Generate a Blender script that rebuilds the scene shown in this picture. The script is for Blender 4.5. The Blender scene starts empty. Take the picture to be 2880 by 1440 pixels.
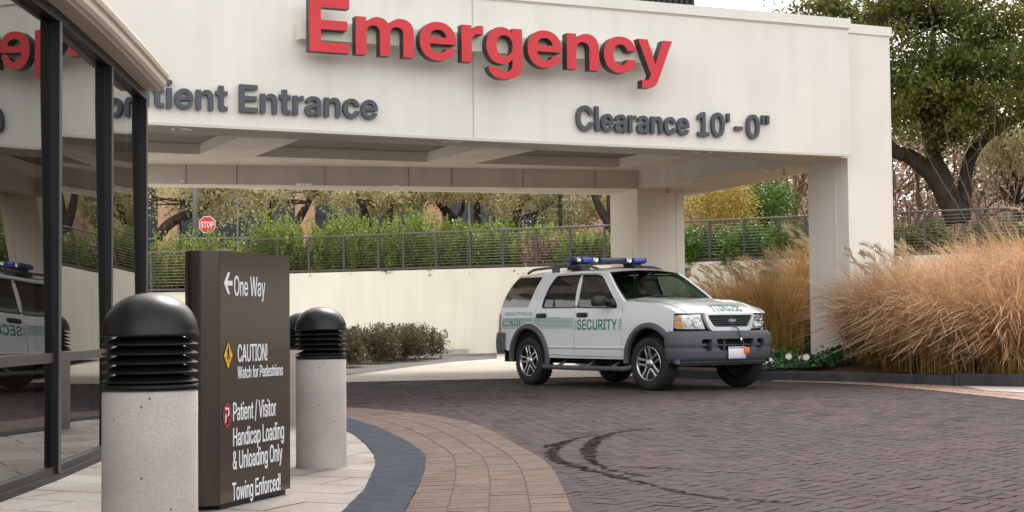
import bpy, bmesh, math, random, json
import numpy as np
from mathutils import Vector, Matrix
from mathutils.geometry import delaunay_2d_cdt
R = math.radians
random.seed(7); rng = np.random.default_rng(11)
scene = bpy.context.scene
COL = scene.collection
PI = math.pi

# ------------------------------------------------------------------ objects
def link(name, me, parent=None):
    o = bpy.data.objects.new(name, me); COL.objects.link(o)
    if parent is not None: o.parent = parent
    return o
def tag(o, label=None, cat=None, group=None, kind=None):
    if label: o['label'] = label
    if cat: o['category'] = cat
    if group: o['group'] = group
    if kind: o['kind'] = kind
    return o
def thing(name, label, cat, loc=(0, 0, 0), rz=0.0, group=None):
    o = link(name, None); o.location = loc; o.rotation_euler = (0, 0, rz); o.empty_display_size = .2
    return tag(o, label, cat, group, 'thing')
def copy_tree(o, parent=None):
    c = o.copy(); COL.objects.link(c)
    if parent is not None: c.parent = parent
    for ch in list(o.children): copy_tree(ch, c)
    return c

class MB:
    """collects polygons and becomes ONE mesh object"""
    def __init__(s): s.v = []; s.f = []; s.m = []; s.sm = []; s.aw = False
    def add(s, vs, fs, mi=0, smooth=False):
        b = len(s.v); s.v += [tuple(map(float, p)) for p in vs]
        for f in fs: s.f.append([b + i for i in f]); s.m.append(mi); s.sm.append(smooth)
        return s
    def quad(s, a, b, c, d, mi=0): return s.add([a, b, c, d], [(0, 1, 2, 3)], mi)
    def poly(s, pts, mi=0): return s.add(pts, [tuple(range(len(pts)))], mi)
    def box(s, lo, hi, mi=0, M=None):
        x0, y0, z0 = lo; x1, y1, z1 = hi
        v = [(x0,y0,z0),(x1,y0,z0),(x1,y1,z0),(x0,y1,z0),(x0,y0,z1),(x1,y0,z1),(x1,y1,z1),(x0,y1,z1)]
        if M is not None: v = [M @ Vector(p) for p in v]
        return s.add(v, [(0,3,2,1),(4,5,6,7),(0,1,5,4),(1,2,6,5),(2,3,7,6),(3,0,4,7)], mi)
    def rbox(s, lo, hi, r=.01, seg=2, mi=0, M=None, smooth=True):
        bm = bmesh.new(); bmesh.ops.create_cube(bm, size=1)
        for v in bm.verts:
            v.co = Vector([(lo[i] + hi[i]) / 2 + v.co[i] * (hi[i] - lo[i]) for i in range(3)])
        bmesh.ops.bevel(bm, geom=list(bm.edges), offset=r, segments=seg, affect='EDGES', profile=.5)
        bm.verts.index_update()
        vs = [(M @ v.co if M is not None else v.co) for v in bm.verts]
        s.add(vs, [[v.index for v in f.verts] for f in bm.faces], mi, smooth); bm.free(); return s
    def beam(s, a, b, w, h, up=(0, 0, 1), mi=0):
        a, b = Vector(a), Vector(b); d = b - a; L = d.length; d.normalize()
        sd = d.cross(Vector(up))
        if sd.length < 1e-6: sd = d.cross(Vector((1, 0, 0)))
        sd.normalize(); u = sd.cross(d)
        M = Matrix((( d.x, sd.x, u.x, a.x), (d.y, sd.y, u.y, a.y), (d.z, sd.z, u.z, a.z), (0,0,0,1)))
        return s.box((0, -w/2, -h/2), (L, w/2, h/2), mi, M)
    def tube(s, pts, rad, seg=8, mi=0, cap=True, smooth=True):
        pts = [Vector(p) for p in pts]; n = len(pts)
        if not hasattr(rad, '__len__'): rad = [rad] * n
        rings = []; prev = None
        for i, p in enumerate(pts):
            t = (pts[min(i+1, n-1)] - pts[max(i-1, 0)])
            if t.length < 1e-9: t = Vector((0, 0, 1))
            t.normalize()
            if prev is None:
                a = Vector((0, 0, 1)) if abs(t.z) < .9 else Vector((1, 0, 0)); x = t.cross(a).normalized()
            else:
                x = prev - t * prev.dot(t)
                x = x.normalized() if x.length > 1e-6 else t.cross(Vector((1, 0, .3))).normalized()
            prev = x; y = t.cross(x)
            rings.append([p + (x * math.cos(2*PI*k/seg) + y * math.sin(2*PI*k/seg)) * rad[i] for k in range(seg)])
        vs = [q for r in rings for q in r]; fs = []
        for i in range(n - 1):
            for k in range(seg):
                k2 = (k + 1) % seg; fs.append((i*seg+k, i*seg+k2, (i+1)*seg+k2, (i+1)*seg+k))
        if cap: fs += [tuple(range(seg))[::-1], tuple((n-1)*seg + k for k in range(seg))]
        return s.add(vs, fs, mi, smooth)
    def lathe(s, prof, seg=32, c=(0, 0, 0), mi=0, smooth=True, axis='z', close=False):
        vs = []
        for r, z in prof:
            for k in range(seg):
                a = 2*PI*k/seg; p = (r*math.cos(a), r*math.sin(a), z)
                if axis == 'y': p = (p[0], p[2], p[1])
                if axis == 'x': p = (p[2], p[0], p[1])
                vs.append((p[0]+c[0], p[1]+c[1], p[2]+c[2]))
        fs = []; n = len(prof)
        for i in range(n - 1 + (1 if close else 0)):
            j = (i + 1) % n
            for k in range(seg):
                k2 = (k+1) % seg; fs.append((i*seg+k, i*seg+k2, j*seg+k2, j*seg+k))
        return s.add(vs, fs, mi, smooth)
    def grid(s, fn, nu, nv, mi=0, smooth=True):
        vs = [fn(i/nu, j/nv) for i in range(nu+1) for j in range(nv+1)]
        fs = [(i*(nv+1)+j, (i+1)*(nv+1)+j, (i+1)*(nv+1)+j+1, i*(nv+1)+j+1) for i in range(nu) for j in range(nv)]
        return s.add(vs, fs, mi, smooth)
    def prism(s, pts, z0, z1, mi=0):
        n = len(pts)
        ar = sum(pts[i][0]*pts[(i+1)%n][1]-pts[(i+1)%n][0]*pts[i][1] for i in range(n))
        if ar < 0: pts = pts[::-1]
        vs = [(p[0], p[1], z0) for p in pts] + [(p[0], p[1], z1) for p in pts]
        fs = [tuple(range(n))[::-1], tuple(range(n, 2*n))] + [(i, (i+1)%n, n+(i+1)%n, n+i) for i in range(n)]
        return s.add(vs, fs, mi)
    def panel(s, outline, holes, fmap, step=.06, rim=None, mi=0, smooth=True):
        """flat outline with holes -> CDT with inner grid points -> mapped on a curved surface; rim=(vector or fn, depth) gives edges a return"""
        out = densify(outline, step); hs = [densify(h, step) for h in holes]
        V2 = []; E = []; loops = []
        for lp in [out] + hs:
            b = len(V2); V2 += [Vector(p) for p in lp]; n = len(lp)
            E += [(b+i, b+(i+1) % n) for i in range(n)]; loops.append((b, n))
        xs = [p[0] for p in out]; ys = [p[1] for p in out]
        x = min(xs) + step/2
        while x < max(xs):
            y = min(ys) + step/2
            while y < max(ys):
                if inside((x, y), out) and not any(inside((x, y), h) for h in hs) and min(dist_loop((x, y), l) for l in [out] + hs) > step*.45:
                    V2.append(Vector((x, y)))
                y += step
            x += step
        rv, re, rf, ov, oe, of = delaunay_2d_cdt(V2, E, [], 0, 1e-6)
        keep = []
        for f in rf:
            c = (sum(rv[i][0] for i in f)/len(f), sum(rv[i][1] for i in f)/len(f))
            if inside(c, out) and not any(inside(c, h) for h in hs):
                ar = (rv[f[1]][0]-rv[f[0]][0])*(rv[f[2]][1]-rv[f[0]][1])-(rv[f[1]][1]-rv[f[0]][1])*(rv[f[2]][0]-rv[f[0]][0])
                if abs(ar) > 1e-9: keep.append(list(f) if ar > 0 else list(f)[::-1])
        s.aw = True; P3 = [Vector(fmap(p[0], p[1])) for p in rv]
        s.add(P3, keep, mi, smooth)
        if rim is not None:
            cnt = {}
            for f in keep:
                for a, b in zip(f, list(f[1:]) + [f[0]]): cnt[(a, b)] = 1
            vs = []; fs = []
            for (a, b) in cnt:
                if (b, a) not in cnt:
                    k = len(vs); ra, rb = Vector(rim), Vector(rim)
                    vs += [P3[a], P3[b], P3[b] + rb, P3[a] + ra]; fs.append((k+1, k, k+3, k+2))
            s.add(vs, fs, mi, False)
        return s
    def build(s, name, mats, parent=None, smooth=None, auto=None, tri=False):
        me = bpy.data.meshes.new(name); me.from_pydata(s.v, [], s.f)
        for m in (mats if isinstance(mats, (list, tuple)) else [mats]): me.materials.append(m)
        me.polygons.foreach_set('material_index', s.m)
        me.polygons.foreach_set('use_smooth', s.sm if smooth is None else [smooth]*len(s.f))
        me.update()
        if s.aw:        # area-weighted normals, so slivers do not smudge curved panels
            V = np.array(s.v); Nn = np.zeros_like(V)
            for f, sm in zip(s.f, s.sm):
                if not sm: continue
                p = V[f]; n = np.zeros(3)
                for i in range(1, len(f)-1): n += np.cross(p[i]-p[0], p[i+1]-p[0])
                Nn[f] += n
            L = np.linalg.norm(Nn, axis=1)[:, None]; Nn = np.where(L > 1e-12, Nn/np.maximum(L, 1e-12), 0)
            me.normals_split_custom_set_from_vertices([tuple(n) for n in Nn])
        return link(name, me, parent)

def weld(o, d=1e-5):
    bm = bmesh.new(); bm.from_mesh(o.data); bmesh.ops.remove_doubles(bm, verts=bm.verts, dist=d)
    bmesh.ops.recalc_face_normals(bm, faces=bm.faces); bm.to_mesh(o.data); bm.free(); return o
def densify(lp, step):
    o = []
    n = len(lp)
    for i in range(n):
        a, b = lp[i], lp[(i+1) % n]; L = math.dist(a, b); k = max(1, int(round(L/step)))
        for j in range(k): o.append((a[0]+(b[0]-a[0])*j/k, a[1]+(b[1]-a[1])*j/k))
    return o
def inside(p, lp):
    x, y = p; c = False; n = len(lp); j = n-1
    for i in range(n):
        xi, yi = lp[i]; xj, yj = lp[j]
        if (yi > y) != (yj > y) and x < (xj-xi)*(y-yi)/(yj-yi)+xi: c = not c
        j = i
    return c
def dist_loop(p, lp):
    m = 1e9; n = len(lp)
    for i in range(n):
        a, b = lp[i], lp[(i+1) % n]; dx, dy = b[0]-a[0], b[1]-a[1]; L = dx*dx+dy*dy
        t = 0 if L == 0 else max(0, min(1, ((p[0]-a[0])*dx+(p[1]-a[1])*dy)/L))
        m = min(m, math.hypot(p[0]-a[0]-t*dx, p[1]-a[1]-t*dy))
    return m
def rounded(pts, r, seg=5):
    """round the corners of a closed outline; r number or list"""
    n = len(pts); o = []
    for i in range(n):
        p = Vector(pts[i]); a = Vector(pts[i-1]); b = Vector(pts[(i+1) % n]); rr = r[i] if hasattr(r, '__len__') else r
        u = (a-p); v = (b-p); rr = min(rr, u.length*.45, v.length*.45)
        if rr < 1e-4: o.append(tuple(p)); continue
        s0 = p + u.normalized()*rr; s1 = p + v.normalized()*rr
        for k in range(seg+1):
            t = k/seg; q = s0*(1-t)**2 + p*2*t*(1-t) + s1*t*t; o.append((q.x, q.y))
    return o
def spline(pts, n=8):
    """Catmull-Rom through points (tuples of any dimension)"""
    P = [np.array(p, float) for p in pts]; P = [2*P[0]-P[1]] + P + [2*P[-1]-P[-2]]; o = []
    for i in range(1, len(P)-2):
        for k in range(n):
            t = k/n; a, b, c, d = P[i-1:i+3]
            o.append(tuple(.5*((2*b)+(-a+c)*t+(2*a-5*b+4*c-d)*t*t+(-a+3*b-3*c+d)*t**3)))
    o.append(tuple(P[-2])); return o
def resample(pts, step):
    d = [0]
    for a, b in zip(pts, pts[1:]): d.append(d[-1]+math.dist(a, b))
    n = max(2, int(d[-1]/step)); o = []; j = 0
    for i in range(n+1):
        t = d[-1]*i/n
        while j < len(d)-2 and d[j+1] < t: j += 1
        f = (t-d[j])/max(1e-9, d[j+1]-d[j]); a, b = pts[j], pts[j+1]
        o.append(tuple(a[k]+(b[k]-a[k])*f for k in range(len(a))))
    return o

# ------------------------------------------------------------------ materials
def nt(m): return m.node_tree.nodes, m.node_tree.links
def mat(name, col, rough=.6, metal=0.0, var=.0, scale=6.0, bump=0.0, bscale=40.0, coat=0.0, spec=.5, col2=None, detail=4.0, stretch=None):
    m = bpy.data.materials.new(name); m.use_nodes = True; N, L = nt(m); b = N['Principled BSDF']
    b.inputs['Base Color'].default_value = (*col, 1); b.inputs['Roughness'].default_value = rough
    b.inputs['Metallic'].default_value = metal; b.inputs['Coat Weight'].default_value = coat
    b.inputs['Coat Roughness'].default_value = .05
    b.inputs['Specular IOR Level'].default_value = spec
    tc = N.new('ShaderNodeTexCoord'); src = tc.outputs['Object']
    if stretch:
        mp = N.new('ShaderNodeMapping'); mp.inputs['Scale'].default_value = stretch; L.new(src, mp.inputs['Vector']); src = mp.outputs['Vector']
    if var or col2:
        n = N.new('ShaderNodeTexNoise'); n.inputs['Scale'].default_value = scale; n.inputs['Detail'].default_value = detail; L.new(src, n.inputs['Vector'])
        r = N.new('ShaderNodeValToRGB'); L.new(n.outputs['Fac'], r.inputs['Fac'])
        r.color_ramp.elements[0].position = .3; r.color_ramp.elements[1].position = .7
        c2 = col2 or tuple(min(1, c*(1+var)) for c in col); c1 = col if col2 else tuple(c*(1-var) for c in col)
        r.color_ramp.elements[0].color = (*c1, 1); r.color_ramp.elements[1].color = (*c2, 1)
        L.new(r.outputs['Color'], b.inputs['Base Color'])
    if bump:
        n2 = N.new('ShaderNodeTexNoise'); n2.inputs['Scale'].default_value = bscale; n2.inputs['Detail'].default_value = 6; L.new(src, n2.inputs['Vector'])
        bp = N.new('ShaderNodeBump'); bp.inputs['Strength'].default_value = bump; bp.inputs['Distance'].default_value = .01
        L.new(n2.outputs['Fac'], bp.inputs['Height']); L.new(bp.outputs['Normal'], b.inputs['Normal'])
    return m
def island_mat(name, cols, rough=.7, bump=0.0, bscale=60, transl=0.0, big=None, bigscale=.8, spec=.5, fine=0.0, fscale=90):
    """colour picked per loose piece (leaf, brick, blade); 'big' mixes a second colour in by a broad noise"""
    m = bpy.data.materials.new(name); m.use_nodes = True; N, L = nt(m); b = N['Principled BSDF']
    g = N.new('ShaderNodeNewGeometry'); r = N.new('ShaderNodeValToRGB')
    el = r.color_ramp.elements
    while len(el) < len(cols): el.new(.5)
    for i, c in enumerate(cols): el[i].position = i/(len(cols)-1); el[i].color = (*c, 1)
    L.new(g.outputs['Random Per Island'], r.inputs['Fac']); out = r.outputs['Color']
    tc = N.new('ShaderNodeTexCoord')
    if big:
        n = N.new('ShaderNodeTexNoise'); n.inputs['Scale'].default_value = bigscale; n.inputs['Detail'].default_value = 3; L.new(tc.outputs['Object'], n.inputs['Vector'])
        mr = N.new('ShaderNodeMapRange'); mr.inputs[1].default_value = .42; mr.inputs[2].default_value = .62; L.new(n.outputs['Fac'], mr.inputs[0])
        mx = N.new('ShaderNodeMix'); mx.data_type = 'RGBA'; L.new(mr.outputs[0], mx.inputs[0]); L.new(out, mx.inputs[6]); mx.inputs[7].default_value = (*big, 1); out = mx.outputs[2]
    if fine:
        n = N.new('ShaderNodeTexNoise'); n.inputs['Scale'].default_value = fscale; n.inputs['Detail'].default_value = 5; L.new(tc.outputs['Object'], n.inputs['Vector'])
        mr = N.new('ShaderNodeMapRange'); mr.inputs[1].default_value = .3; mr.inputs[2].default_value = .7; mr.inputs[3].default_value = 1-fine; mr.inputs[4].default_value = 1+fine; L.new(n.outputs['Fac'], mr.inputs[0])
        mx = N.new('ShaderNodeMix'); mx.data_type = 'RGBA'; mx.blend_type = 'MULTIPLY'; mx.inputs[0].default_value = 1; L.new(out, mx.inputs[6]); L.new(mr.outputs[0], mx.inputs[7]); out = mx.outputs[2]
    L.new(out, b.inputs['Base Color']); b.inputs['Roughness'].default_value = rough; b.inputs['Specular IOR Level'].default_value = spec
    if bump:
        n2 = N.new('ShaderNodeTexNoise'); n2.inputs['Scale'].default_value = bscale; n2.inputs['Detail'].default_value = 5; L.new(tc.outputs['Object'], n2.inputs['Vector'])
        bp = N.new('ShaderNodeBump'); bp.inputs['Strength'].default_value = bump; bp.inputs['Distance'].default_value = .01
        L.new(n2.outputs['Fac'], bp.inputs['Height']); L.new(bp.outputs['Normal'], b.inputs['Normal'])
    if transl:
        t = N.new('ShaderNodeBsdfTranslucent'); L.new(out, t.inputs['Color']); ms = N.new('ShaderNodeMixShader'); ms.inputs[0].default_value = transl
        L.new(b.outputs[0], ms.inputs[1]); L.new(t.outputs[0], ms.inputs[2]); L.new(ms.outputs[0], N['Material Output'].inputs['Surface'])
    return m
def glass_mat(name, tint, ior=1.5, rough=0.0):
    m = bpy.data.materials.new(name); m.use_nodes = True; N, L = nt(m); N.remove(N['Principled BSDF'])
    t = N.new('ShaderNodeBsdfTransparent'); t.inputs[0].default_value = (*tint, 1)
    g = N.new('ShaderNodeBsdfGlossy'); g.inputs['Roughness'].default_value = rough; g.inputs['Color'].default_value = (1, 1, 1, 1)
    f = N.new('ShaderNodeFresnel'); f.inputs['IOR'].default_value = ior
    gg = N.new('ShaderNodeNewGeometry'); ms = N.new('ShaderNodeMixShader')
    mm = N.new('ShaderNodeMath'); mm.operation = 'SUBTRACT'; mm.inputs[0].default_value = 1; L.new(gg.outputs['Backfacing'], mm.inputs[1])
    mu = N.new('ShaderNodeMath'); mu.operation = 'MULTIPLY'; L.new(f.outputs[0], mu.inputs[0]); L.new(mm.outputs[0], mu.inputs[1])
    L.new(mu.outputs[0], ms.inputs[0]); L.new(t.outputs[0], ms.inputs[1]); L.new(g.outputs[0], ms.inputs[2])
    L.new(ms.outputs[0], N['Material Output'].inputs['Surface']); return m

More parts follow.
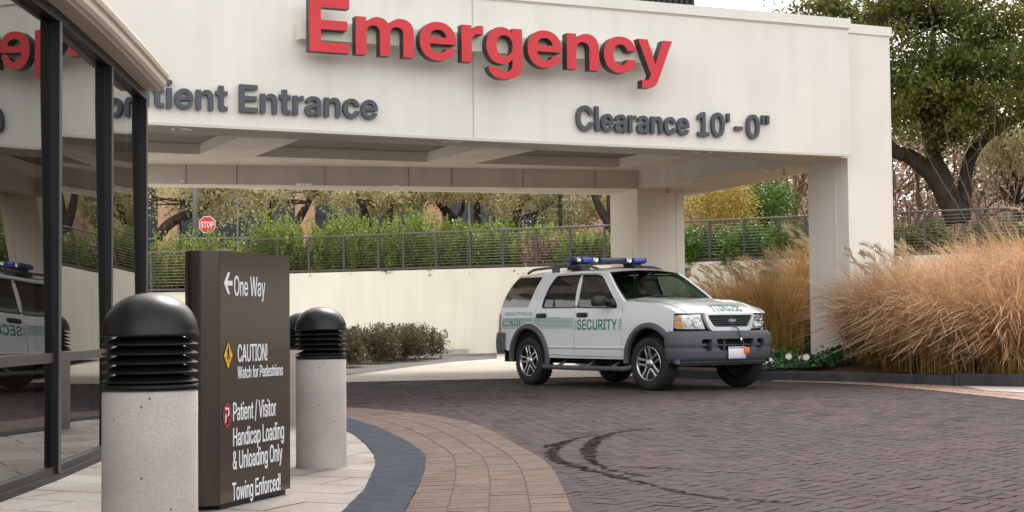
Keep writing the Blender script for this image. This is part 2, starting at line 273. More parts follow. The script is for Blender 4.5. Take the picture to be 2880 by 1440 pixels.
# ------------------------------------------------------------------ lettering (outlines in thousandths of an em)
GLYPHS = json.loads(r'''{"\"":[472,[[[84,453],[70,728],[201,728],[187,453]],[[285,453],[271,728],[402,728],[389,453]]]],"\u0027":[271,[[[84,453],[70,728],[201,728],[187,453]]]],"-":[645,[[[488,344],[488,229],[157,229],[157,344]]]],"0":[645,[[[322,-12],[264,-7],[213,9],[167,34],[128,69],[95,112],[70,164],[51,223],[40,290],[36,363],[40,437],[51,504],[70,564],[95,615],[128,659],[167,694],[213,719],[264,734],[322,739],[380,734],[432,719],[478,694],[517,659],[549,615],[575,564],[593,504],[604,437],[608,363],[604,290],[593,223],[575,164],[549,112],[517,69],[478,34],[432,9],[380,-7]],[[322,109],[352,112],[379,122],[402,139],[422,163],[438,192],[450,227],[459,268],[465,313],[467,363],[465,414],[459,459],[450,500],[438,535],[422,565],[402,588],[379,605],[352,616],[322,619],[292,616],[266,605],[243,588],[223,565],[207,535],[194,500],[185,459],[180,414],[178,363],[180,313],[185,268],[194,227],[207,192],[223,163],[243,139],[266,122],[292,112]]]],"1":[645,[[[94,0],[94,121],[573,121],[573,0]],[[418,728],[418,0],[273,0],[273,590],[272,590],[101,481],[101,613],[282,728]]]],"9":[645,[[[319,738],[370,735],[417,724],[460,706],[498,682],[530,653],[556,618],[575,578],[587,535],[590,488],[588,449],[579,410],[565,371],[545,331],[520,288],[490,242],[322,0],[161,0],[394,331],[423,331],[416,320],[407,308],[397,296],[386,285],[372,275],[356,266],[337,260],[315,255],[290,254],[245,257],[204,267],[167,284],[134,306],[106,333],[84,366],[67,403],[57,444],[54,489],[58,536],[69,579],[88,619],[113,653],[144,683],[181,707],[223,724],[269,735]],[[323,621],[299,619],[278,613],[258,604],[240,591],[224,575],[212,557],[203,536],[197,513],[195,489],[197,465],[203,443],[212,423],[224,404],[240,389],[258,376],[278,367],[299,361],[323,359],[346,361],[368,367],[388,376],[405,389],[420,404],[433,423],[442,443],[448,465],[449,489],[448,513],[442,536],[433,557],[420,575],[405,591],[388,604],[368,613],[346,619]]]],"A":[713,[[[4,0],[260,728],[453,728],[709,0],[542,0],[428,354],[414,401],[399,449],[385,498],[369,549],[353,605],[337,666],[378,666],[361,605],[344,549],[329,498],[314,449],[299,401],[285,354],[167,0]],[[167,158],[167,279],[547,279],[547,158]]]],"C":[726,[[[376,-12],[312,-7],[253,9],[198,34],[150,69],[109,112],[76,164],[51,223],[36,290],[31,363],[36,437],[51,504],[75,564],[109,616],[150,659],[198,694],[253,719],[312,734],[376,739],[418,737],[458,731],[495,720],[530,706],[562,688],[592,666],[618,641],[641,613],[661,582],[677,547],[689,511],[697,471],[545,471],[540,492],[533,511],[524,528],[513,544],[501,559],[488,571],[473,582],[456,591],[439,598],[420,603],[400,606],[379,607],[339,603],[304,593],[273,577],[246,554],[223,526],[205,492],[192,454],[185,411],[182,363],[185,316],[192,273],[205,235],[223,201],[246,173],[273,151],[304,134],[339,124],[379,121],[400,122],[419,125],[438,130],[456,137],[472,145],[487,156],[501,169],[513,183],[523,199],[532,216],[540,235],[545,255],[697,255],[689,216],[677,179],[661,145],[641,114],[618,86],[592,61],[562,39],[530,21],[495,7],[458,-3],[418,-10]]]],"D":[701,[[[311,0],[123,0],[123,127],[303,127],[349,130],[390,139],[425,154],[454,175],[477,202],[496,235],[509,273],[517,316],[519,364],[517,413],[509,456],[496,494],[477,526],[454,553],[425,574],[390,589],[350,598],[304,601],[120,601],[120,728],[314,728],[384,723],[447,708],[503,683],[553,650],[594,608],[627,557],[651,500],[665,435],[670,364],[665,293],[651,228],[627,171],[594,120],[553,78],[503,44],[446,20],[382,5]],[[204,728],[204,0],[54,0],[54,728]]]],"E":[608,[[[54,0],[54,728],[576,728],[576,599],[204,599],[204,430],[548,430],[548,305],[204,305],[204,129],[576,129],[576,0]]]],"F":[582,[[[54,0],[54,728],[560,728],[560,599],[204,599],[204,420],[536,420],[536,295],[204,295],[204,0]]]],"I":[392,[[[31,0],[31,122],[121,122],[121,606],[31,606],[31,728],[360,728],[360,606],[271,606],[271,122],[360,122],[360,0]]]],"L":[557,[[[54,0],[54,728],[204,728],[204,129],[535,129],[535,0]]]],"M":[894,[[[54,0],[54,728],[273,728],[394,389],[399,372],[405,353],[411,332],[418,310],[425,286],[432,262],[439,238],[446,215],[452,193],[458,172],[463,154],[467,137],[429,137],[434,154],[438,172],[444,193],[450,215],[457,238],[464,262],[471,286],[478,310],[484,332],[491,353],[496,372],[502,389],[620,728],[839,728],[839,0],[692,0],[692,346],[692,363],[692,382],[693,404],[693,427],[694,451],[695,476],[696,502],[696,527],[697,553],[698,579],[698,604],[698,628],[716,628],[709,602],[701,576],[693,549],[685,522],[677,496],[670,470],[662,446],[655,422],[649,400],[642,380],[637,362],[631,346],[508,0],[386,0],[262,346],[256,362],[251,380],[244,400],[237,422],[230,446],[222,470],[215,496],[207,522],[198,549],[190,576],[182,602],[174,628],[196,628],[196,604],[197,579],[197,553],[198,527],[198,502],[199,476],[200,451],[201,427],[201,404],[202,382],[202,363],[202,346],[202,0]]]],"O":[747,[[[374,-12],[311,-7],[252,9],[198,34],[150,69],[109,112],[76,164],[51,223],[36,290],[31,363],[36,437],[51,504],[76,564],[109,616],[150,659],[198,694],[252,719],[311,734],[374,739],[437,734],[495,719],[549,694],[597,659],[638,616],[672,564],[697,504],[712,437],[717,363],[712,290],[697,223],[672,164],[638,112],[597,69],[549,34],[495,9],[437,-7]],[[374,121],[410,124],[443,134],[473,149],[500,171],[523,199],[541,232],[555,271],[563,314],[566,363],[563,412],[555,456],[541,495],[523,529],[500,556],[473,578],[443,594],[410,603],[374,607],[338,603],[305,594],[275,578],[248,556],[225,529],[207,495],[193,456],[185,412],[182,363],[185,314],[193,271],[207,232],[225,199],[248,171],[275,149],[305,134],[338,124]]]],"P":[631,[[[54,0],[54,728],[341,728],[393,724],[441,715],[483,698],[520,676],[550,649],[575,616],[593,578],[604,536],[608,489],[604,442],[593,400],[575,362],[550,329],[519,301],[482,279],[439,263],[392,253],[339,250],[138,250],[138,376],[332,376],[357,378],[380,382],[400,390],[418,400],[433,413],[445,429],[453,447],[459,467],[460,489],[459,511],[453,531],[445,549],[433,564],[418,577],[400,588],[380,595],[357,600],[332,601],[204,601],[204,0]]]],"R":[650,[[[54,0],[54,728],[345,728],[398,724],[445,715],[487,698],[524,676],[555,649],[579,616],[597,578],[608,536],[612,489],[608,443],[597,401],[578,364],[552,332],[520,305],[482,283],[438,267],[390,257],[337,254],[144,254],[144,375],[336,375],[362,377],[384,381],[405,389],[423,400],[437,413],[449,429],[458,447],[463,467],[465,489],[463,511],[458,531],[449,549],[437,565],[422,578],[405,588],[384,596],[361,601],[336,602],[204,602],[204,0]],[[467,0],[300,329],[458,329],[628,0]]]],"S":[652,[[[329,-12],[270,-8],[217,1],[170,18],[130,41],[96,69],[69,104],[50,144],[38,189],[34,239],[179,239],[182,213],[188,191],[198,170],[212,153],[230,138],[250,127],[274,118],[301,113],[331,112],[357,113],[382,117],[404,123],[423,132],[439,143],[452,156],[462,171],[467,187],[469,205],[468,220],[463,234],[456,246],[445,257],[431,267],[414,276],[393,285],[368,292],[339,299],[262,316],[196,335],[143,359],[101,390],[72,426],[54,469],[49,518],[52,560],[64,599],[83,634],[109,665],[141,691],[180,712],[224,727],[272,736],[325,739],[378,736],[426,727],[469,711],[507,689],[539,663],[564,630],[583,593],[595,551],[600,504],[460,504],[454,536],[441,564],[420,586],[393,603],[362,612],[325,616],[302,614],[280,611],[260,604],[242,596],[227,585],[215,572],[206,558],[201,542],[199,525],[200,511],[204,498],[212,487],[222,476],[235,467],[252,458],[272,450],[297,443],[324,436],[394,421],[431,412],[465,402],[495,390],[521,377],[544,363],[564,347],[581,329],[594,310],[605,289],[612,266],[617,241],[618,215],[614,170],[603,130],[583,94],[557,63],[524,37],[484,16],[438,0],[386,-9]]]],"T":[635,[[[22,599],[22,728],[613,728],[613,599],[393,599],[393,0],[243,0],[243,599]]]],"U":[704,[[[352,-12],[294,-8],[242,3],[194,22],[153,47],[118,78],[90,115],[69,157],[57,203],[53,253],[53,728],[199,728],[199,266],[202,238],[208,213],[218,190],[233,169],[251,152],[272,137],[296,127],[323,120],[352,118],[382,120],[409,127],[433,137],[454,152],[472,169],[486,189],[496,213],[503,238],[505,266],[505,728],[652,728],[652,253],[648,203],[635,157],[615,115],[586,78],[552,47],[510,22],[463,3],[410,-8]]]],"Y":[690,[[[274,0],[274,272],[4,728],[177,728],[300,509],[311,489],[322,469],[333,449],[344,429],[354,409],[365,390],[332,390],[342,409],[352,429],[362,449],[373,469],[384,489],[394,509],[514,728],[686,728],[420,272],[420,0]]]],"a":[553,[[[209,-9],[176,-7],[145,-1],[117,8],[92,22],[71,39],[54,60],[41,84],[34,113],[31,145],[33,173],[38,197],[47,218],[59,236],[74,252],[91,265],[111,276],[133,285],[156,292],[181,297],[206,302],[233,305],[262,308],[287,311],[308,314],[325,317],[338,322],[348,327],[354,333],[358,341],[360,352],[360,355],[359,367],[355,378],[350,389],[342,397],[332,405],[321,411],[307,416],[292,419],[276,419],[259,419],[243,416],[229,411],[216,405],[206,397],[197,388],[190,377],[185,365],[183,352],[48,352],[53,386],[63,417],[79,445],[101,469],[127,489],[158,505],[194,517],[235,524],[280,526],[314,525],[345,521],[374,514],[400,505],[423,493],[444,479],[461,463],[476,444],[487,424],[495,401],[500,376],[502,350],[502,0],[361,0],[361,73],[359,73],[350,57],[338,42],[326,29],[311,18],[295,9],[277,1],[257,-4],[234,-8]],[[248,91],[270,93],[290,97],[308,104],[324,113],[337,125],[347,139],[355,154],[359,171],[361,188],[361,240],[356,238],[351,236],[344,234],[337,232],[329,230],[320,228],[311,226],[301,224],[291,222],[280,220],[269,219],[257,217],[241,214],[226,210],[213,205],[200,199],[190,192],[181,183],[174,174],[170,162],[169,149],[170,138],[173,127],[179,118],[186,110],[196,103],[207,98],[219,94],[233,92]]]],"c":[555,[[[287,-12],[238,-8],[192,3],[151,22],[115,48],[85,80],[61,117],[43,160],[32,206],[28,257],[32,309],[43,355],[61,398],[85,436],[115,467],[151,493],[192,512],[238,524],[287,527],[320,526],[351,521],[381,512],[408,501],[433,487],[456,470],[476,451],[493,429],[507,405],[518,380],[525,352],[529,323],[390,323],[388,336],[384,348],[379,359],[373,369],[366,378],[358,387],[349,394],[339,400],[328,405],[316,408],[303,410],[289,411],[266,409],[245,403],[227,392],[211,378],[198,360],[187,339],[180,315],[175,287],[173,257],[175,228],[180,201],[187,176],[198,155],[211,137],[227,123],[245,113],[266,107],[289,105],[303,105],[316,107],[328,111],[339,116],[349,122],[357,129],[365,137],[372,147],[378,157],[383,168],[387,181],[389,194],[529,194],[526,165],[519,137],[508,112],[494,88],[477,66],[457,46],[435,29],[409,15],[382,4],[352,-5],[320,-10]]]],"d":[598,[[[251,-11],[209,-7],[169,4],[134,23],[103,48],[77,80],[56,117],[41,160],[31,207],[28,258],[31,309],[41,356],[56,398],[78,435],[104,467],[135,492],[170,511],[208,523],[250,526],[272,525],[293,522],[312,517],[331,510],[348,501],[363,490],[378,477],[391,462],[402,444],[403,444],[403,728],[547,728],[547,0],[405,0],[405,79],[404,79],[393,60],[381,44],[366,29],[351,17],[333,7],[314,-1],[295,-6],[274,-10]],[[289,106],[312,108],[333,115],[352,125],[369,139],[383,157],[395,178],[403,202],[408,229],[410,258],[408,288],[403,315],[395,339],[383,359],[369,377],[352,391],[333,402],[312,408],[289,410],[266,408],[246,402],[228,392],[212,378],[199,361],[188,341],[180,316],[175,289],[173,258],[175,228],[180,200],[188,176],[199,155],[212,138],[228,124],[246,114],[266,108]]]],"e":[561,[[[286,-12],[236,-8],[191,4],[150,23],[114,49],[84,81],[60,118],[42,161],[32,207],[28,257],[32,308],[43,355],[61,397],[85,435],[115,467],[150,493],[190,512],[234,523],[281,527],[318,525],[353,519],[385,508],[414,493],[441,475],[465,453],[486,428],[503,399],[517,368],[527,334],[533,298],[535,260],[535,221],[80,221],[80,313],[466,313],[401,292],[399,316],[395,339],[387,359],[376,376],[363,391],[346,402],[328,411],[307,416],[284,418],[262,416],[241,411],[223,402],[207,391],[193,376],[183,359],[175,339],[170,316],[168,292],[168,229],[170,203],[175,180],[183,159],[194,141],[208,125],[224,113],[244,103],[266,98],[290,96],[309,97],[325,100],[341,104],[354,111],[367,118],[377,127],[386,138],[393,149],[398,162],[530,162],[521,129],[506,99],[486,72],[462,48],[433,27],[400,10],[365,-2],[327,-9]]]],"g":[598,[[[294,-211],[248,-209],[207,-202],[170,-190],[139,-174],[112,-155],[90,-132],[73,-105],[61,-76],[54,-44],[192,-44],[197,-56],[203,-67],[212,-77],[222,-85],[233,-92],[247,-98],[261,-102],[277,-104],[294,-105],[327,-102],[354,-92],[376,-76],[392,-54],[401,-26],[404,8],[404,87],[393,68],[380,52],[366,38],[350,26],[333,16],[314,9],[294,4],[273,1],[251,0],[209,3],[169,15],[134,33],[103,58],[77,89],[56,126],[41,167],[31,212],[28,262],[31,311],[41,357],[56,399],[78,436],[104,467],[135,493],[170,511],[208,523],[250,526],[272,525],[293,522],[313,517],[331,510],[348,500],[364,489],[379,475],[392,459],[404,441],[404,516],[547,516],[547,20],[543,-31],[532,-75],[515,-113],[491,-143],[461,-168],[426,-187],[386,-200],[342,-208]],[[289,115],[312,117],[333,123],[352,133],[369,147],[383,164],[395,185],[403,209],[408,235],[410,264],[408,292],[403,319],[395,342],[383,363],[369,380],[352,394],[333,404],[312,410],[289,412],[266,410],[246,404],[228,395],[212,381],[199,365],[188,344],[180,321],[175,294],[173,264],[175,234],[180,207],[188,183],[199,163],[212,146],[228,132],[246,123],[266,117]]]],"i":[246,[[[51,0],[51,516],[195,516],[195,0]],[[123,580],[100,583],[81,590],[64,602],[51,618],[43,636],[40,657],[43,678],[51,696],[64,712],[81,724],[100,731],[122,734],[145,731],[164,724],[181,712],[194,696],[202,678],[205,657],[202,636],[194,618],[181,602],[164,590],[145,583]]]],"l":[273,[[[218,0],[164,4],[122,14],[90,32],[68,59],[55,94],[51,139],[51,728],[195,728],[195,153],[196,139],[199,128],[204,120],[213,115],[224,111],[238,110],[242,110],[245,110],[249,110],[253,110],[256,110],[259,110],[259,0],[252,0],[245,0],[238,0],[231,0],[225,0]]]],"m":[884,[[[51,0],[51,516],[190,516],[190,400],[181,400],[191,427],[204,450],[219,471],[237,488],[256,502],[277,513],[299,520],[322,525],[346,526],[383,523],[418,511],[448,492],[474,467],[491,436],[501,400],[486,400],[494,425],[505,447],[520,467],[538,485],[559,499],[581,511],[606,520],[632,525],[659,526],[691,524],[721,517],[748,505],[773,488],[793,467],[810,442],[823,413],[830,379],[833,342],[833,0],[689,0],[689,315],[686,344],[678,367],[664,385],[646,397],[625,405],[602,408],[584,406],[568,402],[554,395],[541,386],[531,375],[522,361],[516,346],[512,329],[511,311],[511,0],[373,0],[373,319],[370,344],[362,366],[349,384],[331,397],[311,405],[287,408],[270,406],[255,402],[240,396],[227,386],[216,375],[207,361],[200,344],[196,325],[195,304],[195,0]]]],"n":[585,[[[195,286],[195,0],[51,0],[51,516],[192,516],[192,381],[168,381],[187,424],[210,459],[238,488],[271,509],[309,522],[353,526],[389,524],[420,516],[449,503],[474,484],[495,461],[512,434],[524,401],[532,364],[534,323],[534,0],[391,0],[391,297],[388,328],[380,355],[366,375],[347,390],[324,399],[296,402],[277,401],[259,397],[243,390],[229,380],[217,368],[208,352],[200,334],[196,312]]]],"o":[580,[[[290,-12],[240,-8],[195,3],[153,22],[117,47],[86,79],[61,116],[43,159],[32,206],[28,257],[32,309],[43,356],[61,399],[86,436],[117,468],[153,493],[195,512],[240,524],[290,527],[340,524],[386,512],[427,493],[464,468],[494,436],[519,399],[538,356],[549,309],[552,257],[549,206],[538,159],[519,116],[494,79],[464,47],[427,22],[386,3],[340,-8]],[[290,105],[313,107],[333,113],[352,123],[368,137],[381,155],[392,176],[401,200],[405,227],[407,257],[405,288],[401,315],[392,340],[381,361],[368,378],[352,392],[333,402],[313,408],[290,410],[268,408],[248,402],[229,392],[213,378],[199,361],[188,340],[180,315],[175,288],[173,257],[175,227],[180,200],[188,175],[199,155],[213,137],[229,123],[248,113],[268,107]]]],"r":[373,[[[51,0],[51,516],[190,516],[190,428],[191,428],[202,456],[217,479],[235,497],[258,509],[285,517],[317,519],[325,519],[333,519],[340,519],[347,518],[353,518],[359,518],[359,395],[353,396],[344,396],[334,397],[322,398],[310,398],[297,398],[278,397],[261,392],[245,385],[230,374],[218,361],[208,345],[201,326],[196,304],[195,279],[195,0]]]],"t":[369,[[[347,516],[347,403],[9,403],[9,516]],[[98,656],[241,656],[241,159],[243,144],[246,132],[252,123],[261,117],[274,114],[292,113],[300,113],[310,113],[321,113],[331,113],[340,113],[347,113],[347,0],[337,0],[325,0],[311,0],[295,0],[279,0],[263,0],[211,4],[170,15],[138,33],[116,60],[102,94],[98,137]]]],"y":[554,[[[64,-204],[64,-90],[129,-90],[140,-90],[149,-88],[157,-85],[164,-81],[170,-75],[176,-67],[181,-59],[185,-48],[190,-36],[204,2],[6,516],[157,516],[243,261],[253,231],[262,200],[272,170],[280,140],[289,109],[298,79],[258,79],[266,109],[275,140],[284,170],[293,201],[302,231],[312,261],[399,516],[548,516],[321,-79],[310,-106],[297,-130],[282,-150],[266,-167],[249,-180],[229,-191],[208,-198],[184,-203],[159,-204],[143,-204],[127,-204],[111,-204],[95,-204],[79,-204]]]]}''')
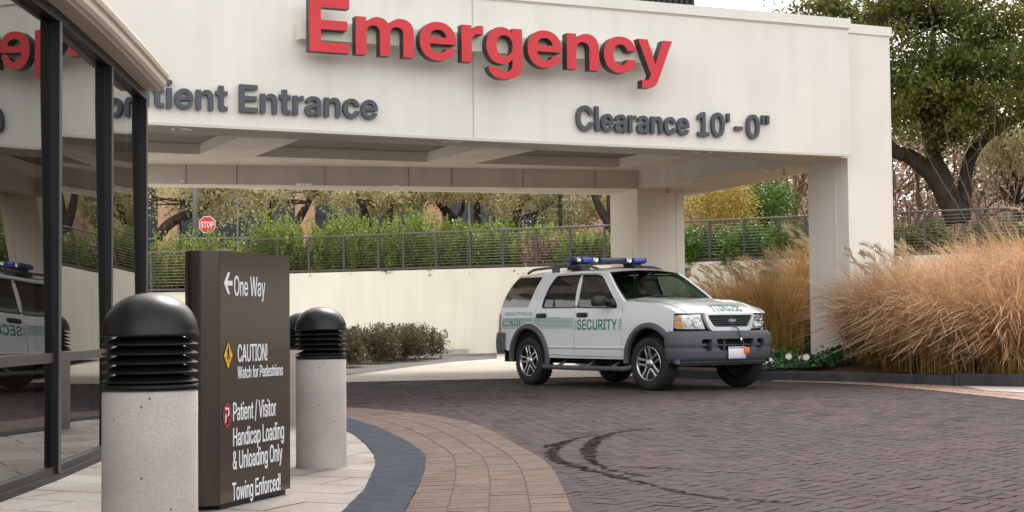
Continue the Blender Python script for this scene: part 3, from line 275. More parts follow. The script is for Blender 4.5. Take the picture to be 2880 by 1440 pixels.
GLYPHS2 = json.loads(r'''{"!":[229,[[[67,202],[58,728],[170,728],[162,202]],[[114,-8],[96,-6],[80,0],[66,11],[55,26],[48,42],[46,60],[48,78],[55,94],[66,108],[80,119],[96,126],[114,128],[133,126],[149,119],[163,108],[174,94],[180,78],[183,60],[180,42],[174,26],[163,11],[149,0],[133,-6]]]],"&":[621,[[[268,-10],[223,-7],[182,1],[145,16],[112,35],[85,59],[62,88],[46,120],[36,155],[33,193],[34,218],[39,240],[47,261],[58,282],[73,303],[93,324],[117,346],[146,370],[180,396],[304,484],[316,494],[326,503],[335,513],[343,523],[349,532],[353,543],[357,553],[359,563],[359,572],[357,592],[349,610],[336,626],[319,638],[299,646],[276,648],[260,647],[246,643],[232,637],[220,629],[210,619],[202,607],[195,594],[191,579],[190,563],[191,549],[194,535],[199,522],[207,507],[217,492],[229,474],[245,454],[264,431],[286,404],[624,0],[505,0],[226,329],[195,366],[169,399],[147,428],[130,453],[115,477],[105,499],[98,520],[93,542],[92,564],[94,597],[102,627],[115,654],[133,677],[154,697],[180,714],[209,726],[241,733],[276,735],[310,733],[342,726],[370,715],[395,699],[416,681],[433,659],[446,634],[453,606],[456,577],[455,557],[451,537],[445,518],[437,499],[426,481],[413,464],[398,447],[380,430],[359,414],[213,306],[189,287],[170,269],[155,251],[145,234],[139,215],[137,195],[139,174],[145,155],[155,137],[168,120],[185,106],[204,94],[225,85],[247,79],[271,78],[299,80],[326,87],[351,98],[376,113],[399,131],[420,153],[439,178],[455,204],[468,234],[478,264],[484,296],[486,329],[581,329],[579,297],[576,265],[570,235],[562,206],[551,179],[538,153],[523,129],[505,106],[485,86],[462,64],[437,42],[408,24],[376,9],[341,-1],[305,-8]]]],"/":[338,[[[333,762],[98,-109],[5,-109],[240,762]]]],"A":[673,[[[8,0],[272,728],[403,728],[665,0],[547,0],[407,410],[396,446],[383,484],[370,524],[356,569],[340,620],[322,678],[353,678],[335,620],[319,569],[305,524],[292,484],[279,446],[267,410],[123,0]],[[155,189],[155,281],[519,281],[519,189]]]],"C":[723,[[[379,-12],[315,-6],[256,9],[202,36],[155,71],[115,115],[83,167],[59,227],[44,292],[40,363],[44,435],[59,501],[82,560],[115,612],[155,656],[202,692],[256,718],[315,734],[379,739],[418,737],[455,731],[490,722],[523,708],[554,691],[582,670],[608,647],[630,620],[649,590],[665,558],[677,523],[686,485],[575,485],[569,509],[560,531],[550,551],[537,569],[523,586],[507,600],[489,612],[470,622],[449,630],[427,636],[404,639],[380,640],[334,636],[293,625],[256,606],[224,579],[198,547],[177,508],[161,465],[152,416],[149,363],[152,311],[161,263],[176,219],[198,181],[224,148],[256,122],[293,103],[334,91],[380,87],[404,88],[427,92],[449,97],[469,105],[488,115],[506,127],[522,141],[537,158],[549,176],[560,196],[569,218],[576,241],[686,241],[678,204],[665,169],[650,137],[630,107],[608,80],[582,57],[554,36],[523,19],[490,6],[455,-4],[418,-10]]]],"E":[589,[[[66,0],[66,728],[556,728],[556,633],[175,633],[175,418],[527,418],[527,324],[175,324],[175,95],[556,95],[556,0]]]],"H":[711,[[[66,0],[66,728],[175,728],[175,420],[536,420],[536,728],[645,728],[645,0],[536,0],[536,325],[175,325],[175,0]]]],"I":[356,[[[36,0],[36,93],[124,93],[124,635],[36,635],[36,728],[320,728],[320,635],[233,635],[233,93],[320,93],[320,0]]]],"L":[542,[[[66,0],[66,728],[175,728],[175,95],[519,95],[519,0]]]],"N":[715,[[[66,0],[66,728],[186,728],[464,288],[472,276],[480,262],[490,246],[500,228],[511,209],[523,189],[534,169],[545,149],[556,130],[545,105],[544,125],[543,147],[542,171],[542,196],[541,220],[541,243],[540,264],[540,281],[540,294],[540,728],[649,728],[649,0],[528,0],[279,393],[271,407],[261,423],[249,442],[236,464],[221,489],[206,515],[189,543],[171,573],[153,605],[169,626],[170,590],[172,556],[173,525],[173,496],[174,470],[174,446],[175,426],[175,408],[175,394],[175,0]]]],"O":[748,[[[374,-12],[312,-6],[255,9],[202,36],[155,72],[115,116],[83,168],[59,227],[44,292],[40,363],[44,435],[59,500],[83,560],[115,612],[155,656],[202,692],[255,718],[312,734],[374,739],[437,734],[494,718],[547,692],[594,656],[633,612],[666,560],[690,500],[704,435],[709,363],[704,292],[690,227],[666,168],[633,115],[594,71],[547,36],[494,9],[437,-6]],[[374,87],[415,91],[453,101],[488,119],[520,144],[547,175],[570,213],[586,257],[597,307],[600,363],[597,420],[586,470],[570,514],[547,552],[520,584],[488,608],[453,626],[415,637],[374,640],[334,637],[296,626],[260,608],[229,584],[201,552],[179,514],[162,470],[152,420],[149,363],[152,307],[162,257],[179,213],[201,175],[229,144],[260,119],[296,101],[334,91]]]],"P":[618,[[[66,0],[66,728],[336,728],[385,724],[430,715],[471,700],[506,679],[535,653],[558,621],[576,585],[586,545],[589,501],[586,457],[575,416],[558,380],[534,349],[504,323],[468,302],[428,286],[382,277],[333,274],[123,274],[123,368],[331,368],[361,370],[388,375],[412,384],[432,396],[450,412],[464,430],[474,451],[480,475],[482,501],[480,527],[474,551],[464,572],[450,590],[432,605],[412,617],[388,626],[361,632],[331,633],[175,633],[175,0]]]],"T":[619,[[[24,633],[24,728],[595,728],[595,633],[364,633],[364,0],[255,0],[255,633]]]],"U":[703,[[[352,-12],[296,-8],[245,3],[200,22],[160,47],[126,78],[99,114],[79,156],[67,201],[63,249],[63,728],[171,728],[171,258],[173,226],[180,196],[193,169],[209,145],[230,125],[255,108],[284,96],[316,89],[352,86],[388,89],[420,96],[448,109],[473,125],[494,145],[511,169],[523,196],[530,226],[533,258],[533,728],[640,728],[640,249],[636,200],[624,155],[605,114],[578,78],[544,47],[504,22],[458,3],[408,-8]]]],"V":[671,[[[272,0],[8,728],[124,728],[268,317],[279,284],[291,247],[305,206],[319,159],[336,107],[354,49],[323,49],[341,107],[357,159],[372,206],[385,247],[397,284],[407,317],[548,728],[663,728],[402,0]]]],"W":[965,[[[205,0],[8,728],[121,728],[228,304],[234,279],[240,253],[246,228],[251,202],[257,176],[262,151],[268,125],[273,99],[278,74],[261,74],[266,99],[272,125],[277,151],[283,176],[288,202],[294,228],[300,253],[307,279],[313,304],[423,728],[542,728],[651,304],[658,279],[664,253],[670,228],[676,202],[682,176],[688,151],[693,125],[699,99],[704,74],[686,74],[691,99],[696,125],[702,151],[707,176],[713,202],[719,228],[725,253],[731,279],[737,304],[844,728],[957,728],[759,0],[635,0],[515,445],[507,477],[499,509],[492,542],[484,576],[477,611],[469,647],[495,647],[487,611],[480,576],[473,542],[465,509],[457,477],[449,445],[330,0]]]],"a":[529,[[[215,-8],[182,-6],[152,0],[124,9],[99,23],[77,40],[60,61],[47,86],[39,115],[36,147],[38,175],[44,199],[53,220],[66,237],[81,252],[99,265],[119,275],[141,283],[164,290],[189,295],[214,299],[240,303],[270,307],[296,310],[317,313],[334,316],[347,320],[357,324],[364,331],[368,340],[369,351],[369,355],[368,371],[364,386],[357,400],[348,412],[336,422],[321,430],[305,436],[286,440],[265,441],[244,440],[225,436],[207,430],[192,422],[178,413],[167,401],[159,388],[153,374],[151,358],[49,358],[54,390],[64,419],[79,445],[100,469],[125,488],[154,504],[188,516],[225,523],[266,526],[297,524],[326,520],[352,514],[376,504],[398,493],[417,479],[433,463],[447,445],[457,424],[465,402],[470,379],[471,354],[471,0],[370,0],[370,73],[368,73],[360,59],[350,46],[338,34],[325,22],[308,12],[290,3],[268,-3],[243,-7]],[[236,75],[265,76],[290,82],[311,91],[329,103],[344,118],[355,134],[363,153],[368,172],[370,193],[370,253],[365,251],[360,248],[352,246],[344,243],[334,241],[323,239],[311,236],[299,234],[286,232],[273,230],[259,228],[246,226],[228,223],[210,218],[193,213],[178,206],[165,198],[154,188],[146,176],[141,162],[139,145],[140,132],[144,119],[151,108],[160,98],[171,90],[185,83],[200,78],[217,76]]]],"c":[534,[[[279,-12],[232,-8],[189,4],[150,23],[116,48],[87,80],[64,117],[47,160],[36,206],[33,257],[36,308],[47,355],[64,397],[87,435],[116,467],[150,493],[189,512],[232,524],[279,527],[309,526],[337,521],[364,513],[389,503],[412,490],[433,474],[452,456],[468,437],[481,415],[492,391],[500,366],[504,339],[402,339],[399,354],[394,367],[388,379],[381,391],[373,401],[363,411],[352,419],[340,426],[327,431],[312,435],[296,438],[279,438],[251,436],[226,428],[203,416],[183,399],[167,378],[154,353],[145,324],[139,292],[137,257],[139,222],[145,190],[154,162],[167,137],[183,116],[203,99],[226,87],[251,80],[279,77],[296,78],[312,80],[326,84],[339,89],[351,96],[361,104],[370,114],[379,124],[386,136],[392,149],[397,162],[401,177],[504,177],[500,150],[492,126],[482,102],[468,80],[452,60],[433,42],[412,26],[389,13],[364,2],[337,-5],[309,-10]]]],"d":[576,[[[256,-10],[214,-6],[174,5],[139,24],[108,49],[82,81],[61,118],[45,160],[36,207],[33,258],[36,309],[45,355],[61,398],[82,435],[108,466],[139,492],[175,511],[213,522],[256,526],[278,525],[299,522],[319,516],[339,509],[357,500],[373,488],[389,475],[402,459],[414,441],[415,441],[415,728],[518,728],[518,0],[417,0],[417,78],[416,78],[404,60],[390,43],[374,29],[357,17],[339,7],[320,0],[300,-6],[278,-9]],[[277,79],[305,81],[331,89],[354,101],[374,118],[391,139],[404,164],[414,192],[420,223],[422,258],[420,293],[414,324],[404,353],[391,378],[374,398],[354,415],[331,428],[305,435],[277,437],[251,435],[227,428],[204,417],[185,401],[168,381],[155,356],[145,328],[139,295],[137,258],[139,221],[145,189],[155,160],[168,135],[185,115],[204,99],[227,88],[251,81]]]],"e":[545,[[[278,-12],[230,-8],[186,4],[147,23],[113,49],[85,81],[62,118],[46,161],[36,207],[33,257],[36,308],[46,354],[64,397],[87,434],[115,466],[148,493],[186,512],[228,523],[273,527],[308,525],[341,519],[372,508],[400,493],[425,475],[448,452],[467,427],[484,398],[497,367],[506,333],[512,297],[514,258],[514,230],[79,230],[79,308],[460,308],[414,284],[412,315],[407,343],[397,368],[384,389],[368,407],[348,422],[326,433],[301,439],[274,441],[247,439],[222,433],[200,422],[181,407],[165,389],[151,368],[142,343],[136,315],[134,284],[134,240],[136,208],[142,180],[151,154],[164,131],[181,111],[201,95],[224,84],[250,77],[280,74],[301,76],[321,79],[339,85],[356,93],[370,102],[382,114],[393,127],[401,141],[407,157],[506,157],[497,125],[483,96],[465,69],[441,46],[415,26],[385,10],[351,-2],[316,-9]]]],"f":[328,[[[308,516],[308,430],[8,430],[8,516]],[[100,0],[100,599],[102,625],[108,648],[117,669],[131,686],[147,701],[167,712],[191,721],[217,726],[246,728],[259,728],[272,728],[284,728],[295,728],[303,728],[308,728],[308,642],[304,642],[297,642],[288,642],[278,642],[269,642],[262,642],[243,641],[228,636],[217,629],[209,617],[205,602],[203,583],[203,0]]]],"g":[576,[[[283,-211],[243,-209],[205,-203],[172,-192],[142,-178],[116,-159],[94,-137],[77,-112],[65,-83],[58,-51],[161,-51],[167,-67],[175,-81],[185,-93],[197,-103],[211,-112],[227,-118],[244,-123],[263,-126],[283,-127],[322,-123],[354,-112],[381,-93],[400,-68],[412,-36],[416,3],[416,81],[415,81],[403,62],[389,46],[374,32],[357,20],[339,10],[320,3],[300,-2],[279,-6],[256,-7],[214,-3],[174,8],[139,27],[108,53],[82,84],[61,121],[45,163],[36,209],[33,259],[36,310],[45,356],[61,398],[82,435],[108,467],[139,492],[175,511],[213,522],[256,526],[278,525],[299,522],[320,516],[339,509],[357,499],[374,487],[390,473],[404,456],[416,437],[417,437],[417,516],[518,516],[518,7],[515,-42],[504,-84],[487,-119],[463,-148],[435,-172],[401,-189],[364,-201],[325,-209]],[[277,82],[305,84],[331,91],[354,104],[374,120],[391,141],[404,166],[414,194],[420,225],[422,260],[420,294],[414,326],[404,354],[391,379],[374,399],[354,416],[331,428],[305,436],[277,438],[251,436],[227,429],[204,418],[185,402],[168,382],[155,358],[145,329],[139,296],[137,260],[139,223],[145,191],[155,162],[168,138],[185,118],[204,102],[227,91],[251,84]]]],"h":[560,[[[161,297],[161,0],[58,0],[58,728],[161,728],[161,388],[135,388],[154,430],[178,465],[206,491],[238,510],[274,522],[315,526],[349,523],[381,515],[410,503],[437,485],[459,462],[477,434],[491,401],[499,364],[502,321],[502,0],[398,0],[398,308],[395,346],[385,378],[369,402],[346,420],[319,430],[285,434],[263,432],[242,427],[222,419],[205,408],[190,393],[178,375],[169,353],[163,327]]]],"i":[219,[[[58,0],[58,516],[161,516],[161,0]],[[110,604],[92,606],[77,612],[63,623],[53,636],[46,651],[44,668],[46,684],[53,699],[63,713],[77,723],[92,729],[109,731],[127,729],[142,723],[156,713],[166,699],[173,684],[175,667],[173,651],[166,636],[156,623],[142,612],[127,606]]]],"l":[244,[[[201,0],[155,3],[118,13],[91,29],[73,52],[62,84],[58,124],[58,728],[161,728],[161,134],[162,117],[166,103],[172,94],[180,89],[194,85],[211,84],[214,84],[217,84],[221,84],[225,84],[228,84],[231,84],[231,0],[226,0],[221,0],[216,0],[211,0],[206,0]]]],"n":[560,[[[161,297],[161,0],[58,0],[58,516],[159,516],[159,388],[135,388],[154,430],[178,465],[206,491],[238,510],[274,522],[315,526],[349,523],[381,515],[410,503],[437,485],[459,462],[477,434],[491,401],[499,364],[502,321],[502,0],[398,0],[398,308],[395,346],[385,378],[369,402],[346,420],[319,430],[285,434],[263,432],[242,427],[222,419],[205,408],[190,393],[178,375],[169,353],[163,327]]]],"o":[559,[[[280,-12],[233,-8],[190,3],[151,22],[116,48],[87,80],[64,117],[47,160],[36,206],[33,257],[36,308],[47,355],[64,398],[87,435],[116,467],[151,493],[190,512],[233,524],[280,527],[327,524],[370,512],[409,493],[443,467],[472,435],[496,398],[513,355],[523,308],[527,257],[523,206],[513,160],[496,117],[472,80],[443,48],[409,22],[370,3],[327,-8]],[[280,77],[308,80],[333,87],[356,99],[375,116],[392,137],[405,162],[414,190],[420,222],[422,257],[420,292],[414,324],[405,353],[392,378],[375,399],[356,416],[333,428],[308,436],[280,438],[252,436],[227,428],[204,416],[184,399],[168,378],[154,353],[145,324],[139,292],[137,257],[139,222],[145,190],[154,162],[168,137],[184,116],[204,99],[226,87],[252,80]]]],"p":[576,[[[58,-204],[58,516],[159,516],[159,442],[161,442],[172,459],[186,475],[201,488],[218,500],[237,509],[256,516],[277,522],[298,525],[320,526],[363,522],[402,511],[437,492],[468,466],[494,435],[515,398],[531,355],[540,309],[543,258],[540,207],[531,160],[515,118],[494,81],[468,49],[437,24],[402,5],[363,-6],[320,-10],[298,-9],[277,-6],[257,0],[238,7],[220,17],[204,29],[188,43],[175,59],[162,78],[161,78],[161,-204]],[[299,79],[326,81],[350,88],[372,99],[391,115],[408,135],[421,160],[431,189],[437,221],[439,258],[437,295],[431,328],[421,356],[408,381],[391,401],[372,417],[350,428],[326,435],[299,437],[271,435],[245,428],[222,415],[202,398],[186,378],[172,353],[162,324],[156,293],[154,258],[156,223],[162,192],[172,164],[186,139],[202,118],[222,101],[245,89],[271,81]]]],"r":[339,[[[58,0],[58,516],[157,516],[157,432],[159,432],[170,458],[185,480],[203,498],[226,511],[253,519],[283,522],[291,522],[298,522],[305,521],[311,521],[316,520],[321,520],[321,423],[316,424],[309,425],[300,426],[289,427],[278,428],[266,428],[248,427],[230,422],[214,415],[199,405],[186,391],[175,374],[168,354],[163,331],[161,305],[161,0]]]],"s":[490,[[[249,-12],[211,-10],[176,-4],[143,7],[113,22],[88,40],[66,63],[50,91],[39,122],[34,157],[135,157],[141,131],[152,110],[168,92],[190,80],[216,72],[247,70],[277,72],[303,79],[325,90],[340,104],[350,121],[353,141],[351,157],[344,171],[333,183],[318,193],[300,200],[279,206],[193,225],[149,238],[112,256],[83,278],[62,305],[49,337],[45,373],[48,402],[56,429],[70,453],[89,475],[112,493],[139,507],[170,518],[205,525],[243,527],[280,525],[314,518],[346,506],[374,491],[398,471],[417,448],[432,421],[441,391],[445,358],[346,358],[343,382],[334,403],[318,421],[297,434],[273,443],[244,445],[217,443],[194,436],[174,425],[160,410],[151,393],[148,375],[151,358],[157,344],[168,332],[183,322],[201,314],[223,308],[311,289],[356,276],[393,258],[422,237],[441,212],[453,181],[457,146],[454,115],[445,87],[430,62],[410,40],[385,22],[356,7],[323,-4],[288,-10]]]],"t":[330,[[[307,516],[307,430],[8,430],[8,516]],[[99,656],[202,656],[202,136],[203,119],[207,106],[214,97],[224,90],[238,86],[256,85],[264,85],[273,85],[282,85],[291,85],[299,85],[307,85],[307,0],[298,0],[287,0],[276,0],[264,0],[253,0],[242,0],[197,3],[161,14],[134,30],[114,54],[103,85],[99,123]]]],"w":[774,[[[171,0],[12,516],[120,516],[179,305],[189,269],[198,232],[207,195],[216,158],[226,121],[235,84],[220,84],[230,121],[239,158],[249,195],[258,232],[268,269],[278,305],[338,516],[436,516],[495,305],[505,269],[515,232],[524,195],[534,158],[543,121],[552,84],[537,84],[547,121],[556,158],[565,195],[574,232],[584,269],[594,305],[654,516],[762,516],[603,0],[495,0],[430,225],[424,247],[418,270],[412,293],[405,316],[400,339],[394,362],[388,385],[382,408],[375,431],[399,431],[393,408],[387,385],[381,362],[375,339],[369,316],[363,293],[357,270],[350,247],[344,225],[277,0]]]],"y":[526,[[[65,-204],[65,-117],[121,-117],[131,-117],[140,-115],[149,-111],[157,-106],[164,-100],[170,-92],[176,-82],[182,-71],[187,-58],[211,4],[12,516],[122,516],[225,233],[234,206],[244,180],[253,153],[261,126],[270,100],[278,73],[250,73],[259,100],[267,126],[276,153],[285,180],[294,206],[304,233],[405,516],[514,516],[280,-90],[269,-114],[257,-135],[244,-153],[229,-169],[212,-181],[194,-191],[174,-198],[153,-203],[130,-204],[120,-204],[109,-204],[98,-204],[87,-204],[76,-204]]]]}''')      # lighter weight for the pylon sign
CAP = .727
_gc = {}
FONT = [GLYPHS]
def _winding(p, loops):
    w = 0
    for lp in loops:
        n = len(lp)
        for i in range(n):
            a, b = lp[i], lp[(i+1) % n]
            if a[1] <= p[1]:
                if b[1] > p[1] and (b[0]-a[0])*(p[1]-a[1])-(p[0]-a[0])*(b[1]-a[1]) > 0: w += 1
            elif b[1] <= p[1] and (b[0]-a[0])*(p[1]-a[1])-(p[0]-a[0])*(b[1]-a[1]) < 0: w -= 1
    return w
def glyph(ch):
    key = (ch, FONT[0] is GLYPHS)
    if key in _gc: return _gc[key]
    adv, loops = FONT[0][ch]
    loops = [[(x/1000, y/1000) for x, y in lp] for lp in loops]
    V2 = []; E = []
    for lp in loops:
        b = len(V2); V2 += [Vector(p) for p in lp]; E += [(b+i, b+(i+1) % len(lp)) for i in range(len(lp))]
    rv, re, rf, *_ = delaunay_2d_cdt(V2, E, [], 0, 1e-7)
    keep = []
    for f in rf:
        c = (sum(rv[i][0] for i in f)/len(f), sum(rv[i][1] for i in f)/len(f))
        if _winding(c, loops) != 0: keep.append(tuple(f))
    es = set((a, b) for f in keep for a, b in zip(f, f[1:]+f[:1]))
    bd = [(a, b) for a, b in es if (b, a) not in es]
    _gc[key] = (adv/1000, [(p[0], p[1]) for p in rv], keep, bd); return _gc[key]
def text_width(s): return sum(.26 if c == ' ' else glyph(c)[0] for c in s)
def split_tris(pts, tris, lim):
    pts = list(pts); mid = {}; out = []; todo = list(tris)
    def m(a, b):
        k = (min(a, b), max(a, b))
        if k not in mid: mid[k] = len(pts); pts.append(((pts[a][0]+pts[b][0])/2, (pts[a][1]+pts[b][1])/2))
        return mid[k]
    while todo:
        t = todo.pop(); L = [math.dist(pts[t[i]], pts[t[(i+1) % 3]]) for i in range(3)]; i = L.index(max(L))
        if L[i] <= lim: out.append(t); continue
        a, b, c = t[i], t[(i+1) % 3], t[(i+2) % 3]; k = m(a, b); todo += [(a, k, c), (k, b, c)]
    return pts, out
def put_glyph(mb, ch, x, fmap, d0, d1, mi=0, mside=0, back=False, fine=0):
    adv, pts, tris, bd = glyph(ch)
    if fine: pts, tris = split_tris(pts, tris, fine)
    f = [fmap(x+p[0], p[1], d1) for p in pts]; mb.add(f, tris, mi)
    if d1 != d0:
        vs = []; fs = []
        for a, b in bd:
            k = len(vs); vs += [f[a], f[b], fmap(x+pts[b][0], pts[b][1], d0), fmap(x+pts[a][0], pts[a][1], d0)]; fs.append((k+1, k, k+3, k+2))
        mb.add(vs, fs, mside)
    if back: mb.add([fmap(x+p[0], p[1], d0) for p in pts], [t[::-1] for t in tris], mside)
def put_text(mb, s, fmap, d0=0, d1=.003, mi=0, mside=0, fine=0):
    x = 0
    for c in s:
        if c == ' ': x += .26; continue
        put_glyph(mb, c, x, fmap, d0, d1, mi, mside, False, fine); x += glyph(c)[0]
    return x

# ------------------------------------------------------------------ surveyed camera: reads world positions off the survey sheet
FOC = 3800.; PITCH = math.atan(169/3800.); ROLL = R(-.57); EYE = .95     # sheet is 2576 x 1288
def ray(X, Y):
    cr, sr = math.cos(ROLL), math.sin(ROLL); a, b = X-1288, Y-644
    u = (cr*a+sr*b)/FOC; v = -(-sr*a+cr*b)/FOC; c, s = math.cos(PITCH), math.sin(PITCH)
    return np.array([u, c-v*s, s+v*c])
def G(X, Y, z=0.):
    r = ray(X, Y); t = (z-EYE)/r[2]; return (float(r[0]*t), float(r[1]*t), z)
def Vp(X, Y, p, q):
    r = ray(X, Y); p = np.array(p[:2]); q = np.array(q[:2]); n = np.array([-(q-p)[1], (q-p)[0]])
    P = r*((n@p)/(n@r[:2])); return (float(P[0]), float(P[1]), float(P[2]+EYE))
def Dp(X, Y, d):
    r = ray(X, Y); P = r*(d/r[1]); return (float(P[0]), float(P[1]), float(P[2]+EYE))

# ================================================================== materials
M = {}
M['cream'] = mat('cream_stucco', (.80, .762, .69), .75, var=.035, scale=1.2, bump=.25, bscale=70, spec=.25)
M['cream_trim'] = mat('cream_trim', (.78, .75, .68), .6, var=.03, scale=2, spec=.3)
M['wall_cream'] = mat('wall_cream', (.90, .855, .715), .8, var=.03, scale=.9, bump=.2, bscale=60, spec=.2)
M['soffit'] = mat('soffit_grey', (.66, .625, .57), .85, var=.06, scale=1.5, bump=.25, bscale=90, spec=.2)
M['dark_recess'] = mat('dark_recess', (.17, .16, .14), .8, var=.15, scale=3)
M['joint'] = mat('joint_dark', (.27, .25, .22), .9)
M['wall_joint'] = mat('wall_joint', (.60, .575, .52), .9)
M['stucco_lip'] = mat('drip_edge', (.62, .60, .52), .7)
M['asphalt'] = mat('asphalt_grey', (0.171, 0.157, 0.156), .9, var=.14, scale=2.0, bump=.4, bscale=150, spec=.3)
M['concrete'] = mat('concrete_drive', (0.572, 0.520, 0.455), .85, var=.10, scale=1.1, bump=.25, bscale=80, spec=.3)
M['kerb_white'] = mat('kerb_pale', (.56, .52, .47), .85, var=.07, scale=2.5, bump=.2, spec=.3)
M['band'] = mat('blue_band', (.044, .053, .070), .9, var=.24, scale=7, bump=.8, bscale=170, spec=.15)
M['kerb_dark'] = mat('kerb_dark', (.045, .047, .052), .7, var=.35, scale=4, bump=.4, bscale=60, spec=.3)
M['soil'] = mat('mulch', (.10, .062, .042), .95, var=.5, scale=25, bump=1.2, bscale=60, spec=.1)
M['grit'] = mat('joint_sand', (0.044, 0.037, 0.034), .95, var=.2, scale=30)
M['grit_brown'] = mat('joint_brown', (.075, .05, .04), .95)
M['grit_pale'] = mat('joint_pale', (.12, .10, .085), .95, var=.2, scale=20)
M['brick_road'] = island_mat('road_brick', [(0.062, 0.042, 0.043), (0.081, 0.057, 0.059), (0.071, 0.052, 0.056), (0.092, 0.064, 0.063), (0.066, 0.047, 0.049)], .85, bump=.7, bscale=120, big=(0.065, 0.048, 0.053), bigscale=.22, fine=.28, spec=.18)
M['brick_border'] = island_mat('border_brick', [(0.145, 0.098, 0.081), (0.177, 0.124, 0.102), (0.159, 0.109, 0.092), (0.191, 0.134, 0.111)], .85, bump=.6, bscale=130, big=(0.155, 0.114, 0.100), bigscale=.9, fine=.22, spec=.15)
M['brick_tan'] = island_mat('tan_brick', [(.36, .235, .175), (.40, .265, .20), (.33, .22, .165)], .8, bump=.4, bscale=120, fine=.2, spec=.3)
M['paver'] = island_mat('pale_paver', [(0.352, 0.325, 0.308), (0.396, 0.365, 0.345), (0.339, 0.307, 0.290), (0.374, 0.347, 0.331)], .85, bump=.35, bscale=90, big=(0.299, 0.263, 0.235), bigscale=1.3, fine=.14, spec=.15)
M['hill'] = mat('hill_litter', (.20, .125, .085), .95, col2=(.11, .095, .055), scale=.6, bump=.8, bscale=8, spec=.1)
M['lawn'] = mat('ground_cover_green', (.06, .085, .03), .95, col2=(.10, .10, .05), scale=1.2, bump=.6, bscale=12, spec=.1)

def streaks(m, amt, sc=1.0):
    N, L = nt(m); b = N['Principled BSDF']; src = b.inputs['Base Color'].links[0].from_socket
    tc = N.new('ShaderNodeTexCoord'); mp = N.new('ShaderNodeMapping'); mp.inputs['Scale'].default_value = (3.2*sc, 3.2*sc, .16*sc); L.new(tc.outputs['Object'], mp.inputs['Vector'])
    n = N.new('ShaderNodeTexNoise'); n.inputs['Scale'].default_value = 1.0; n.inputs['Detail'].default_value = 5; n.inputs['Roughness'].default_value = .62; L.new(mp.outputs[0], n.inputs['Vector'])
    r = N.new('ShaderNodeMapRange'); r.inputs[1].default_value = .46; r.inputs[2].default_value = .70; r.inputs[3].default_value = 1.0; r.inputs[4].default_value = 1-amt; L.new(n.outputs['Fac'], r.inputs[0])
    x = N.new('ShaderNodeMix'); x.data_type = 'RGBA'; x.blend_type = 'MULTIPLY'; x.inputs[0].default_value = 1; L.new(src, x.inputs[6]); L.new(r.outputs[0], x.inputs[7]); L.new(x.outputs[2], b.inputs['Base Color'])
streaks(M['cream'], .055); streaks(M['wall_cream'], .07, .8); streaks(M['soffit'], .08)

# ================================================================== ground
g = MB(); g.poly([(-400, -250, -.06), (400, -250, -.06), (400, 700, -.06), (-400, 700, -.06)])
tag(g.build('ground', M['asphalt']), kind='structure')

# herringbone road
def herringbone(mb, region, L, gap, ang, z, jit):
    W = L/2; c, s = math.cos(ang), math.sin(ang)
    xs = [p[0] for p in region]; ys = [p[1] for p in region]
    rad = max(math.hypot(x, y) for x, y in region)/W + 3; n = int(rad)
    mx = (min(xs)+max(xs))/2; my = (min(ys)+max(ys))/2
    n = int(max(max(xs)-min(xs), max(ys)-min(ys))*.75/W)
    for i in range(-n, n):
        for j in range(-n, n):
            k = (i-j) % 4
            if k == 0: x0, y0, w, h = i*W, j*W, L, W
            elif k == 3: x0, y0, w, h = i*W, j*W, W, L
            else: continue
            cx, cy = x0+w/2, y0+h/2; X, Y = mx+cx*c-cy*s, my+cx*s+cy*c
            if not inside((X, Y), region): continue
            g2 = gap*(.6+.9*random.random()) ; ox = random.uniform(-.002, .002)
            q = [(x0+g2, y0+gap), (x0+w-gap, y0+g2), (x0+w-g2, y0+h-gap), (x0+gap, y0+h-g2)]
            t = [random.uniform(-jit, jit) for _ in range(4)]
            mb.add([(mx+(a+ox)*c-b*s, my+(a+ox)*s+b*c, z+t[e]) for e, (a, b) in enumerate(q)], [(0, 1, 2, 3)], 1)
EDGE0 = (-9.0, 23.55); EDGE1 = (4.6, 26.75)      # where brick meets the concrete drive
road_region = [(-7, 3.5), (13, 3.5), (13, 22), (9.5, 22.5), (4.6, 26.9), (-7, 24.2)]
g = MB(); g.poly([(x, y, -.010) for x, y in [(-9, 2), (16, 2), (16, 24), (5, 27.2), (-9, 24.2)]], 0)
herringbone(g, road_region, .200, .0037, R(45+8), 0.0, .0022)
tag(g.build('road', [M['grit'], M['brick_road']]), kind='structure')

# concrete drive behind the canopy, rising gently to the back wall
def back_z(y): return .006 + max(0, (y-25.0))*.0095
g = MB()
n = 14
pr = []
for i in range(n+1):
    t = i/n
    x0, y0 = EDGE0[0]+(EDGE1[0]-EDGE0[0])*t, EDGE0[1]+(EDGE1[1]-EDGE0[1])*t
    pr.append((x0, y0))
rows = [pr] + [[(x*1.0-(k/8)*2.0+(x+2)*(k/8)*.6, y+(46-y)*k/8) for x, y in pr] for k in range(1, 9)]
vs = [(x, y, back_z(y)) for r in rows for x, y in r]
fs = [(k*(n+1)+i, k*(n+1)+i+1, (k+1)*(n+1)+i+1, (k+1)*(n+1)+i) for k in range(8) for i in range(n)]
g.add(vs, fs, 0)
tag(g.build('driveway', M['concrete']), kind='structure')

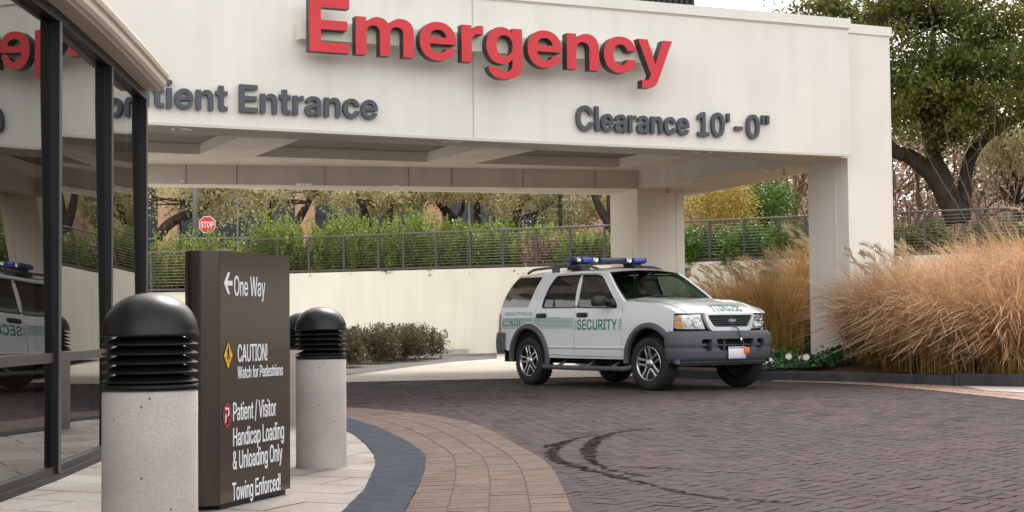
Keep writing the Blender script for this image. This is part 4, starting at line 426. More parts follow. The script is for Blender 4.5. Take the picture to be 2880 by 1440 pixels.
# grey asphalt strip along the pale kerb, and the kerb itself
def bz(P): return (P[0], P[1], back_z(P[1]))
def Gb(X, Y, add=0.):
    P = G(X, Y, .1)
    for _ in range(12): P = G(X, Y, back_z(P[1])+add)
    return P
st_top = [Gb(*p) for p in [(620, 938), (740, 929), (870, 918), (960, 908), (1050, 899), (1140, 892), (1250, 888.5)]]
st_bot = [Gb(*p) for p in [(620, 975), (740, 959), (870, 945), (960, 933), (1050, 920.5), (1140, 910), (1250, 902)]]
g = MB()
for i in range(6):
    g.quad(*[(p[0], p[1], p[2]+.005) for p in (st_bot[i], st_bot[i+1], st_top[i+1], st_top[i])])
tag(g.build('asphalt_strip', M['asphalt']), kind='structure')
W0 = (-6.292, 43.206); W1 = (2.494, 38.957); W2 = (7.151, 36.158); W3 = (11.607, 34.133); W4 = (17.5, 31.4)
WL = (-7.80, 43.95)
g = MB()
kl = [Gb(*p) for p in [(600, 942), (740, 929.5), (870, 917.5), (960, 907.5), (1050, 898.5), (1120, 893), (1180, 889.5)]]
prevk = None
for i in range(len(kl)-1):
    a, b = np.array(kl[i]), np.array(kl[i+1]); d = (b-a); d /= np.linalg.norm(d[:2]); nrm = np.array([-d[1], d[0], 0])
    h = np.array([0, 0, .13])
    for (p, q) in ((a, a+h), ):
        pass
    w = nrm*2.2
    g.quad(a, b, b+h, a+h); g.quad(a+h, b+h, b+h+w, a+h+w)
tag(g.build('kerb', M['kerb_white']), kind='structure')

# paving round the forecourt: pale pavers, blue-black band, brown border bricks
inner = [(-1.05, 2.0), (-.93, 5.0), (-.857, 7.725), (-.869, 9.01), (-1.007, 10.888), (-1.483, 13.399), (-2.25, 15.8), (-3.6, 18.1), (-5.6, 20.2)]
outer = [(-.66, 2.0), (-.575, 5.0), (-.552, 7.701), (-.59, 9.958), (-.734, 11.54), (-1.32, 14.15), (-1.95, 15.95), (-3.2, 18.35), (-5.3, 20.75)]
border = [(.16, 2.0), (.28, 5.0), (.291, 7.634), (.231, 10.149), (.022, 11.821), (-.342, 14.166), (-.969, 15.927), (-1.885, 17.338), (-3.0, 18.75), (-5.0, 21.2)]
inner = spline(inner, 10); outer = spline(outer, 10); border = spline(border, 10)
def clip_poly(poly, cl):     # convex clip polygon, counter-clockwise
    out = poly
    for i in range(len(cl)):
        a, b = cl[i], cl[(i+1) % len(cl)]; new = []
        if not out: return []
        def sd(p): return (b[0]-a[0])*(p[1]-a[1])-(b[1]-a[1])*(p[0]-a[0])
        for j in range(len(out)):
            p, q = out[j-1], out[j]; sp, sq = sd(p), sd(q)
            if (sp >= 0) != (sq >= 0): t = sp/(sp-sq); new.append((p[0]+(q[0]-p[0])*t, p[1]+(q[1]-p[1])*t))
            if sq >= 0: new.append(q)
        out = new
    return out
mid = [((a[0]+b[0])/2, (a[1]+b[1])/2) for a, b in zip(resample(inner, .3), resample(outer, .3))]
mid = resample(inner, .3); mid = [(x+.12, y) for x, y in mid]
walk = mid + [(-8, 21), (-8, 2.0)]
g = MB(); g.poly([(x, y, .010) for x, y in walk], 0)
ang = R(-24); c, s = math.cos(ang), math.sin(ang); Lx, Ly = .80, .40
for j in range(-60, 90):
    for i in range(-40, 50):
        ox = (j % 2)*Lx/2
        q = [(i*Lx+ox+.005, j*Ly+.005), ((i+1)*Lx+ox-.005, j*Ly+.005), ((i+1)*Lx+ox-.005, (j+1)*Ly-.005), (i*Lx+ox+.005, (j+1)*Ly-.005)]
        q = [(-2+x*c-y*s, 8+x*s+y*c) for x, y in q]
        if min(p[1] for p in q) > 21 or max(p[1] for p in q) < 2 or max(p[0] for p in q) < -7.5 or min(p[0] for p in q) > 0: continue
        q = clip_poly(q, walk) if not all(inside(p, walk) for p in q) else q
        if len(q) > 2:
            zz = .016+random.uniform(-.0008, .0008); g.add([(x, y, zz) for x, y in q], [tuple(range(len(q)))], 1)
tag(g.build('sidewalk', [M['grit_pale'], M['paver']]), kind='structure')
ri, ro, rb = [resample(l, .1) for l in (inner, outer, border)]
def strip(a, b, za, zb, mb, mi=0, n=90):
    A = resample(a, .05); B = resample(b, .05)
    for k in range(n):
        i0, i1 = int(k*(len(A)-1)/n), int((k+1)*(len(A)-1)/n); j0, j1 = int(k*(len(B)-1)/n), int((k+1)*(len(B)-1)/n)
        mb.quad((*A[i0], za), (*B[j0], zb), (*B[j1], zb), (*A[i1], za), mi)
def jag(l, a): return [(x+random.uniform(-a, a), y+random.uniform(-a, a)) for x, y in resample(l, .12)]
g = MB(); strip(jag(inner, .006), jag(outer, .008), .0225, .0145, g, 0, 150)
tag(g.build('gutter', M['band']), kind='structure')
g = MB(); strip([(x-.03, y) for x, y in outer], border, .004, .004, g, 0, 120)
nst = 170; A = resample(outer, .02); B = resample(border, .02)
def at(l, t):
    f = t*(len(l)-1); i = min(int(f), len(l)-2); f -= i
    return np.array(l[i])*(1-f)+np.array(l[i+1])*f
NR = 4
for r in range(NR):
    for k in range(nst):
        t0, t1 = (k+.045)/nst, (k+.955)/nst
        off = (r*.37) % 1/nst
        t0 = min(1, t0+off); t1 = min(1, t1+off)
        u0, u1 = (r+.022)/NR, (r+.978)/NR
        jz = lambda: .0075+random.uniform(-.0012, .0012)
        p = [at(A, t0)*(1-u0)+at(B, t0)*u0, at(A, t0)*(1-u1)+at(B, t0)*u1, at(A, t1)*(1-u1)+at(B, t1)*u1, at(A, t1)*(1-u0)+at(B, t1)*u0]
        g.add([(q[0], q[1], jz()) for q in p], [(0, 1, 2, 3)], 1)
tag(g.build('paving', [M['grit_brown'], M['brick_border']]), kind='structure')

# right-hand kerb, tan border strip, concrete lane, planting bed
kb = [(2.2, 26.4), (3.2, 25.05), (4.101, 24.081), (5.183, 23.0), (6.252, 21.45)]
kb2 = [(6.252, 21.38), (6.989, 20.736), (8.4, 19.7), (11, 18.2), (15, 16.5)]
def kerb_run(mb, pts, h, w, back):
    P = resample(spline(pts, 6), .25)
    prev = None
    for i, p in enumerate(P):
        a = np.array(P[max(i-1, 0)]); b = np.array(P[min(i+1, len(P)-1)]); d = b-a; d /= np.linalg.norm(d); nn = np.array([-d[1], d[0]])
        if nn[1] < 0: nn = -nn
        q = np.array(p)
        pr = [(q, -.02), (q+nn*.012, h-.02), (q+nn*.035, h), (q+nn*w, h), (q+nn*w, h-.1)]
        ring = [(float(a_[0]), float(a_[1]), z) for a_, z in pr]
        if prev:
            for k in range(4): mb.add([prev[k], ring[k], ring[k+1], prev[k+1]], [(0, 1, 2, 3)], 0)
        prev = ring
g = MB(); kerb_run(g, kb, .145, .17, .1)
tag(g.build('kerb', M['kerb_dark']), kind='structure')
g = MB(); kerb_run(g, kb2, .175, .18, .1); g.box((6.235, 21.34, -.02), (6.262, 21.60, .176))
tag(g.build('kerb', M['kerb_dark']), kind='structure')
kall = resample(spline(kb[1:]+kb2[1:], 6), .2)
tanb = [G(*p) for p in [(1940, 960), (2060, 963), (2200, 970), (2330, 981), (2450, 994), (2576, 1008), (2720, 1024)]]
tant = [G(*p) for p in [(1940, 955), (2060, 957), (2200, 962), (2330, 967), (2450, 974), (2576, 977), (2720, 985)]]
tanb = [(p[0], p[1]) for p in tanb]+[(10.5, 17.3), (15, 15.2)]; tant = [(p[0], p[1]) for p in tant]+[(10.7, 17.75), (15.2, 15.7)]
g = MB(); strip(tant, tanb, .003, .003, g, 0, 30); A = resample(tant, .02); B = resample(tanb, .02)
for r in range(4):
    for k in range(120):
        t0, t1 = (k+.04)/120, (k+.96)/120; u0, u1 = (r+.05)/4, (r+.95)/4
        p = [at(A, t0)*(1-u0)+at(B, t0)*u0, at(A, t0)*(1-u1)+at(B, t0)*u1, at(A, t1)*(1-u1)+at(B, t1)*u1, at(A, t1)*(1-u0)+at(B, t1)*u0]
        g.add([(q[0], q[1], .006+random.uniform(-.001, .001)) for q in p], [(0, 1, 2, 3)], 1)
tag(g.build('border', [M['grit_brown'], M['brick_tan']]), kind='structure')
lane = [(p[0], p[1]) for p in [G(2422, 972.5), G(2480, 984), G(2576, 989), G(2720, 986), (10.7, 17.74), (15.2, 15.69), (15.3, 16.4), (11, 18.2), (8.4, 19.7)]]
g = MB(); g.poly([(x, y, .010) for x, y in lane])
tag(g.build('path', M['concrete']), kind='structure')
def bed_z(x, y): return .13+min(.42, max(0, (x-4.2)*.568+(y-24.2)*.823-.3)*.115*min(1, max(.12, (x-3.2)/3.5)))
bed = [(2.35, 26.5), (3.3, 25.2), (4.2, 24.2), (5.28, 23.12), (6.33, 21.52), (7.07, 20.85), (8.5, 19.83), (11.1, 18.35), (15.1, 16.65), (19, 30), (17.5, 31.2), (11.6, 33.9), (7.1, 35.9), (2.6, 38.7), (1.2, 38.7), (1.4, 30)]
g = MB(); g.panel(bed, [], lambda x, y: (x, y, bed_z(x, y)+.03*math.sin(x*3.1+y*2.3)*math.sin(y*4-x)), step=.5)
tag(g.build('planting_bed', M['soil']), kind='structure')
# terrain behind the retaining wall
g = MB()
top = [(-60, 47.5), (-16, 47), WL, W0, W1, W2, W3, W4, (40, 24), (70, 10)]
def tz(k, x): return 2.2 + [0, .0, .25, 1.2, 3.2, 6.5, 12][k] + (max(0, x-7)*.20*min(k, 4) if k > 1 else 0)
rows = []
for k, dd in enumerate([.35, 6, 16, 32, 60, 110, 200]):
    rows.append([(x*(1+dd/70) + dd*.16, y+dd, tz(k, x)) for x, y in top])
vs = [p for r in rows for p in r]; m_ = len(top)
fs = [(k*m_+i, k*m_+i+1, (k+1)*m_+i+1, (k+1)*m_+i) for k in range(6) for i in range(m_-1)]
g.add(vs, fs, 0, True); tag(g.build('terrain', M['hill']), kind='structure')

# rubber marks on the brick
def mark(pts, w, name_label):
    P = resample(spline([G(*p)[:2] for p in pts], 8), .035); n = len(P); mb = MB(); L = []; Rr = []
    wob = rng.normal(0, 1, n); wob = np.convolve(wob, np.ones(3)/3, 'same')
    for i, p in enumerate(P):
        a = np.array(P[max(i-1, 0)]); b = np.array(P[min(i+1, n-1)]); d = b-a; d /= max(1e-9, np.linalg.norm(d)); nn = np.array([-d[1], d[0]])
        t = i/(n-1); ww = w*(.35+.65*math.sin(PI*min(1, t*1.15+.02)))*(1+.16*wob[i])
        L.append(np.array(p)+nn*(ww/2+random.uniform(-.022, .022))); Rr.append(np.array(p)-nn*(ww/2+random.uniform(-.022, .022)))
    for i in range(n-1):
        mb.quad((*Rr[i], .0035), (*Rr[i+1], .0035), (*L[i+1], .0035), (*L[i], .0035))
    o = mb.build('pavement_stain', MSTAIN); tag(o, kind='structure')
MSTAIN = mat('tyre_rubber_mark', (.014, .011, .012), 1.0, spec=0.0); N_, L_ = nt(MSTAIN)
tr = N_.new('ShaderNodeBsdfTransparent'); ms = N_.new('ShaderNodeMixShader'); nn_ = N_.new('ShaderNodeTexNoise'); nn_.inputs['Scale'].default_value = 14; nn_.inputs['Detail'].default_value = 6
tc_ = N_.new('ShaderNodeTexCoord'); L_.new(tc_.outputs['Object'], nn_.inputs['Vector']); mr_ = N_.new('ShaderNodeMapRange'); mr_.inputs[1].default_value = .36; mr_.inputs[2].default_value = .60; mr_.inputs[3].default_value = .05; mr_.inputs[4].default_value = .80
L_.new(nn_.outputs['Fac'], mr_.inputs[0]); L_.new(mr_.outputs[0], ms.inputs[0]); L_.new(tr.outputs[0], ms.inputs[1]); L_.new(N_['Principled BSDF'].outputs[0], ms.inputs[2]); L_.new(ms.outputs[0], N_['Material Output'].inputs['Surface'])
mark([(1655, 1078), (1590, 1083), (1530, 1094), (1494, 1112), (1480, 1135), (1492, 1160), (1530, 1182), (1585, 1192), (1640, 1200)], .115, '')
mark([(1500, 1094), (1440, 1106), (1402, 1124), (1388, 1143), (1405, 1160), (1460, 1177), (1540, 1197), (1625, 1217), (1700, 1236), (1790, 1252), (1880, 1260), (1985, 1264)], .10, '')
mark([(1560, 1176), (1620, 1177), (1700, 1180), (1760, 1184)], .07, '')
mark([(1365, 1128), (1400, 1116), (1450, 1108)], .06, '')

# ================================================================== canopy
def v2(p): return np.array(p[:2], float)
FA, FB, FC = v2(G(370, 311, 3.7)), v2(G(1191, 352, 3.7)), v2(G(2140, 392.5, 3.7))
ec = (FC-FA)/np.linalg.norm(FC-FA); bc = np.array([-ec[1], ec[0]])
def EB(e, b, z): p = FC+ec*e+bc*b; return (float(p[0]), float(p[1]), z)
eL = (FB-FA)/np.linalg.norm(FB-FA); FL = FA-eL*1.5                 # runs on a little to the left behind the glass building
ZS, ZT, ZCEIL, ZDARK = 3.70, 6.02, 4.08, 4.27
canopy = thing('canopy', 'cream stucco drive-through canopy over the forecourt carrying the red Emergency sign', 'canopy')
def wall_seg(mb, p, q, th, z0, z1, back):
    p, q = v2(p), v2(q); n = np.array(back)
    mb.prism([tuple(p), tuple(q), tuple(q+n*th), tuple(p+n*th)], z0, z1)
gapv = (FC-FB)/np.linalg.norm(FC-FB)
m = MB(); wall_seg(m, FL, FB-eL*.012, .22, ZS, ZT-.02, bc)
wall_seg(m, FB+gapv*.012, FC, .22, ZS, ZT-.02, bc)
m.build('fascia', M['cream'], canopy)
m = MB(); wall_seg(m, FB-eL*.012+bc*.012, FB+gapv*.012+bc*.012, .15, ZS, ZT-.05, bc)
m.build('expansion_joint', M['wall_joint'], canopy)
# metal coping with a drip line
m = MB()
for p, q, u in ((FL, FB-eL*.002, eL), (FB+gapv*.002, FC+gapv*.03, gapv)):
    wall_seg(m, p-bc*.035, q-bc*.035, .32, ZT-.16, ZT+.0, bc)
m.build('coping', M['cream_trim'], canopy)
m = MB()
for p, q in ((FL, FB), (FB, FC)):
    wall_seg(m, p-bc*.012, q-bc*.012, .03, ZT-.185, ZT-.16, bc)
    wall_seg(m, p-bc*.008, q-bc*.008, .04, ZS-.012, ZS+.028, bc)
m.build('drip_edge', M['stucco_lip'], canopy)
# ring beam
KI = v2(G(1605, 475, 3.7)); KL = v2(G(370, 462, 3.7)); KO = v2(G(1720, 487, 3.7)); KLo = v2(G(370, 468, 3.7)); KO2 = v2(G(1540, 489, 3.7))
dbk = (KL-KI)/np.linalg.norm(KL-KI); KLL = KL+dbk*.6; 
dbo = (KLo-KO2)/np.linalg.norm(KLo-KO2); KLoL = KLo+dbo*.6; KOc = KO2 - dbo*1.75
RI = v2(EB(-.33, 1.05, 0)); RO = v2(G(2037, 428, 3.7))
FI_L = FL+bc*1.05
CR = v2(EB(.45, .28, 0))
m = MB()   # undersides, butted end to end
lowz = ZS
m.prism([tuple(FL+bc*.22), tuple(FB+bc*.22), tuple(v2(EB(.0, .22, 0))), tuple(v2(EB(0, 1.05, 0))), tuple(FI_L)], ZS+.004, ZCEIL+.5)
m.prism([tuple(KI), tuple(KOc), tuple(KLoL), tuple(KLL)], ZS, ZCEIL+.5)
m.prism([tuple(RI), tuple(v2(EB(.75, 1.05, 0))), tuple(KOc), tuple(KI)], ZS+.002, ZCEIL+.52)
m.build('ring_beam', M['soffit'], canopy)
M['coffer'] = mat('coffer_lightened', (.84, .81, .75), .8, var=.03, scale=2, spec=.2)  # soffit paint made lighter to offset the shade inside the coffers
# ceiling with three recessed coffers
cof = []
for fr, nr, fl in (((501.5, 388.3), (598.4, 346.7), None), ((1073.4, 407.7), (1208.7, 372), (640.6, 393.6)), ((1557.6, 421.5), (1705, 394.5), (1195, 411.5))):
    a = v2(G(*fr, ZCEIL)); b = v2(G(*nr, ZCEIL)); b = a+(b-a)*1.25
    d = v2(G(*fl, ZCEIL)) if fl else a-ec*3.4
    cof.append([tuple(a), tuple(d), tuple(d+(b-a)), tuple(b)])
cof[0] = [cof[0][0], tuple(v2(cof[0][0])-ec*1.9), tuple(v2(cof[0][3])-ec*1.9), cof[0][3]]
ceil = [tuple(FI_L), tuple(v2(EB(.5, 1.05, 0))), tuple((KI+KOc)/2), tuple((KLL+KLoL)/2)]
m = MB(); m.panel(ceil, cof, lambda x, y: (x, y, ZCEIL), step=1.5, smooth=False)
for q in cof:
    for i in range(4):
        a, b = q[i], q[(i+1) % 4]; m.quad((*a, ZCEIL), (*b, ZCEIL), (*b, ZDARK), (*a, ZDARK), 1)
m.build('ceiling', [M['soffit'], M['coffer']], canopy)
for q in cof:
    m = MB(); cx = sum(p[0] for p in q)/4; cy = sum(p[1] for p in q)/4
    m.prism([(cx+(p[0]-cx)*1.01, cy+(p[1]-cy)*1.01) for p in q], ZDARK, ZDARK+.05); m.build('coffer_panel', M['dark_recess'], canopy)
m = MB(); m.prism([tuple(FL+bc*.22), tuple(FC+bc*.22), tuple(KOc), tuple(KLoL)], 5.55, 5.7); m.build('roof_deck', M['cream_trim'], canopy)
m = MB(); wall_seg(m, KOc+ec*.1, KLoL, .25, ZS+.01, 5.9, -bc*0+np.array([-dbo[1], dbo[0]])*(1 if np.dot(np.array([-dbo[1], dbo[0]]), bc) > 0 else -1)); 
m.build('rear_fascia', M['cream'], canopy)
m = MB(); a = v2(EB(.75, 1.5, 0)); wall_seg(m, a, KOc, .2, ZS+.012, 5.9, ec); m.build('side_fascia', M['cream'], canopy)
# panel joints on the inner face of the rear beam and on the coffer wall
m = MB(); nb = np.array([-dbk[1], dbk[0]]); nb = nb if np.dot(nb, bc) < 0 else -nb
for X, Y in [(468, 465), (596, 468), (817, 474), (1028, 478), (1136, 480)]:
    r = ray(X, Y); p = v2(Vp(X, Y-20, KL, KI)); m = MB(); m.beam((*(p+nb*.004), ZS+.0), (*(p+nb*.004), ZCEIL-.002), .017, .006, (nb[0], nb[1], 0)); m.build('panel_joint', M['joint'], canopy)
p = v2(Vp(1500, 450, KL, KI)); 
for X in (1316, 1497):
    p = v2(Vp(X, 450, KL, KI)); m = MB(); m.beam((*(p+nb*.004), ZS), (*(p+nb*.004), ZCEIL-.002), .017, .006, (nb[0], nb[1], 0)); m.build('panel_joint', M['joint'], canopy)
# pier at the right-hand front corner, with its own coping
m = MB(); pa = EB(0.003, .28, 0); 
m.prism([EB(.15, .28, 0)[:2], EB(1.09, .28, 0)[:2], EB(1.09, 1.42, 0)[:2], EB(.15, 1.42, 0)[:2]], -.1, ZT-.17); m.prism([EB(.002, .285, 0)[:2], EB(.149, .285, 0)[:2], EB(.149, 1.2, 0)[:2], EB(.002, 1.2, 0)[:2]], ZS+.001, ZT-.172)
m.build('pier', M['cream'], canopy)
m = MB(); m.prism([EB(.035, .25, 0)[:2], EB(1.12, .25, 0)[:2], EB(1.12, 1.45, 0)[:2], EB(.035, 1.45, 0)[:2]], ZT-.17, ZT-.012); m.build('coping', M['cream_trim'], canopy)
m = MB(); m.prism([EB(.144, .62, 0)[:2], EB(.152, .62, 0)[:2], EB(.152, .645, 0)[:2], EB(.144, .645, 0)[:2]], 0, ZS-.004); m.build('panel_joint', M['cream_trim'], canopy)
# rear column: two faces meeting at the corner under the ring beam
cA, cB, cC = v2(G(1535, 490, 3.7)), v2(G(1603, 474, 3.7)), v2(G(1720, 482, 3.7))
m = MB(); m.prism([tuple(cA), tuple(cB), tuple(cC), tuple(cC+cA-cB)], -.1, ZS-.001); m.build('column', M['cream'], canopy)
dcc = (cC-cB)/np.linalg.norm(cC-cB); ncc = np.array([dcc[1], -dcc[0]]); pj = cB+dcc*np.linalg.norm(cC-cB)*.82
m = MB(); m.beam((*(pj+ncc*.002), 0), (*(pj+ncc*.002), ZS-.002), .018, .005, (ncc[0], ncc[1], 0)); m.build('panel_joint', M['wall_joint'], canopy)
# recessed downlights and small sprinkler roses
M['trim_ring'] = mat('light_trim', (.75, .73, .68), .35); M['lamp_inner'] = mat('lamp_reflector', (.28, .26, .23), .25, metal=.6)
M['grey_metal'] = mat('grey_metal', (.20, .19, .185), .45, metal=.3)
for X, Y in [(457, 325), (1138, 357), (1768, 384.5), (764, 463.5), (1296, 477), (1940, 429), (1745, 462)]:
    x, y, z = G(X, Y, ZS-.012); m = MB(); m.lathe([(.10, .012), (.105, -.006), (.15, -.004), (.155, .012)], 24, (x, y, z), 0)
    o = m.build('downlight', M['trim_ring'], canopy)
    k = MB(); k.lathe([(0.001, .010), (.10, .010)], 20, (x, y, z), 0); k.lathe([(0.001, .0), (.035, -.002), (.055, .006)], 12, (x+.03, y, z), 0); k.build('reflector', M['lamp_inner'], o)
for X, Y in [(458, 455), (997, 467), (1412, 477.5)]:
    x, y, z = G(X, Y, ZS-.006); m = MB(); m.lathe([(0.001, -.01), (.05, -.008), (.055, .006)], 16, (x, y, z)); m.build('ceiling_rose', M['trim_ring'], canopy)
for X, Y in [(1972, 424), (1679, 472)]:
    x, y, z = G(X, Y, ZS); m = MB(); m.tube([(x, y, z+.0), (x, y, z-.09)], .012, 6); m.lathe([(0.001, 0), (.045, -.004), (.045, -.012), (0.001, -.016)], 12, (x, y, z-.09)); m.build('sprinkler', M['grey_metal'], canopy)

# ================================================================== letters on the fascia
M['red'] = mat('sign_red', (.62, .020, .030), .38, var=.05, scale=3, spec=.4)
M['red_trim'] = mat('sign_red_trim', (.55, .012, .018), .3)
M['letter_side'] = mat('letter_return', (.035, .033, .032), .45)
M['slate'] = mat('slate_letter', (.065, .072, .088), .5, var=.06, scale=4)
M['raceway'] = mat('raceway_cream', (.74, .70, .58), .6)
def letter_row(parent, s, XL, YL, XR, YR, cap, off, thick, m_face, m_side, p=None, q=None, track=0.0):
    p = FA if p is None else p; q = FC if q is None else q
    p = v2(p)-bc*off; q = v2(q)-bc*off
    PL = np.array(Vp(XL, YL, p, q)); PR = np.array(Vp(XR, YR, p, q))
    dv = PR-PL; dv[2] = 0; W = np.linalg.norm(dv); d = dv/W
    z0 = (PL[2]+PR[2])/2
    tw = text_width(s)+track*(len(s)-1); sx = W/tw; sy = cap/CAP; x = 0
    for ch in s:
        if ch == ' ': x += .26+track; continue
        mb = MB()
        def fm(gx, gy, dd): 
            P = PL+d*gx*sx; return (float(P[0]-bc[0]*dd), float(P[1]-bc[1]*dd), float(z0+gy*sy))
        put_glyph(mb, ch, x, fm, -thick, 0, 0, 1, back=True)
        mb.build('letter', [m_face, m_side], parent)
        x += glyph(ch)[0]+track
    return z0, sx, sy
es = thing('emergency_sign', 'large red three-dimensional Emergency letters on a cream rail across the canopy', 'sign')
letter_row(es, 'Emergency', 768, 128, 1693, 190, .765, .34, .155, M['red'], M['letter_side'])
m = MB(); p0 = Vp(752, 70, FA-bc*.14, FC-bc*.14); p1 = Vp(1640, 130, FA-bc*.14, FC-bc*.14)
m.prism([tuple(v2(p0)+bc*.13), tuple(v2(p1)+bc*.13), tuple(v2(p1)-bc*.03), tuple(v2(p0)-bc*.03)], 4.98, 5.24)
m.build('rail', M['raceway'], es)
os_ = thing('entrance_sign', 'small slate grey Patient Entrance letters on the canopy left of the joint', 'sign')
PT = letter_row(os_, 'Entrance', 598, 281, 953, 299.5, .385, .085, .06, M['slate'], M['slate'], FA, FB)
# the word before it runs on behind the glass building
w_e = text_width('Entrance')*PT[1]; w_p = text_width('Patient ')*PT[1]
a = v2(Vp(598, 281, FA-bc*.085, FB-bc*.085)); a0 = a-eL*w_p*1.0
mb_ = None; x = 0
for ch in 'Patient':
    mb = MB()
    def fm(gx, gy, dd):
        P = a0+eL*gx*PT[1]; return (float(P[0]-bc[0]*dd), float(P[1]-bc[1]*dd), float(PT[0]+gy*PT[2]))
    put_glyph(mb, ch, x, fm, -.06, 0, 0, 1, back=True); mb.build('letter', [M['slate'], M['slate']], os_); x += glyph(ch)[0]
cs = thing('clearance_sign', "small slate grey Clearance 10'-0\" letters on the right part of the canopy", 'sign')
letter_row(cs, "Clearance 10'-0\"", 1450, 327, 1941, 350, .385, .085, .06, M['slate'], M['slate'], FB, FC)

# louvred roof screen far behind, just over the canopy edge
M['fin'] = mat('dark_fin', (.03, .03, .032), .5, metal=.3)
far = thing('building', 'dark finned roof screen of a tall block showing over the canopy top', 'building')
M['brick_wall'] = mat('tan_brick_wall', (.42, .27, .19), .85, var=.12, scale=9, bump=.3)
m = MB(); m.box((3.6, 92, 3), (11.4, 96, 20.4)); m.build('wall', M['brick_wall'], far)
m = MB()
for i in range(20): x = 4.5+i*.35; m.box((x, 91.9, 20.4), (x+.20, 92.1, 23.4))
m.box((4.5, 92.3, 20.4), (11.35, 92.4, 23.4)); m.box((4.5, 91.85, 23.4), (11.36, 92.4, 23.5)); m.build('roof_screen', M['fin'], far)

# ================================================================== glass lobby
M['frame'] = mat('bronze_frame', (.013, .013, .016), .4, metal=.0, spec=.3, var=.2, scale=5)
M['frame_lit'] = mat('bronze_frame_lit', (.085, .078, .078), .45, metal=.3)  # brighter copy of the frame, light on it put into the colour
M['glass'] = glass_mat('lobby_glass', (.30, .285, .26), 2.8)
M['eave'] = mat('eave_taupe', (.54, .465, .385), .6, var=.05, scale=1.5)
M['eave_edge'] = mat('eave_edge', (.60, .53, .44), .55, var=.06, scale=2)
M['interior'] = mat('lobby_interior', (.23, .20, .17), .8)
M['lobby_floor'] = mat('lobby_floor', (.20, .18, .16), .35)
lobby = thing('glass_building', 'dark framed glass lobby with a curved taupe roof edge', 'building')
gl = [(-3.05, 2.0), (-2.88, 4.2), (-2.80, 6.2), (-2.80, 7.75), (-2.85, 9.35), (-2.965, 11.0), (-3.10, 12.60)]   # mullion stations
GZ0, GZ1 = .10, 2.86
def nrm2(a, b): d = v2(b)-v2(a); d /= np.linalg.norm(d); return d, np.array([d[1], -d[0]])
m = MB()
for i in range(len(gl)-1):
    a, b = gl[i], gl[i+1]; d, n_ = nrm2(a, b)
    am, bm_ = v2(a), v2(b); dch = bm_-am
    def pane(u, v):      # glass bowed slightly in its frame: the upper part turns a little against the lower
        z = GZ0+(GZ1-GZ0)*v; tw = -.011*max(-1, min(1, (z-1.7)/.8)); yy = dch[1]*u
        return (float(am[0]+dch[0]*u+tw*(yy-dch[1]/2)), float(am[1]+yy), z)
    k = MB(); k.grid(lambda u, v: pane(u, v), 4, 30)
    k.build('window_pane', M['glass'], lobby)
for i, p in enumerate(gl):
    d, n_ = nrm2(gl[max(i-1, 0)], gl[min(i+1, len(gl)-1)])
    k = MB(); p = v2(p)
    k.prism([tuple(p-d*.032-n_*.10), tuple(p+d*.032-n_*.10), tuple(p+d*.032+n_*.048), tuple(p-d*.032+n_*.048)], .06, GZ1, 0)
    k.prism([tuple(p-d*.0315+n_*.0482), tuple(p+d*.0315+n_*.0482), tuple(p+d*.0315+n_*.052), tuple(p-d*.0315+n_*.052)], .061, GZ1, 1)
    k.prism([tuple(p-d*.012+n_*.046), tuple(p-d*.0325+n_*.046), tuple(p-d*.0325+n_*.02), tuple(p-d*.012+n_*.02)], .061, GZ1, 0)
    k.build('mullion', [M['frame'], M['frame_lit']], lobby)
def run(mb, z0, z1, o0, o1, mi=0, ext=0):
    P = [v2(p) for p in gl]
    O = []; I = []
    for i, p in enumerate(P):
        d, n_ = nrm2(P[max(i-1, 0)], P[min(i+1, len(P)-1)]); O.append(p+n_*o1); I.append(p+n_*o0)
    for i in range(len(P)-1): 
        mb.add([(*I[i], z0), (*O[i], z0), (*O[i+1], z0), (*I[i+1], z0), (*I[i], z1), (*O[i], z1), (*O[i+1], z1), (*I[i+1], z1)], [(0,1,2,3)[::-1], (4,5,6,7), (1,2,6,5), (0,4,7,3)] + ([(0,1,5,4)] if i == 0 else []) + ([(2,3,7,6)] if i == len(P)-2 else []), mi)
k = MB(); run(k, .0, .055, -.12, .055); run(k, .055, .10, -.10, .035); k.build('sill', M['frame'], lobby)
k = MB(); run(k, .735, .795, -.06, .022); k.build('transom', M['frame_lit'], lobby)
k = MB(); run(k, GZ1, 2.93, -.10, .04); k.build('header', M['frame'], lobby)
# roof: soffit, moulded edge, deck; ends square just past the last mullion
def off(o, end=0.0):
    P = [v2(p) for p in gl]; L_ = []
    for i, p in enumerate(P):
        d, n_ = nrm2(P[max(i-1, 0)], P[min(i+1, len(P)-1)]); L_.append(tuple(p+n_*o+(d*end if i == len(P)-1 else 0)))
    return spline(L_, 6)
k = MB()
prof = [(-.12, 2.93), (.155, 2.93), (.158, 2.945)]
prof2 = [(.158, 2.945), (.185, 2.95), (.205, 2.975), (.205, 3.02), (.225, 3.03), (.232, 3.06), (.225, 3.09), (.10, 3.12), (-.5, 3.16)]
def sweep(mb, prof, mi=0):
    Ls = [off(o, .03) for o, z in prof]; n = len(Ls[0])
    for j in range(len(prof)-1):
        for i in range(n-1):
            mb.quad((*Ls[j][i], prof[j][1]), (*Ls[j+1][i], prof[j+1][1]), (*Ls[j+1][i+1], prof[j+1][1]), (*Ls[j][i+1], prof[j][1]), mi)
    e = [(*Ls[j][-1], prof[j][1]) for j in range(len(prof))]; return e
e1 = sweep(k, prof); e2 = sweep(k, prof2, 1); k.poly(e1+e2[1:], 0)
k.build('eave', [M['eave'], M['eave_edge']], lobby)
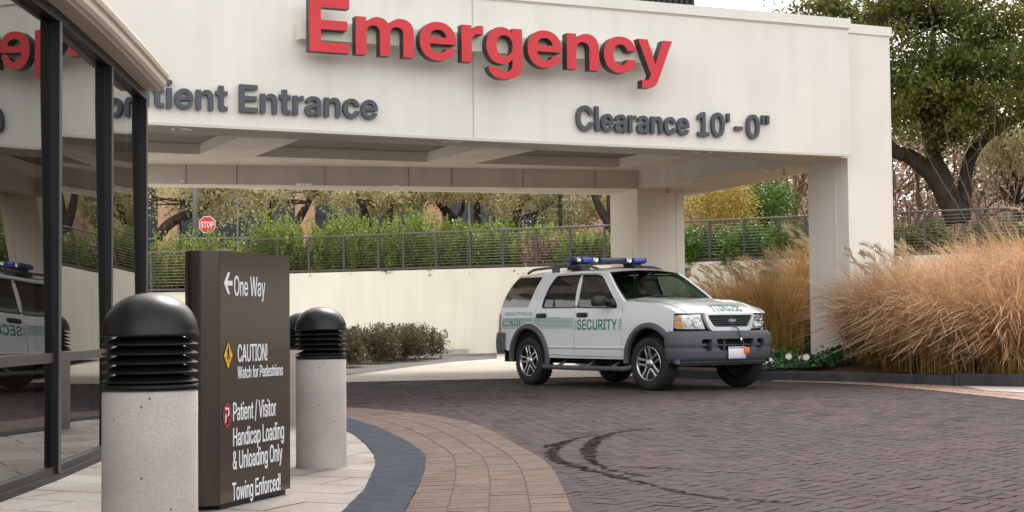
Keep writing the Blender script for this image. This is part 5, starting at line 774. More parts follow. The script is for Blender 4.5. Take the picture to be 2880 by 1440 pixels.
k = MB(); k.prism([tuple(p) for p in off(-.05)]+[(-9, 12.7), (-9, 2)], 3.125, 3.15); k.prism([tuple(p) for p in off(-.11)]+[(-9, 12.5), (-9, 2)], 2.94, 2.96); k.build('roof', M['eave'], lobby)
k = MB(); k.prism([(-9, 1.9), (-3.1, 1.9), (-3.05, 2.0)] + [tuple(v2(p)-np.array([.13, 0])) for p in gl[1:]] + [(-9, 12.6)], .0, .03); k.build('floor', M['lobby_floor'], lobby)
k = MB(); k.prism([(-9, 12.48), (-3.2, 12.48), (-3.2, 12.62), (-9, 12.62)], .03, 2.94); k.prism([(-9.1, 2), (-9, 2), (-9, 12.6), (-9.1, 12.6)], .03, 2.94); k.prism([(-9, 1.9), (-3.1, 1.9), (-3.1, 2.0), (-9, 2.0)], .03, 2.94)
k.prism([(-6.2, 7.5), (-5.9, 7.5), (-5.9, 7.8), (-6.2, 7.8)], .03, 2.94)
k.build('wall', M['interior'], lobby)
k = MB(); k.rbox((-6.4, 9.0, .42), (-5.0, 9.7, .5), .02); k.rbox((-6.4, 9.62, .5), (-5.0, 9.75, .9), .03); k.rbox((-6.3, 9.1, .03), (-6.2, 9.6, .42), .01); k.rbox((-5.2, 9.1, .03), (-5.1, 9.6, .42), .01)
tag(k.build('waiting_bench', M['interior']), 'dim waiting bench inside the dark glass lobby', 'bench')

# ================================================================== bollards
M['agg'] = mat('exposed_aggregate', (.30, .265, .245), .85, spec=.2)
N_, L_ = nt(M['agg']); bs = N_['Principled BSDF']; tc_ = N_.new('ShaderNodeTexCoord')
n1 = N_.new('ShaderNodeTexNoise'); n1.inputs['Scale'].default_value = 3; n1.inputs['Detail'].default_value = 3; n2 = N_.new('ShaderNodeTexNoise'); n2.inputs['Scale'].default_value = 140; n2.inputs['Detail'].default_value = 3
vo = N_.new('ShaderNodeTexVoronoi'); vo.inputs['Scale'].default_value = 34; vo.feature = 'F1'
for n_ in (n1, n2, vo): L_.new(tc_.outputs['Object'], n_.inputs['Vector'])
r1 = N_.new('ShaderNodeValToRGB'); r1.color_ramp.elements[0].color = (.38, .335, .31, 1); r1.color_ramp.elements[1].color = (.47, .42, .39, 1); r1.color_ramp.elements[0].position = .35; r1.color_ramp.elements[1].position = .65; L_.new(n1.outputs['Fac'], r1.inputs['Fac'])
r2 = N_.new('ShaderNodeValToRGB'); r2.color_ramp.elements[0].color = (.90, .90, .90, 1); r2.color_ramp.elements[1].color = (1.08, 1.075, 1.07, 1); r2.color_ramp.elements[0].position = .38; r2.color_ramp.elements[1].position = .62; L_.new(n2.outputs['Fac'], r2.inputs['Fac'])
vr = N_.new('ShaderNodeTexWhiteNoise'); L_.new(vo.outputs['Position'], vr.inputs['Vector'])
gt = N_.new('ShaderNodeMath'); gt.operation = 'GREATER_THAN'; gt.inputs[1].default_value = .94; L_.new(vr.outputs['Value'], gt.inputs[0])
lt = N_.new('ShaderNodeMath'); lt.operation = 'LESS_THAN'; lt.inputs[1].default_value = .16; L_.new(vo.outputs['Distance'], lt.inputs[0])
ml = N_.new('ShaderNodeMath'); ml.operation = 'MULTIPLY'; L_.new(gt.outputs[0], ml.inputs[0]); L_.new(lt.outputs[0], ml.inputs[1])
mx1 = N_.new('ShaderNodeMix'); mx1.data_type = 'RGBA'; mx1.blend_type = 'MULTIPLY'; mx1.inputs[0].default_value = 1; L_.new(r1.outputs[0], mx1.inputs[6]); L_.new(r2.outputs[0], mx1.inputs[7])
mx2 = N_.new('ShaderNodeMix'); mx2.data_type = 'RGBA'; L_.new(ml.outputs[0], mx2.inputs[0]); L_.new(mx1.outputs[2], mx2.inputs[6]); mx2.inputs[7].default_value = (.15, .13, .12, 1); L_.new(mx2.outputs[2], bs.inputs['Base Color'])
bp = N_.new('ShaderNodeBump'); bp.inputs['Strength'].default_value = .35; bp.inputs['Distance'].default_value = .004; L_.new(n2.outputs['Fac'], bp.inputs['Height']); L_.new(bp.outputs[0], bs.inputs['Normal'])
M['black_dome'] = mat('black_powder_coat', (.006, .0065, .008), .30, bump=.10, bscale=350, spec=.32)
M['black_louvre'] = mat('black_louvre', (.006, .006, .007), .45, spec=.25)
bol = thing('bollard', 'round concrete bollard with black louvred dome, nearest, in front of the brown sign', 'bollard', (-1.285, 5.36, .012), 0, 'concrete bollard lights along the sidewalk')
RB = .166
k = MB(); k.lathe([(0.001, .715), (RB-.012, .718), (RB, .708), (RB, .0), (RB-.004, -.02)], 64); k.build('concrete_post', M['agg'], bol)
k = MB(); prof = []
z = .722; k.lathe([(RB-.045, .716), (RB+.001, .718), (RB+.002, .735), (RB-.05, .742)], 56)
for i in range(5):
    zz = .742+i*.0325; k.lathe([(RB-.052, zz+.031), (RB-.048, zz+.028), (RB+.001, zz+.006), (RB+.003, zz+.003), (RB-.002, zz), (RB-.055, zz+.004)], 56)
k.lathe([(RB-.058, .735), (RB-.058, .905)], 32)
k.build('louvre', M['black_louvre'], bol)
k = MB(); pd = [(RB-.03, .905), (RB+.003, .904), (RB+.005, .912), (RB+.002, .920)]
for i in range(1, 17):
    a = i/16*PI/2; pd.append(((RB+.001)*math.cos(a)**.93 if i < 16 else .0005, .920+.138*math.sin(a)))
k.lathe(pd, 64); k.build('dome_cap', M['black_dome'], bol)
b2 = copy_tree(bol); b2.location = (-1.272, 10.02, .012); b2['label'] = 'round concrete bollard with black louvred dome, standing alone right of the brown sign'
b3 = copy_tree(bol); b3.location = (-1.985, 14.25, .010); b3['label'] = 'farthest concrete bollard, mostly hidden between the brown sign and another bollard'

# ================================================================== brown pylon sign
M['sign_brown'] = mat('sign_bronze', (.078, .061, .050), .16, metal=.25, var=.05, scale=2, spec=.6)
M['sign_nose'] = mat('sign_bronze_nose', (.062, .048, .040), .22, metal=.5, spec=.5)
M['vinyl'] = mat('white_vinyl', (.80, .81, .84), .5)
M['yellow'] = mat('sign_yellow', (.80, .44, .03), .5)
M['sign_black'] = mat('sign_black', (.015, .015, .015), .5)
M['sign_red'] = mat('sign_dull_red', (.42, .03, .05), .5)
sA = np.array([-1.492, 7.70]); sB = np.array([-1.243, 8.43]); sd_ = (sB-sA)/np.linalg.norm(sB-sA); sn = np.array([sd_[1], -sd_[0]]); ST = 1.335; sW = np.linalg.norm(sB-sA)
pyl = thing('pylon_sign', 'brown metal directional sign slab with white lettering beside the bollards', 'sign', (float(sA[0]), float(sA[1]), .012))
def sl(u, v): p = sd_*u - sn*v; return (float(p[0]), float(p[1]))
k = MB(); body = [sl(.0, 0), sl(sW, 0), sl(sW+.0, .20), sl(.0, .20)]
k.prism(body, .035, ST-.012); k.build('panel', M['sign_brown'], pyl)
nose = [sl(-.003, .001)]+[sl(-.003-.062*math.sin(PI*t/14)**.8, .001+.198*t/14) for t in range(1, 14)]+[sl(-.003, .199)]
k = MB(); n_ = len(nose); vs = [(x, y, z) for z in (.03, ST-.012) for x, y in nose]; k.add(vs, [(i, i+1, n_+i+1, n_+i) for i in range(n_-1)], 0, True); k.poly([(x, y, ST-.012) for x, y in nose]); k.build('rounded_edge', M['sign_nose'], pyl)
k = MB(); k.prism([sl(.03, .02), sl(sW-.02, .02), sl(sW-.02, .18), sl(.03, .18)], -.02, .035); k.build('base', M['frame'], pyl)
def face_uz(X, Y):
    P = Vp(X, Y, sA, sB); return float(np.dot(v2(P)-sA, sd_)), P[2]-.012
def fpt(u, z, d=0.0): p = sd_*u+sn*(d+.0015); return (float(p[0]), float(p[1]), z)
def sign_line(s, XL, YL, XR, YR, YT):
    uL, zL = face_uz(XL, YL); uR, zR = face_uz(XR, YR); _, zt = face_uz(XL, YT)
    z0 = (zL+zR)/2; sx = (uR-uL)/text_width(s); sy = (zt-zL)/CAP
    k = MB(); put_text(k, s, lambda gx, gy, d: fpt(uL+gx*sx, z0+gy*sy, d), 0, .002); k.build('lettering', M['vinyl'], pyl)
FONT[0] = GLYPHS2
sign_line('One Way', 587, 744, 666, 745.5, 694)
sign_line('CAUTION!', 596.5, 912.5, 672, 905, 868.5)
sign_line('Watch for Pedestrians', 596.5, 956.6, 711, 940, 926)
sign_line('Patient / Visitor', 584.5, 1065.5, 693.5, 1039, 1019.5)
sign_line('Handicap Loading', 584.5, 1128, 714, 1098, 1082)
sign_line('& Unloading Only', 584.5, 1190.5, 709, 1150, 1144.5)
sign_line('Towing Enforced!', 583, 1271.5, 705, 1220.5, 1227)
FONT[0] = GLYPHS2
def face_poly(k, pts, d, mi=0):
    P = [fpt(*face_uz(X, Y), d) for X, Y in pts]; 
    k.add(P+[fpt(*face_uz(X, Y), 0) for X, Y in pts], [tuple(range(len(P)))]+[(i, (i+1) % len(P), len(P)+(i+1) % len(P), len(P)+i)[::-1] for i in range(len(P))], mi)
k = MB()
face_poly(k, [(562.3, 712.5), (572.5, 685.2), (577.3, 685.6), (570.7, 706.2), (583.5, 706.6), (583.5, 718.5), (570.7, 718.3), (577.3, 740.4), (572.3, 740), (562.3, 712.5)][:9], .002)
k.build('arrow', M['vinyl'], pyl)
k = MB(); cx, cy = 572.8, 894.
face_poly(k, [(cx, cy+36.5), (cx+11.8, cy-.5), (cx, cy-36.5), (cx-11.6, cy+.3)], .0015, 1)
face_poly(k, [(cx, cy+34), (cx+10.7, cy-.5), (cx, cy-34), (cx-10.5, cy+.3)], .002, 0)
# walking figure: head, body, legs, arm and crossing lines
hd = [(cx-.3+1.2*math.cos(a*PI/5), cy-24+3.0*math.sin(a*PI/5)) for a in range(10)]
face_poly(k, hd, .0026, 1)
for ln in ([(cx-2.2, cy-3), (cx+2.6, cy-3), (cx+2.2, cy-20), (cx-1.4, cy-20)], [(cx-2.1, cy-3), (cx-2.4, cy+13), (cx-.9, cy+13), (cx+.8, cy-3)], [(cx+.6, cy-3), (cx+1.9, cy+13), (cx+3.4, cy+13), (cx+2.6, cy-3)], [(cx-1.4, cy-20), (cx-3.4, cy-9), (cx-2.6, cy-8), (cx-.6, cy-16)],
           [(cx-8, cy+7.4), (cx+8, cy+6.4), (cx+8, cy+5), (cx-8, cy+6)], [(cx-4, cy+19.4), (cx+4.2, cy+18.6), (cx+4.2, cy+17.2), (cx-4, cy+18)]):
    face_poly(k, ln, .0026, 1)
k.build('pedestrian_symbol', [M['yellow'], M['sign_black']], pyl)
k = MB(); cx, cy = 569.8, 1045.; nr = 40
o_ = [(cx+10.3*math.cos(2*PI*a/nr), cy+31*math.sin(2*PI*a/nr)) for a in range(nr)]; i_ = [(cx+7.9*math.cos(2*PI*a/nr), cy+24*math.sin(2*PI*a/nr)) for a in range(nr)]
for a in range(nr):
    b_ = (a+1) % nr; P = [fpt(*face_uz(*q), .003) for q in (o_[b_], o_[a], i_[a], i_[b_])]; k.add(P, [(0, 1, 2, 3)], 0)
face_poly(k, [(cx-6.6, cy-13), (cx+5.2, cy+18), (cx+6.8, cy+14), (cx-5, cy-17)][::-1], .0035, 0)
uL, zL = face_uz(cx-5.0, cy+18.5); uR, _ = face_uz(cx+6.8, cy+18.5); _, zt = face_uz(cx-5, cy-19.5)
put_text(k, 'P', lambda gx, gy, d: fpt(uL+gx*(uR-uL)/.62, zL+gy*(zt-zL)/CAP, d), 0, .002, 1, 1); k.build('no_parking_symbol', [M['sign_red'], M['vinyl']], pyl)
FONT[0] = GLYPHS

# ================================================================== security car (X forward, Y left, Z up; origin on the ground at mid wheelbase)
M['paint'] = mat('white_paint', (.655, .66, .66), .28, coat=1.0, spec=.5)
M['plastic'] = mat('grey_plastic', (.075, .079, .087), .55, var=.06, scale=8, bump=.1, bscale=400, spec=.4)
M['blackp'] = mat('black_plastic', (.014, .014, .015), .45)
M['under'] = mat('underbody', (.010, .010, .010), .9, spec=.1)
M['tyre'] = mat('tyre_rubber', (.020, .020, .021), .75, var=.2, scale=20, spec=.3)
M['alloy'] = mat('alloy', (.55, .55, .56), .22, metal=1.0)
M['alloy_dark'] = mat('alloy_shadow', (.10, .10, .10), .4, metal=.8)  # disc behind the spokes, recess shade put into its colour
M['chrome'] = mat('chrome', (.80, .80, .82), .08, metal=1.0)
M['wind'] = glass_mat('windscreen_glass', (.52, .66, .57), 1.55)
M['sideglass'] = glass_mat('side_glass', (.42, .48, .45), 2.5)
M['darkglass'] = glass_mat('privacy_glass', (.07, .075, .07), 3.2)
M['rearglass'] = glass_mat('rear_door_glass', (.16, .18, .17), 2.7)
M['lens'] = glass_mat('lamp_lens', (.93, .94, .95), 1.5)
M['reflector'] = mat('lamp_bowl', (.78, .79, .80), .18, metal=.9)
M['lampwhite'] = mat('lamp_housing', (.72, .72, .71), .25, metal=.4)
M['amber'] = mat('amber_lens', (.85, .30, .02), .2, coat=.6)
M['redlens'] = mat('red_lens', (.38, .012, .015), .15, coat=.8)
M['green_vinyl'] = mat('green_vinyl', (.008, .17, .125), .4, coat=.5)
M['pale_vinyl'] = mat('grey_green_vinyl', (.30, .40, .37), .4, coat=.5)
M['white_vinyl'] = mat('white_car_vinyl', (.72, .73, .74), .4, coat=.5)
M['blue_lens'] = mat('blue_lens', (.008, .035, .34), .12, coat=.8)
M['navy_lens'] = mat('navy_lens', (.008, .016, .085), .2, coat=.6)
M['seat'] = mat('seat_cloth', (.10, .105, .095), .9)
M['dash'] = mat('dash_grey', (.06, .062, .062), .7)
M['plate'] = mat('plate_white', (.70, .71, .74), .5)
M['plate_blue'] = mat('plate_blue', (.03, .06, .25), .5)
M['plate_red'] = mat('plate_red', (.55, .08, .09), .5)
M['orange'] = mat('orange_plug', (.85, .17, .02), .5)
M['badge_blue'] = mat('badge_blue', (.010, .025, .14), .2, coat=.6)
M['teal'] = mat('teal_sticker', (.10, .42, .45), .5)
car = thing('security_car', 'white security patrol car with green stripes and blue roof light bar', 'car', (1.797, 22.62, .004), R(-55.75))
def S(x, z):
    if z < 1.12:
        b = .902
        if z > .85: b -= .27*(z-.85)**2
        if z < .6: b -= .25*(.6-z)**2
    else: b = .882-.12*(z-1.12)-.45*(z-1.12)**2
    if x > 1.1: b -= .075*((x-1.1)/.9)**2
    if x < -1.7: b -= .04*((-1.7-x)/.6)**2
    return b
AX, AZ, AR = 1.444, .395, .462
def arc(cx, cz, r, a0, a1, n=18): return [(cx+r*math.cos(R(a0+(a1-a0)*i/n)), cz+r*math.sin(R(a0+(a1-a0)*i/n))) for i in range(n+1)]
ROOF = [(-1.99, 1.685), (-1.65, 1.698), (-1.33, 1.706), (-.8, 1.712), (-.39, 1.710), (0, 1.700), (.153, 1.690), (.27, 1.668)]
APIL = [(.36, 1.615), (.60, 1.437), (.868, 1.243)]
HOODS = [(1.05, 1.232), (1.3, 1.216), (1.511, 1.197), (1.70, 1.162), (1.86, 1.115), (1.96, 1.070)]
lower = arc(-AX, AZ, AR, -10, 190, 22)
a_f = arc(AX, AZ, AR, 182, 0, 22)
outline = [(-2.33, .62), (-2.35, .80), (-2.33, 1.087), (-2.275, 1.193), (-2.21, 1.36), (-2.12, 1.53)] + ROOF + APIL + HOODS + [(1.97, 1.060), (1.90, 1.04), (1.885, .80), (1.90, .56)]
outline += arc(AX, AZ, AR, 18, 182, 22) + [(.975, .42), (-.97, .42)] + arc(-AX, AZ, AR, 2, 178, 22) + [(-1.915, .50), (-2.30, .56)]
fdoor = [(-.262, .455), (-.262, 1.17), (-.318, 1.67), (.10, 1.662), (.235, 1.640), (.40, 1.545), (.62, 1.385), (.835, 1.20), (.872, 1.10), (.872, .88), (.86, .56), (.855, .455)]
fdoor = rounded(fdoor, [.02, 0, .02, .03, .08, .05, .05, .06, .03, .03, .02, .02], 4)
rdoor = [(-.272, .455), (-.272, 1.17), (-.328, 1.671), (-.93, 1.672), (-1.02, 1.60), (-1.215, 1.24), (-1.262, 1.17), (-1.325, .93)] + arc(-AX, AZ, .575, 78, 8, 12)
rdoor = rounded(rdoor, [.02, 0, .02, .05, .05, .05, .04, .04]+[0]*11+[.02, .02], 4)
fwin = rounded([(-.205, 1.172), (-.283, 1.648), (.061, 1.640), (.205, 1.610), (.452, 1.427), (.690, 1.23), (.735, 1.157)], [.01, .02, .06, .05, .05, .05, .03], 4)
rwin = rounded([(-1.105, 1.180), (-1.086, 1.297), (-1.027, 1.50), (-.955, 1.645), (-.345, 1.650), (-.268, 1.172)], [.04, .03, .04, .05, .02, .01], 4)
quarter = rounded([(-2.262, 1.195), (-2.205, 1.365), (-2.11, 1.53), (-1.985, 1.660), (-1.335, 1.652), (-1.405, 1.42), (-1.475, 1.186)], [.03, .02, .03, .05, .03, .04, .06], 4)
def grow(lp, d):
    n = len(lp); ar = sum(lp[i][0]*lp[(i+1) % n][1]-lp[(i+1) % n][0]*lp[i][1] for i in range(n)); sg = 1 if ar > 0 else -1; o = []
    for i in range(n):
        a = np.array(lp[i-1]); b = np.array(lp[(i+1) % n]); t = b-a; t = t/max(1e-9, np.linalg.norm(t)); o.append((lp[i][0]+sg*t[1]*d, lp[i][1]-sg*t[0]*d))
    return o
def smap(side, off=0.0): return lambda x, z: (x, side*(S(x, z)+off), z)
def sidepanel(mb, side, outl, holes, off=0.0, rim=.03, step=.07, mi=0):
    mb.panel(outl, holes, smap(side, off), step, (0, -side*rim, 0) if rim else None, mi)
# ---- painted shell: both sides, hood, roof, rear, pillars in one body mesh
body = MB()
for sd2 in (-1, 1): sidepanel(body, sd2, outline, [grow(fdoor, .007), grow(rdoor, .007), quarter])
def roof_edge(t):
    P = ROOF; f = t*(len(P)-1); i = min(int(f), len(P)-2); f -= i
    return P[i][0]+(P[i+1][0]-P[i][0])*f, P[i][1]+(P[i+1][1]-P[i][1])*f
def roof_fn(u, v):
    x, z = roof_edge(u); w = S(x, z); y = -w+2*w*v; k = abs(y/w)
    h = .052*(min(1, u*6+.15) if u < .15 else 1)*(1-max(0, (u-.86)/.14)*.35)
    xx = x+(.075*(u-.9)/.1*(1-k**2) if u > .9 else 0) - (.07*(1-k**2.5) * (1-u/.12) if u < .12 else 0)
    return (xx, y, z+h*(1-k**3.2))
body.grid(roof_fn, 30, 24)
def hood_edge(t):
    P = [(.868, 1.243)]+HOODS; f = t*(len(P)-1); i = min(int(f), len(P)-2); f -= i
    return P[i][0]+(P[i+1][0]-P[i][0])*f, P[i][1]+(P[i+1][1]-P[i][1])*f
def hood_fn(u, v):
    x, z = hood_edge(u); w = S(x, z); y = -w+2*w*v; k = abs(y/w)
    bow = .185*u*(1-k**2.6) if u > 0 else 0
    rise = .056*(1-u**7*1.15)*(1-k**2.6) + .012*math.exp(-((k-.62)/.12)**2)*(1-u*.6)
    return (x+bow-(.03*(1-k**2))*0 + .085*(1-u)*(1-k**2), y, z+rise-.012*u**8)
body.grid(hood_fn, 70, 56)
# rear face, roughly upright, with a slope above the belt
RE = [(-2.33, .60), (-2.355, .80), (-2.335, 1.087), (-2.28, 1.193), (-2.215, 1.36), (-2.125, 1.53), (-1.99, 1.685)]
def rear_fn(u, v):
    f = u*(len(RE)-1); i = min(int(f), len(RE)-2); f -= i; x = RE[i][0]+(RE[i+1][0]-RE[i][0])*f; z = RE[i][1]+(RE[i+1][1]-RE[i][1])*f
    w = S(x, z); y = -w+2*w*v; return (x-.07*(1-abs(y/w)**2.5), y, z)
body.grid(rear_fn, 12, 12)
# A pillars rounded, upper windscreen rail
for sd2 in (-1, 1):
    P = [(.27, 1.668)]+APIL; body.tube([(x+.004, sd2*(S(x, z)-.016), z-.004) for x, z in spline(P, 4)], .022, 8)
body.build('body', M['paint'], car)
# ---- inner dark shell so no light leaks through gaps
k = MB()
for sd2 in (-1, 1):
    k.panel([(-2.2, .45), (-2.25, 1.12), (.85, 1.12), (1.0, .45)], [], lambda x, z: (x, sd2*(S(x, z)-.055), z), .3)
k.box((-2.25, -.80, .34), (1.98, .80, .46)); k.box((.95, -.74, .40), (1.95, .74, 1.0)); k.box((-2.2, -.80, .46), (-1.0, .80, .95))
k.build('underbody', M['under'], car)
# ---- doors with windows, handles
def door(outl, win, nm_label, sd2, hx, glassm):
    d = MB(); sidepanel(d, sd2, outl, [win], .0015, .03); o = d.build('door', M['paint'], car)
    gw = MB(); sidepanel(gw, sd2, grow(win, .012), [], -.014, None); 
    w = gw.build('window', glassm, o)
    tr_ = MB(); W1_ = grow(win, .014); 
    ring_i = win; n = len(win)
    vs = [smap(sd2, .004)(*p) for p in W1_]+[smap(sd2, .004)(*p) for p in win]+[smap(sd2, -.016)(*p) for p in grow(win, -.004)]
    fs = [(i, (i+1) % n, n+(i+1) % n, n+i) for i in range(n)]+[(n+i, n+(i+1) % n, 2*n+(i+1) % n, 2*n+i) for i in range(n)]
    tr_.add(vs, fs, 0, False); tr_.build('window_trim', M['blackp'], o)
    h = MB(); y = sd2*S(hx, 1.055); M4 = Matrix.Translation((hx, y, 1.055))
    h.rbox((-.125, -.012, -.036), (.125, .012, .036), .034 if False else .011, 3, 0, M4)
    pts = rounded([(-.13, -.036), (.13, -.036), (.13, .036), (-.13, .036)], .034, 5)
    h = MB(); n = len(pts); vs = [(hx+p[0], y+sd2*.002, 1.055+p[1]) for p in pts]+[(hx+p[0]*.94, y+sd2*.022, 1.055+p[1]*.85) for p in pts]
    h.add(vs, [tuple(range(n, 2*n))]+[(i, (i+1) % n, n+(i+1) % n, n+i) for i in range(n)], 0, True)
    h.build('handle', M['blackp'], o); return o
for sd2 in (-1, 1):
    of = door(fdoor, fwin, '', sd2, -.065, M['sideglass'])
    orr = door(rdoor, rwin, '', sd2, -1.10, M['rearglass'])
    k = MB(); pts = [(-.835, 1.182), (-.805, 1.182), (-.905, 1.650), (-.945, 1.650)]; k.add([smap(sd2, .004)(*p) for p in pts], [(0, 1, 2, 3)]); k.build('window_divider', M['blackp'], orr)
    gq = MB(); sidepanel(gq, sd2, quarter, [], -.004, None); gq.build('quarter_window', M['darkglass'], car)
    # black B pillar cover
    k = MB(); k.add([smap(sd2, .0045)(*p) for p in [(-.2735, 1.172), (-.258, 1.172), (-.3155, 1.668), (-.350, 1.668)]], [(0, 1, 2, 3)]); k.add([smap(sd2, .0045)(*p) for p in [(-.256, 1.172), (-.20, 1.172), (-.279, 1.667), (-.3135, 1.668)]], [(0, 1, 2, 3)]); k.build('pillar_cover', M['blackp'], car)
    # protective moulding, side step
    k = MB()
    for xa, xb in ((-.915, -.275), (-.258, .852), (.868, .965)):
        k.grid(lambda u, v, xa=xa, xb=xb: (xa+(xb-xa)*u, sd2*(S(xa, .58)+.003+.013*math.sin(PI*v)), .555+.05*v), 6, 5)
    k.build('side_moulding', M['paint'], car)
    k = MB(); pts = spline([(-1.0, sd2*.86, .33), (-.93, sd2*.97, .292), (-.75, sd2*1.0, .286), (0, sd2*1.0, .285), (.85, sd2*1.0, .287), (1.02, sd2*.97, .292), (1.09, sd2*.86, .33)], 6)
    k.tube(pts, .036, 10)
    for x in (-.6, .1, .7): k.tube([(x, sd2*.75, .40), (x, sd2*.98, .29)], .022, 6)
    k.build('side_step', M['plastic'], car)
    # roof rail
    zr = 1.785
    k = MB(); pts = spline([(-1.84, sd2*.615, 1.722), (-1.76, sd2*.615, 1.752), (-1.62, sd2*.61, 1.778), (-1.1, sd2*.605, 1.796), (-.6, sd2*.60, 1.796), (-.26, sd2*.60, 1.782), (-.14, sd2*.60, 1.758), (-.05, sd2*.60, 1.735)], 6)
    k.tube(pts, .021, 8)
    for x, w in ((-1.10, .09), (-.33, .08)): k.prism([(x-w, sd2*.60-.02), (x+w, sd2*.60-.02), (x+w*.7, sd2*.60+.02), (x-w*.7, sd2*.60+.02)], 1.71, 1.785)
    k.build('roof_rail', M['plastic'], car)
    # door mirror
    k = MB(); yb = sd2*S(.62, 1.2)
    k.rbox((.52, min(yb, yb+sd2*.07), 1.165), (.72, max(yb, yb+sd2*.07), 1.25), .03, 3)
    k.rbox((.46, min(yb+sd2*.06, yb+sd2*.29), 1.175), (.60, max(yb+sd2*.06, yb+sd2*.29), 1.325), .05, 4)
    o = k.build('wing_mirror', M['blackp'], car)
    k = MB(); a_, b_ = sorted((yb+sd2*.09, yb+sd2*.265)); k.quad((.4585, a_, 1.2), (.4585, a_, 1.30), (.4585, b_, 1.30), (.4585, b_, 1.2)); k.build('mirror_glass', M['chrome'], o)
    # tail lamp wrapping the corner
    k = MB()
    def tl(u, v):
        z = .80+.29*v; xs_ = -2.25-.11*u; return (xs_-.004, sd2*(S(xs_, z)+.006-.035*u**3), z)
    k.grid(tl, 6, 6); k.build('tail_lamp', M['redlens'], car)
    # wheel-arch flares
    for cx, a0, a1 in ((AX, -3, 184), (-AX, -8, 186)):
        k = MB(); prof = [(.452, -.03), (.458, .022), (.475, .036), (.515, .030), (.538, .012), (.546, -.006)]
        def fl(u, v, cx=cx, a0=a0, a1=a1):
            a = R(a0+(a1-a0)*u); f = v*(len(prof)-1); i = min(int(f), len(prof)-2); f -= i
            r = prof[i][0]+(prof[i+1][0]-prof[i][0])*f; o_ = prof[i][1]+(prof[i+1][1]-prof[i][1])*f
            low = max(0, -math.sin(a)); x = cx+r*math.cos(a); z = AZ+r*math.sin(a)
            if cx > 0 and a < R(40): x += .05*max(0, (R(40)-a)/R(56))
            return (x, sd2*(S(min(x, 1.95), max(.45, z))+o_), z)
        k.grid(fl, 36, 10); k.build('wheel_arch', M['plastic'], car)
        k = MB(); k.grid(lambda u, v, cx=cx: (cx+.458*math.cos(R(-4+188*u)), sd2*(.875-.36*v), AZ+.458*math.sin(R(-4+188*u))), 28, 2); k.grid(lambda u, v, cx=cx: (cx+.458*v*math.cos(R(-4+188*u)), sd2*.53, AZ+.458*v*math.sin(R(-4+188*u))), 28, 1); k.build('arch_liner', M['under'], car)
# ---- windscreen
def ws_fn(u, v):
    P = [(.27, 1.664), (.36, 1.611), (.60, 1.433), (.868, 1.239)]; f = u*3; i = min(int(f), 2); f -= i
    x = P[i][0]+(P[i+1][0]-P[i][0])*f; z = P[i][1]+(P[i+1][1]-P[i][1])*f; w = S(x, z)-.012; y = w-2*w*v; kk = 1-(y/w)**2
    return (x+(.075+.05*u)*kk, y, z+.045*kk*(1-u)+.03*u*kk)
k = MB(); k.grid(ws_fn, 16, 24); wso = k.build('windscreen', M['wind'], car)
k = MB()
def band(u0, u1, v0, v1, nu, nv):
    k.grid(lambda a, b: tuple(Vector(ws_fn(u0+(u1-u0)*a, v0+(v1-v0)*b))+Vector((.003, 0, .003))), nu, nv)
band(.0, .05, 0, 1, 1, 20); band(.95, 1, 0, 1, 1, 20); band(.05, .95, 0, .03, 14, 1); band(.05, .95, .97, 1, 14, 1)
k.build('windscreen_border', M['blackp'], wso)
k = MB()
for y0 in (.05, -.55): k.tube([tuple(Vector(ws_fn(.97, .5-y0/1.7))+Vector((.02, 0, .015))), tuple(Vector(ws_fn(.93, .5-(y0+.28)/1.7))+Vector((.02, 0, .018))), tuple(Vector(ws_fn(.955, .5-(y0+.55)/1.7))+Vector((.02, 0, .018)))], .010, 6)
k.build('wiper', M['blackp'], car)
k = MB(); p = Vector(ws_fn(.86, .93))+Vector((-.01, 0, 0)); k.lathe([(0.001, 0), (.05, 0.002)], 14, tuple(p)); k.build('sticker', M['teal'], wso)
# ---- front: grille, lamps, bumper
def front_x(y, z): return 2.165-.185*(abs(y)/.80)**2.6-.10*max(0, z-.90)**1.3
def fmap(off=0.0): return lambda y, z: (front_x(y, z)+off, y, z)
gsur = rounded([(-.455, 1.052), (.455, 1.052), (.445, .985), (.385, .845), (.345, .815), (-.345, .815), (-.385, .845), (-.445, .985)], [.03, .03, .05, .05, .05, .05, .05, .05], 4)
ghole = rounded([(-.405, 1.030), (.405, 1.030), (.395, .985), (.325, .885), (.285, .868), (-.285, .868), (-.325, .885), (-.395, .985)], [.02, .02, .04, .04, .04, .04, .04, .04], 4)
k = MB(); k.panel(gsur, [ghole], fmap(.012), .05, (-.05, 0, 0)); go = k.build('grille_surround', M['paint'], car)
k = MB(); k.panel(grow(ghole, .02), [], fmap(-.045), .08); k.build('grille_backing', M['under'], go)
k = MB()
for i in range(6):
    z = .872+.030*i+.008; ws_ = .295+.105*min(1, max(0, (z-.868)/.12))
    k.tube([(front_x(y, z)-.012, y, z) for y in np.linspace(-ws_, ws_, 9)], .0065, 6)
for i in range(-9, 10):
    y = i*.0425; zt_ = 1.028; zb_ = .87+max(0, (abs(y)-.29))*1.15
    if zb_ < 1.0: k.tube([(front_x(y, z)-.020, y, z) for z in (zb_, (zb_+zt_)/2, zt_)], .005, 5)
k.build('grille_bars', M['plastic'], go)
k = MB(); 
for i in range(28):
    pass
el = lambda a, b, d, z0=.955: [(front_x(0, z0)+d, a*math.cos(2*PI*t/28), z0+b*math.sin(2*PI*t/28)) for t in range(28)]
A_ = el(.073, .031, .004); B_ = el(.069, .028, .014); C_ = el(.061, .0225, .014)
k.add(A_+B_+C_, [(i, (i+1) % 28, 28+(i+1) % 28, 28+i) for i in range(28)]+[(28+i, 28+(i+1) % 28, 56+(i+1) % 28, 56+i) for i in range(28)], 0)
k.add(C_, [tuple(range(28))], 1)
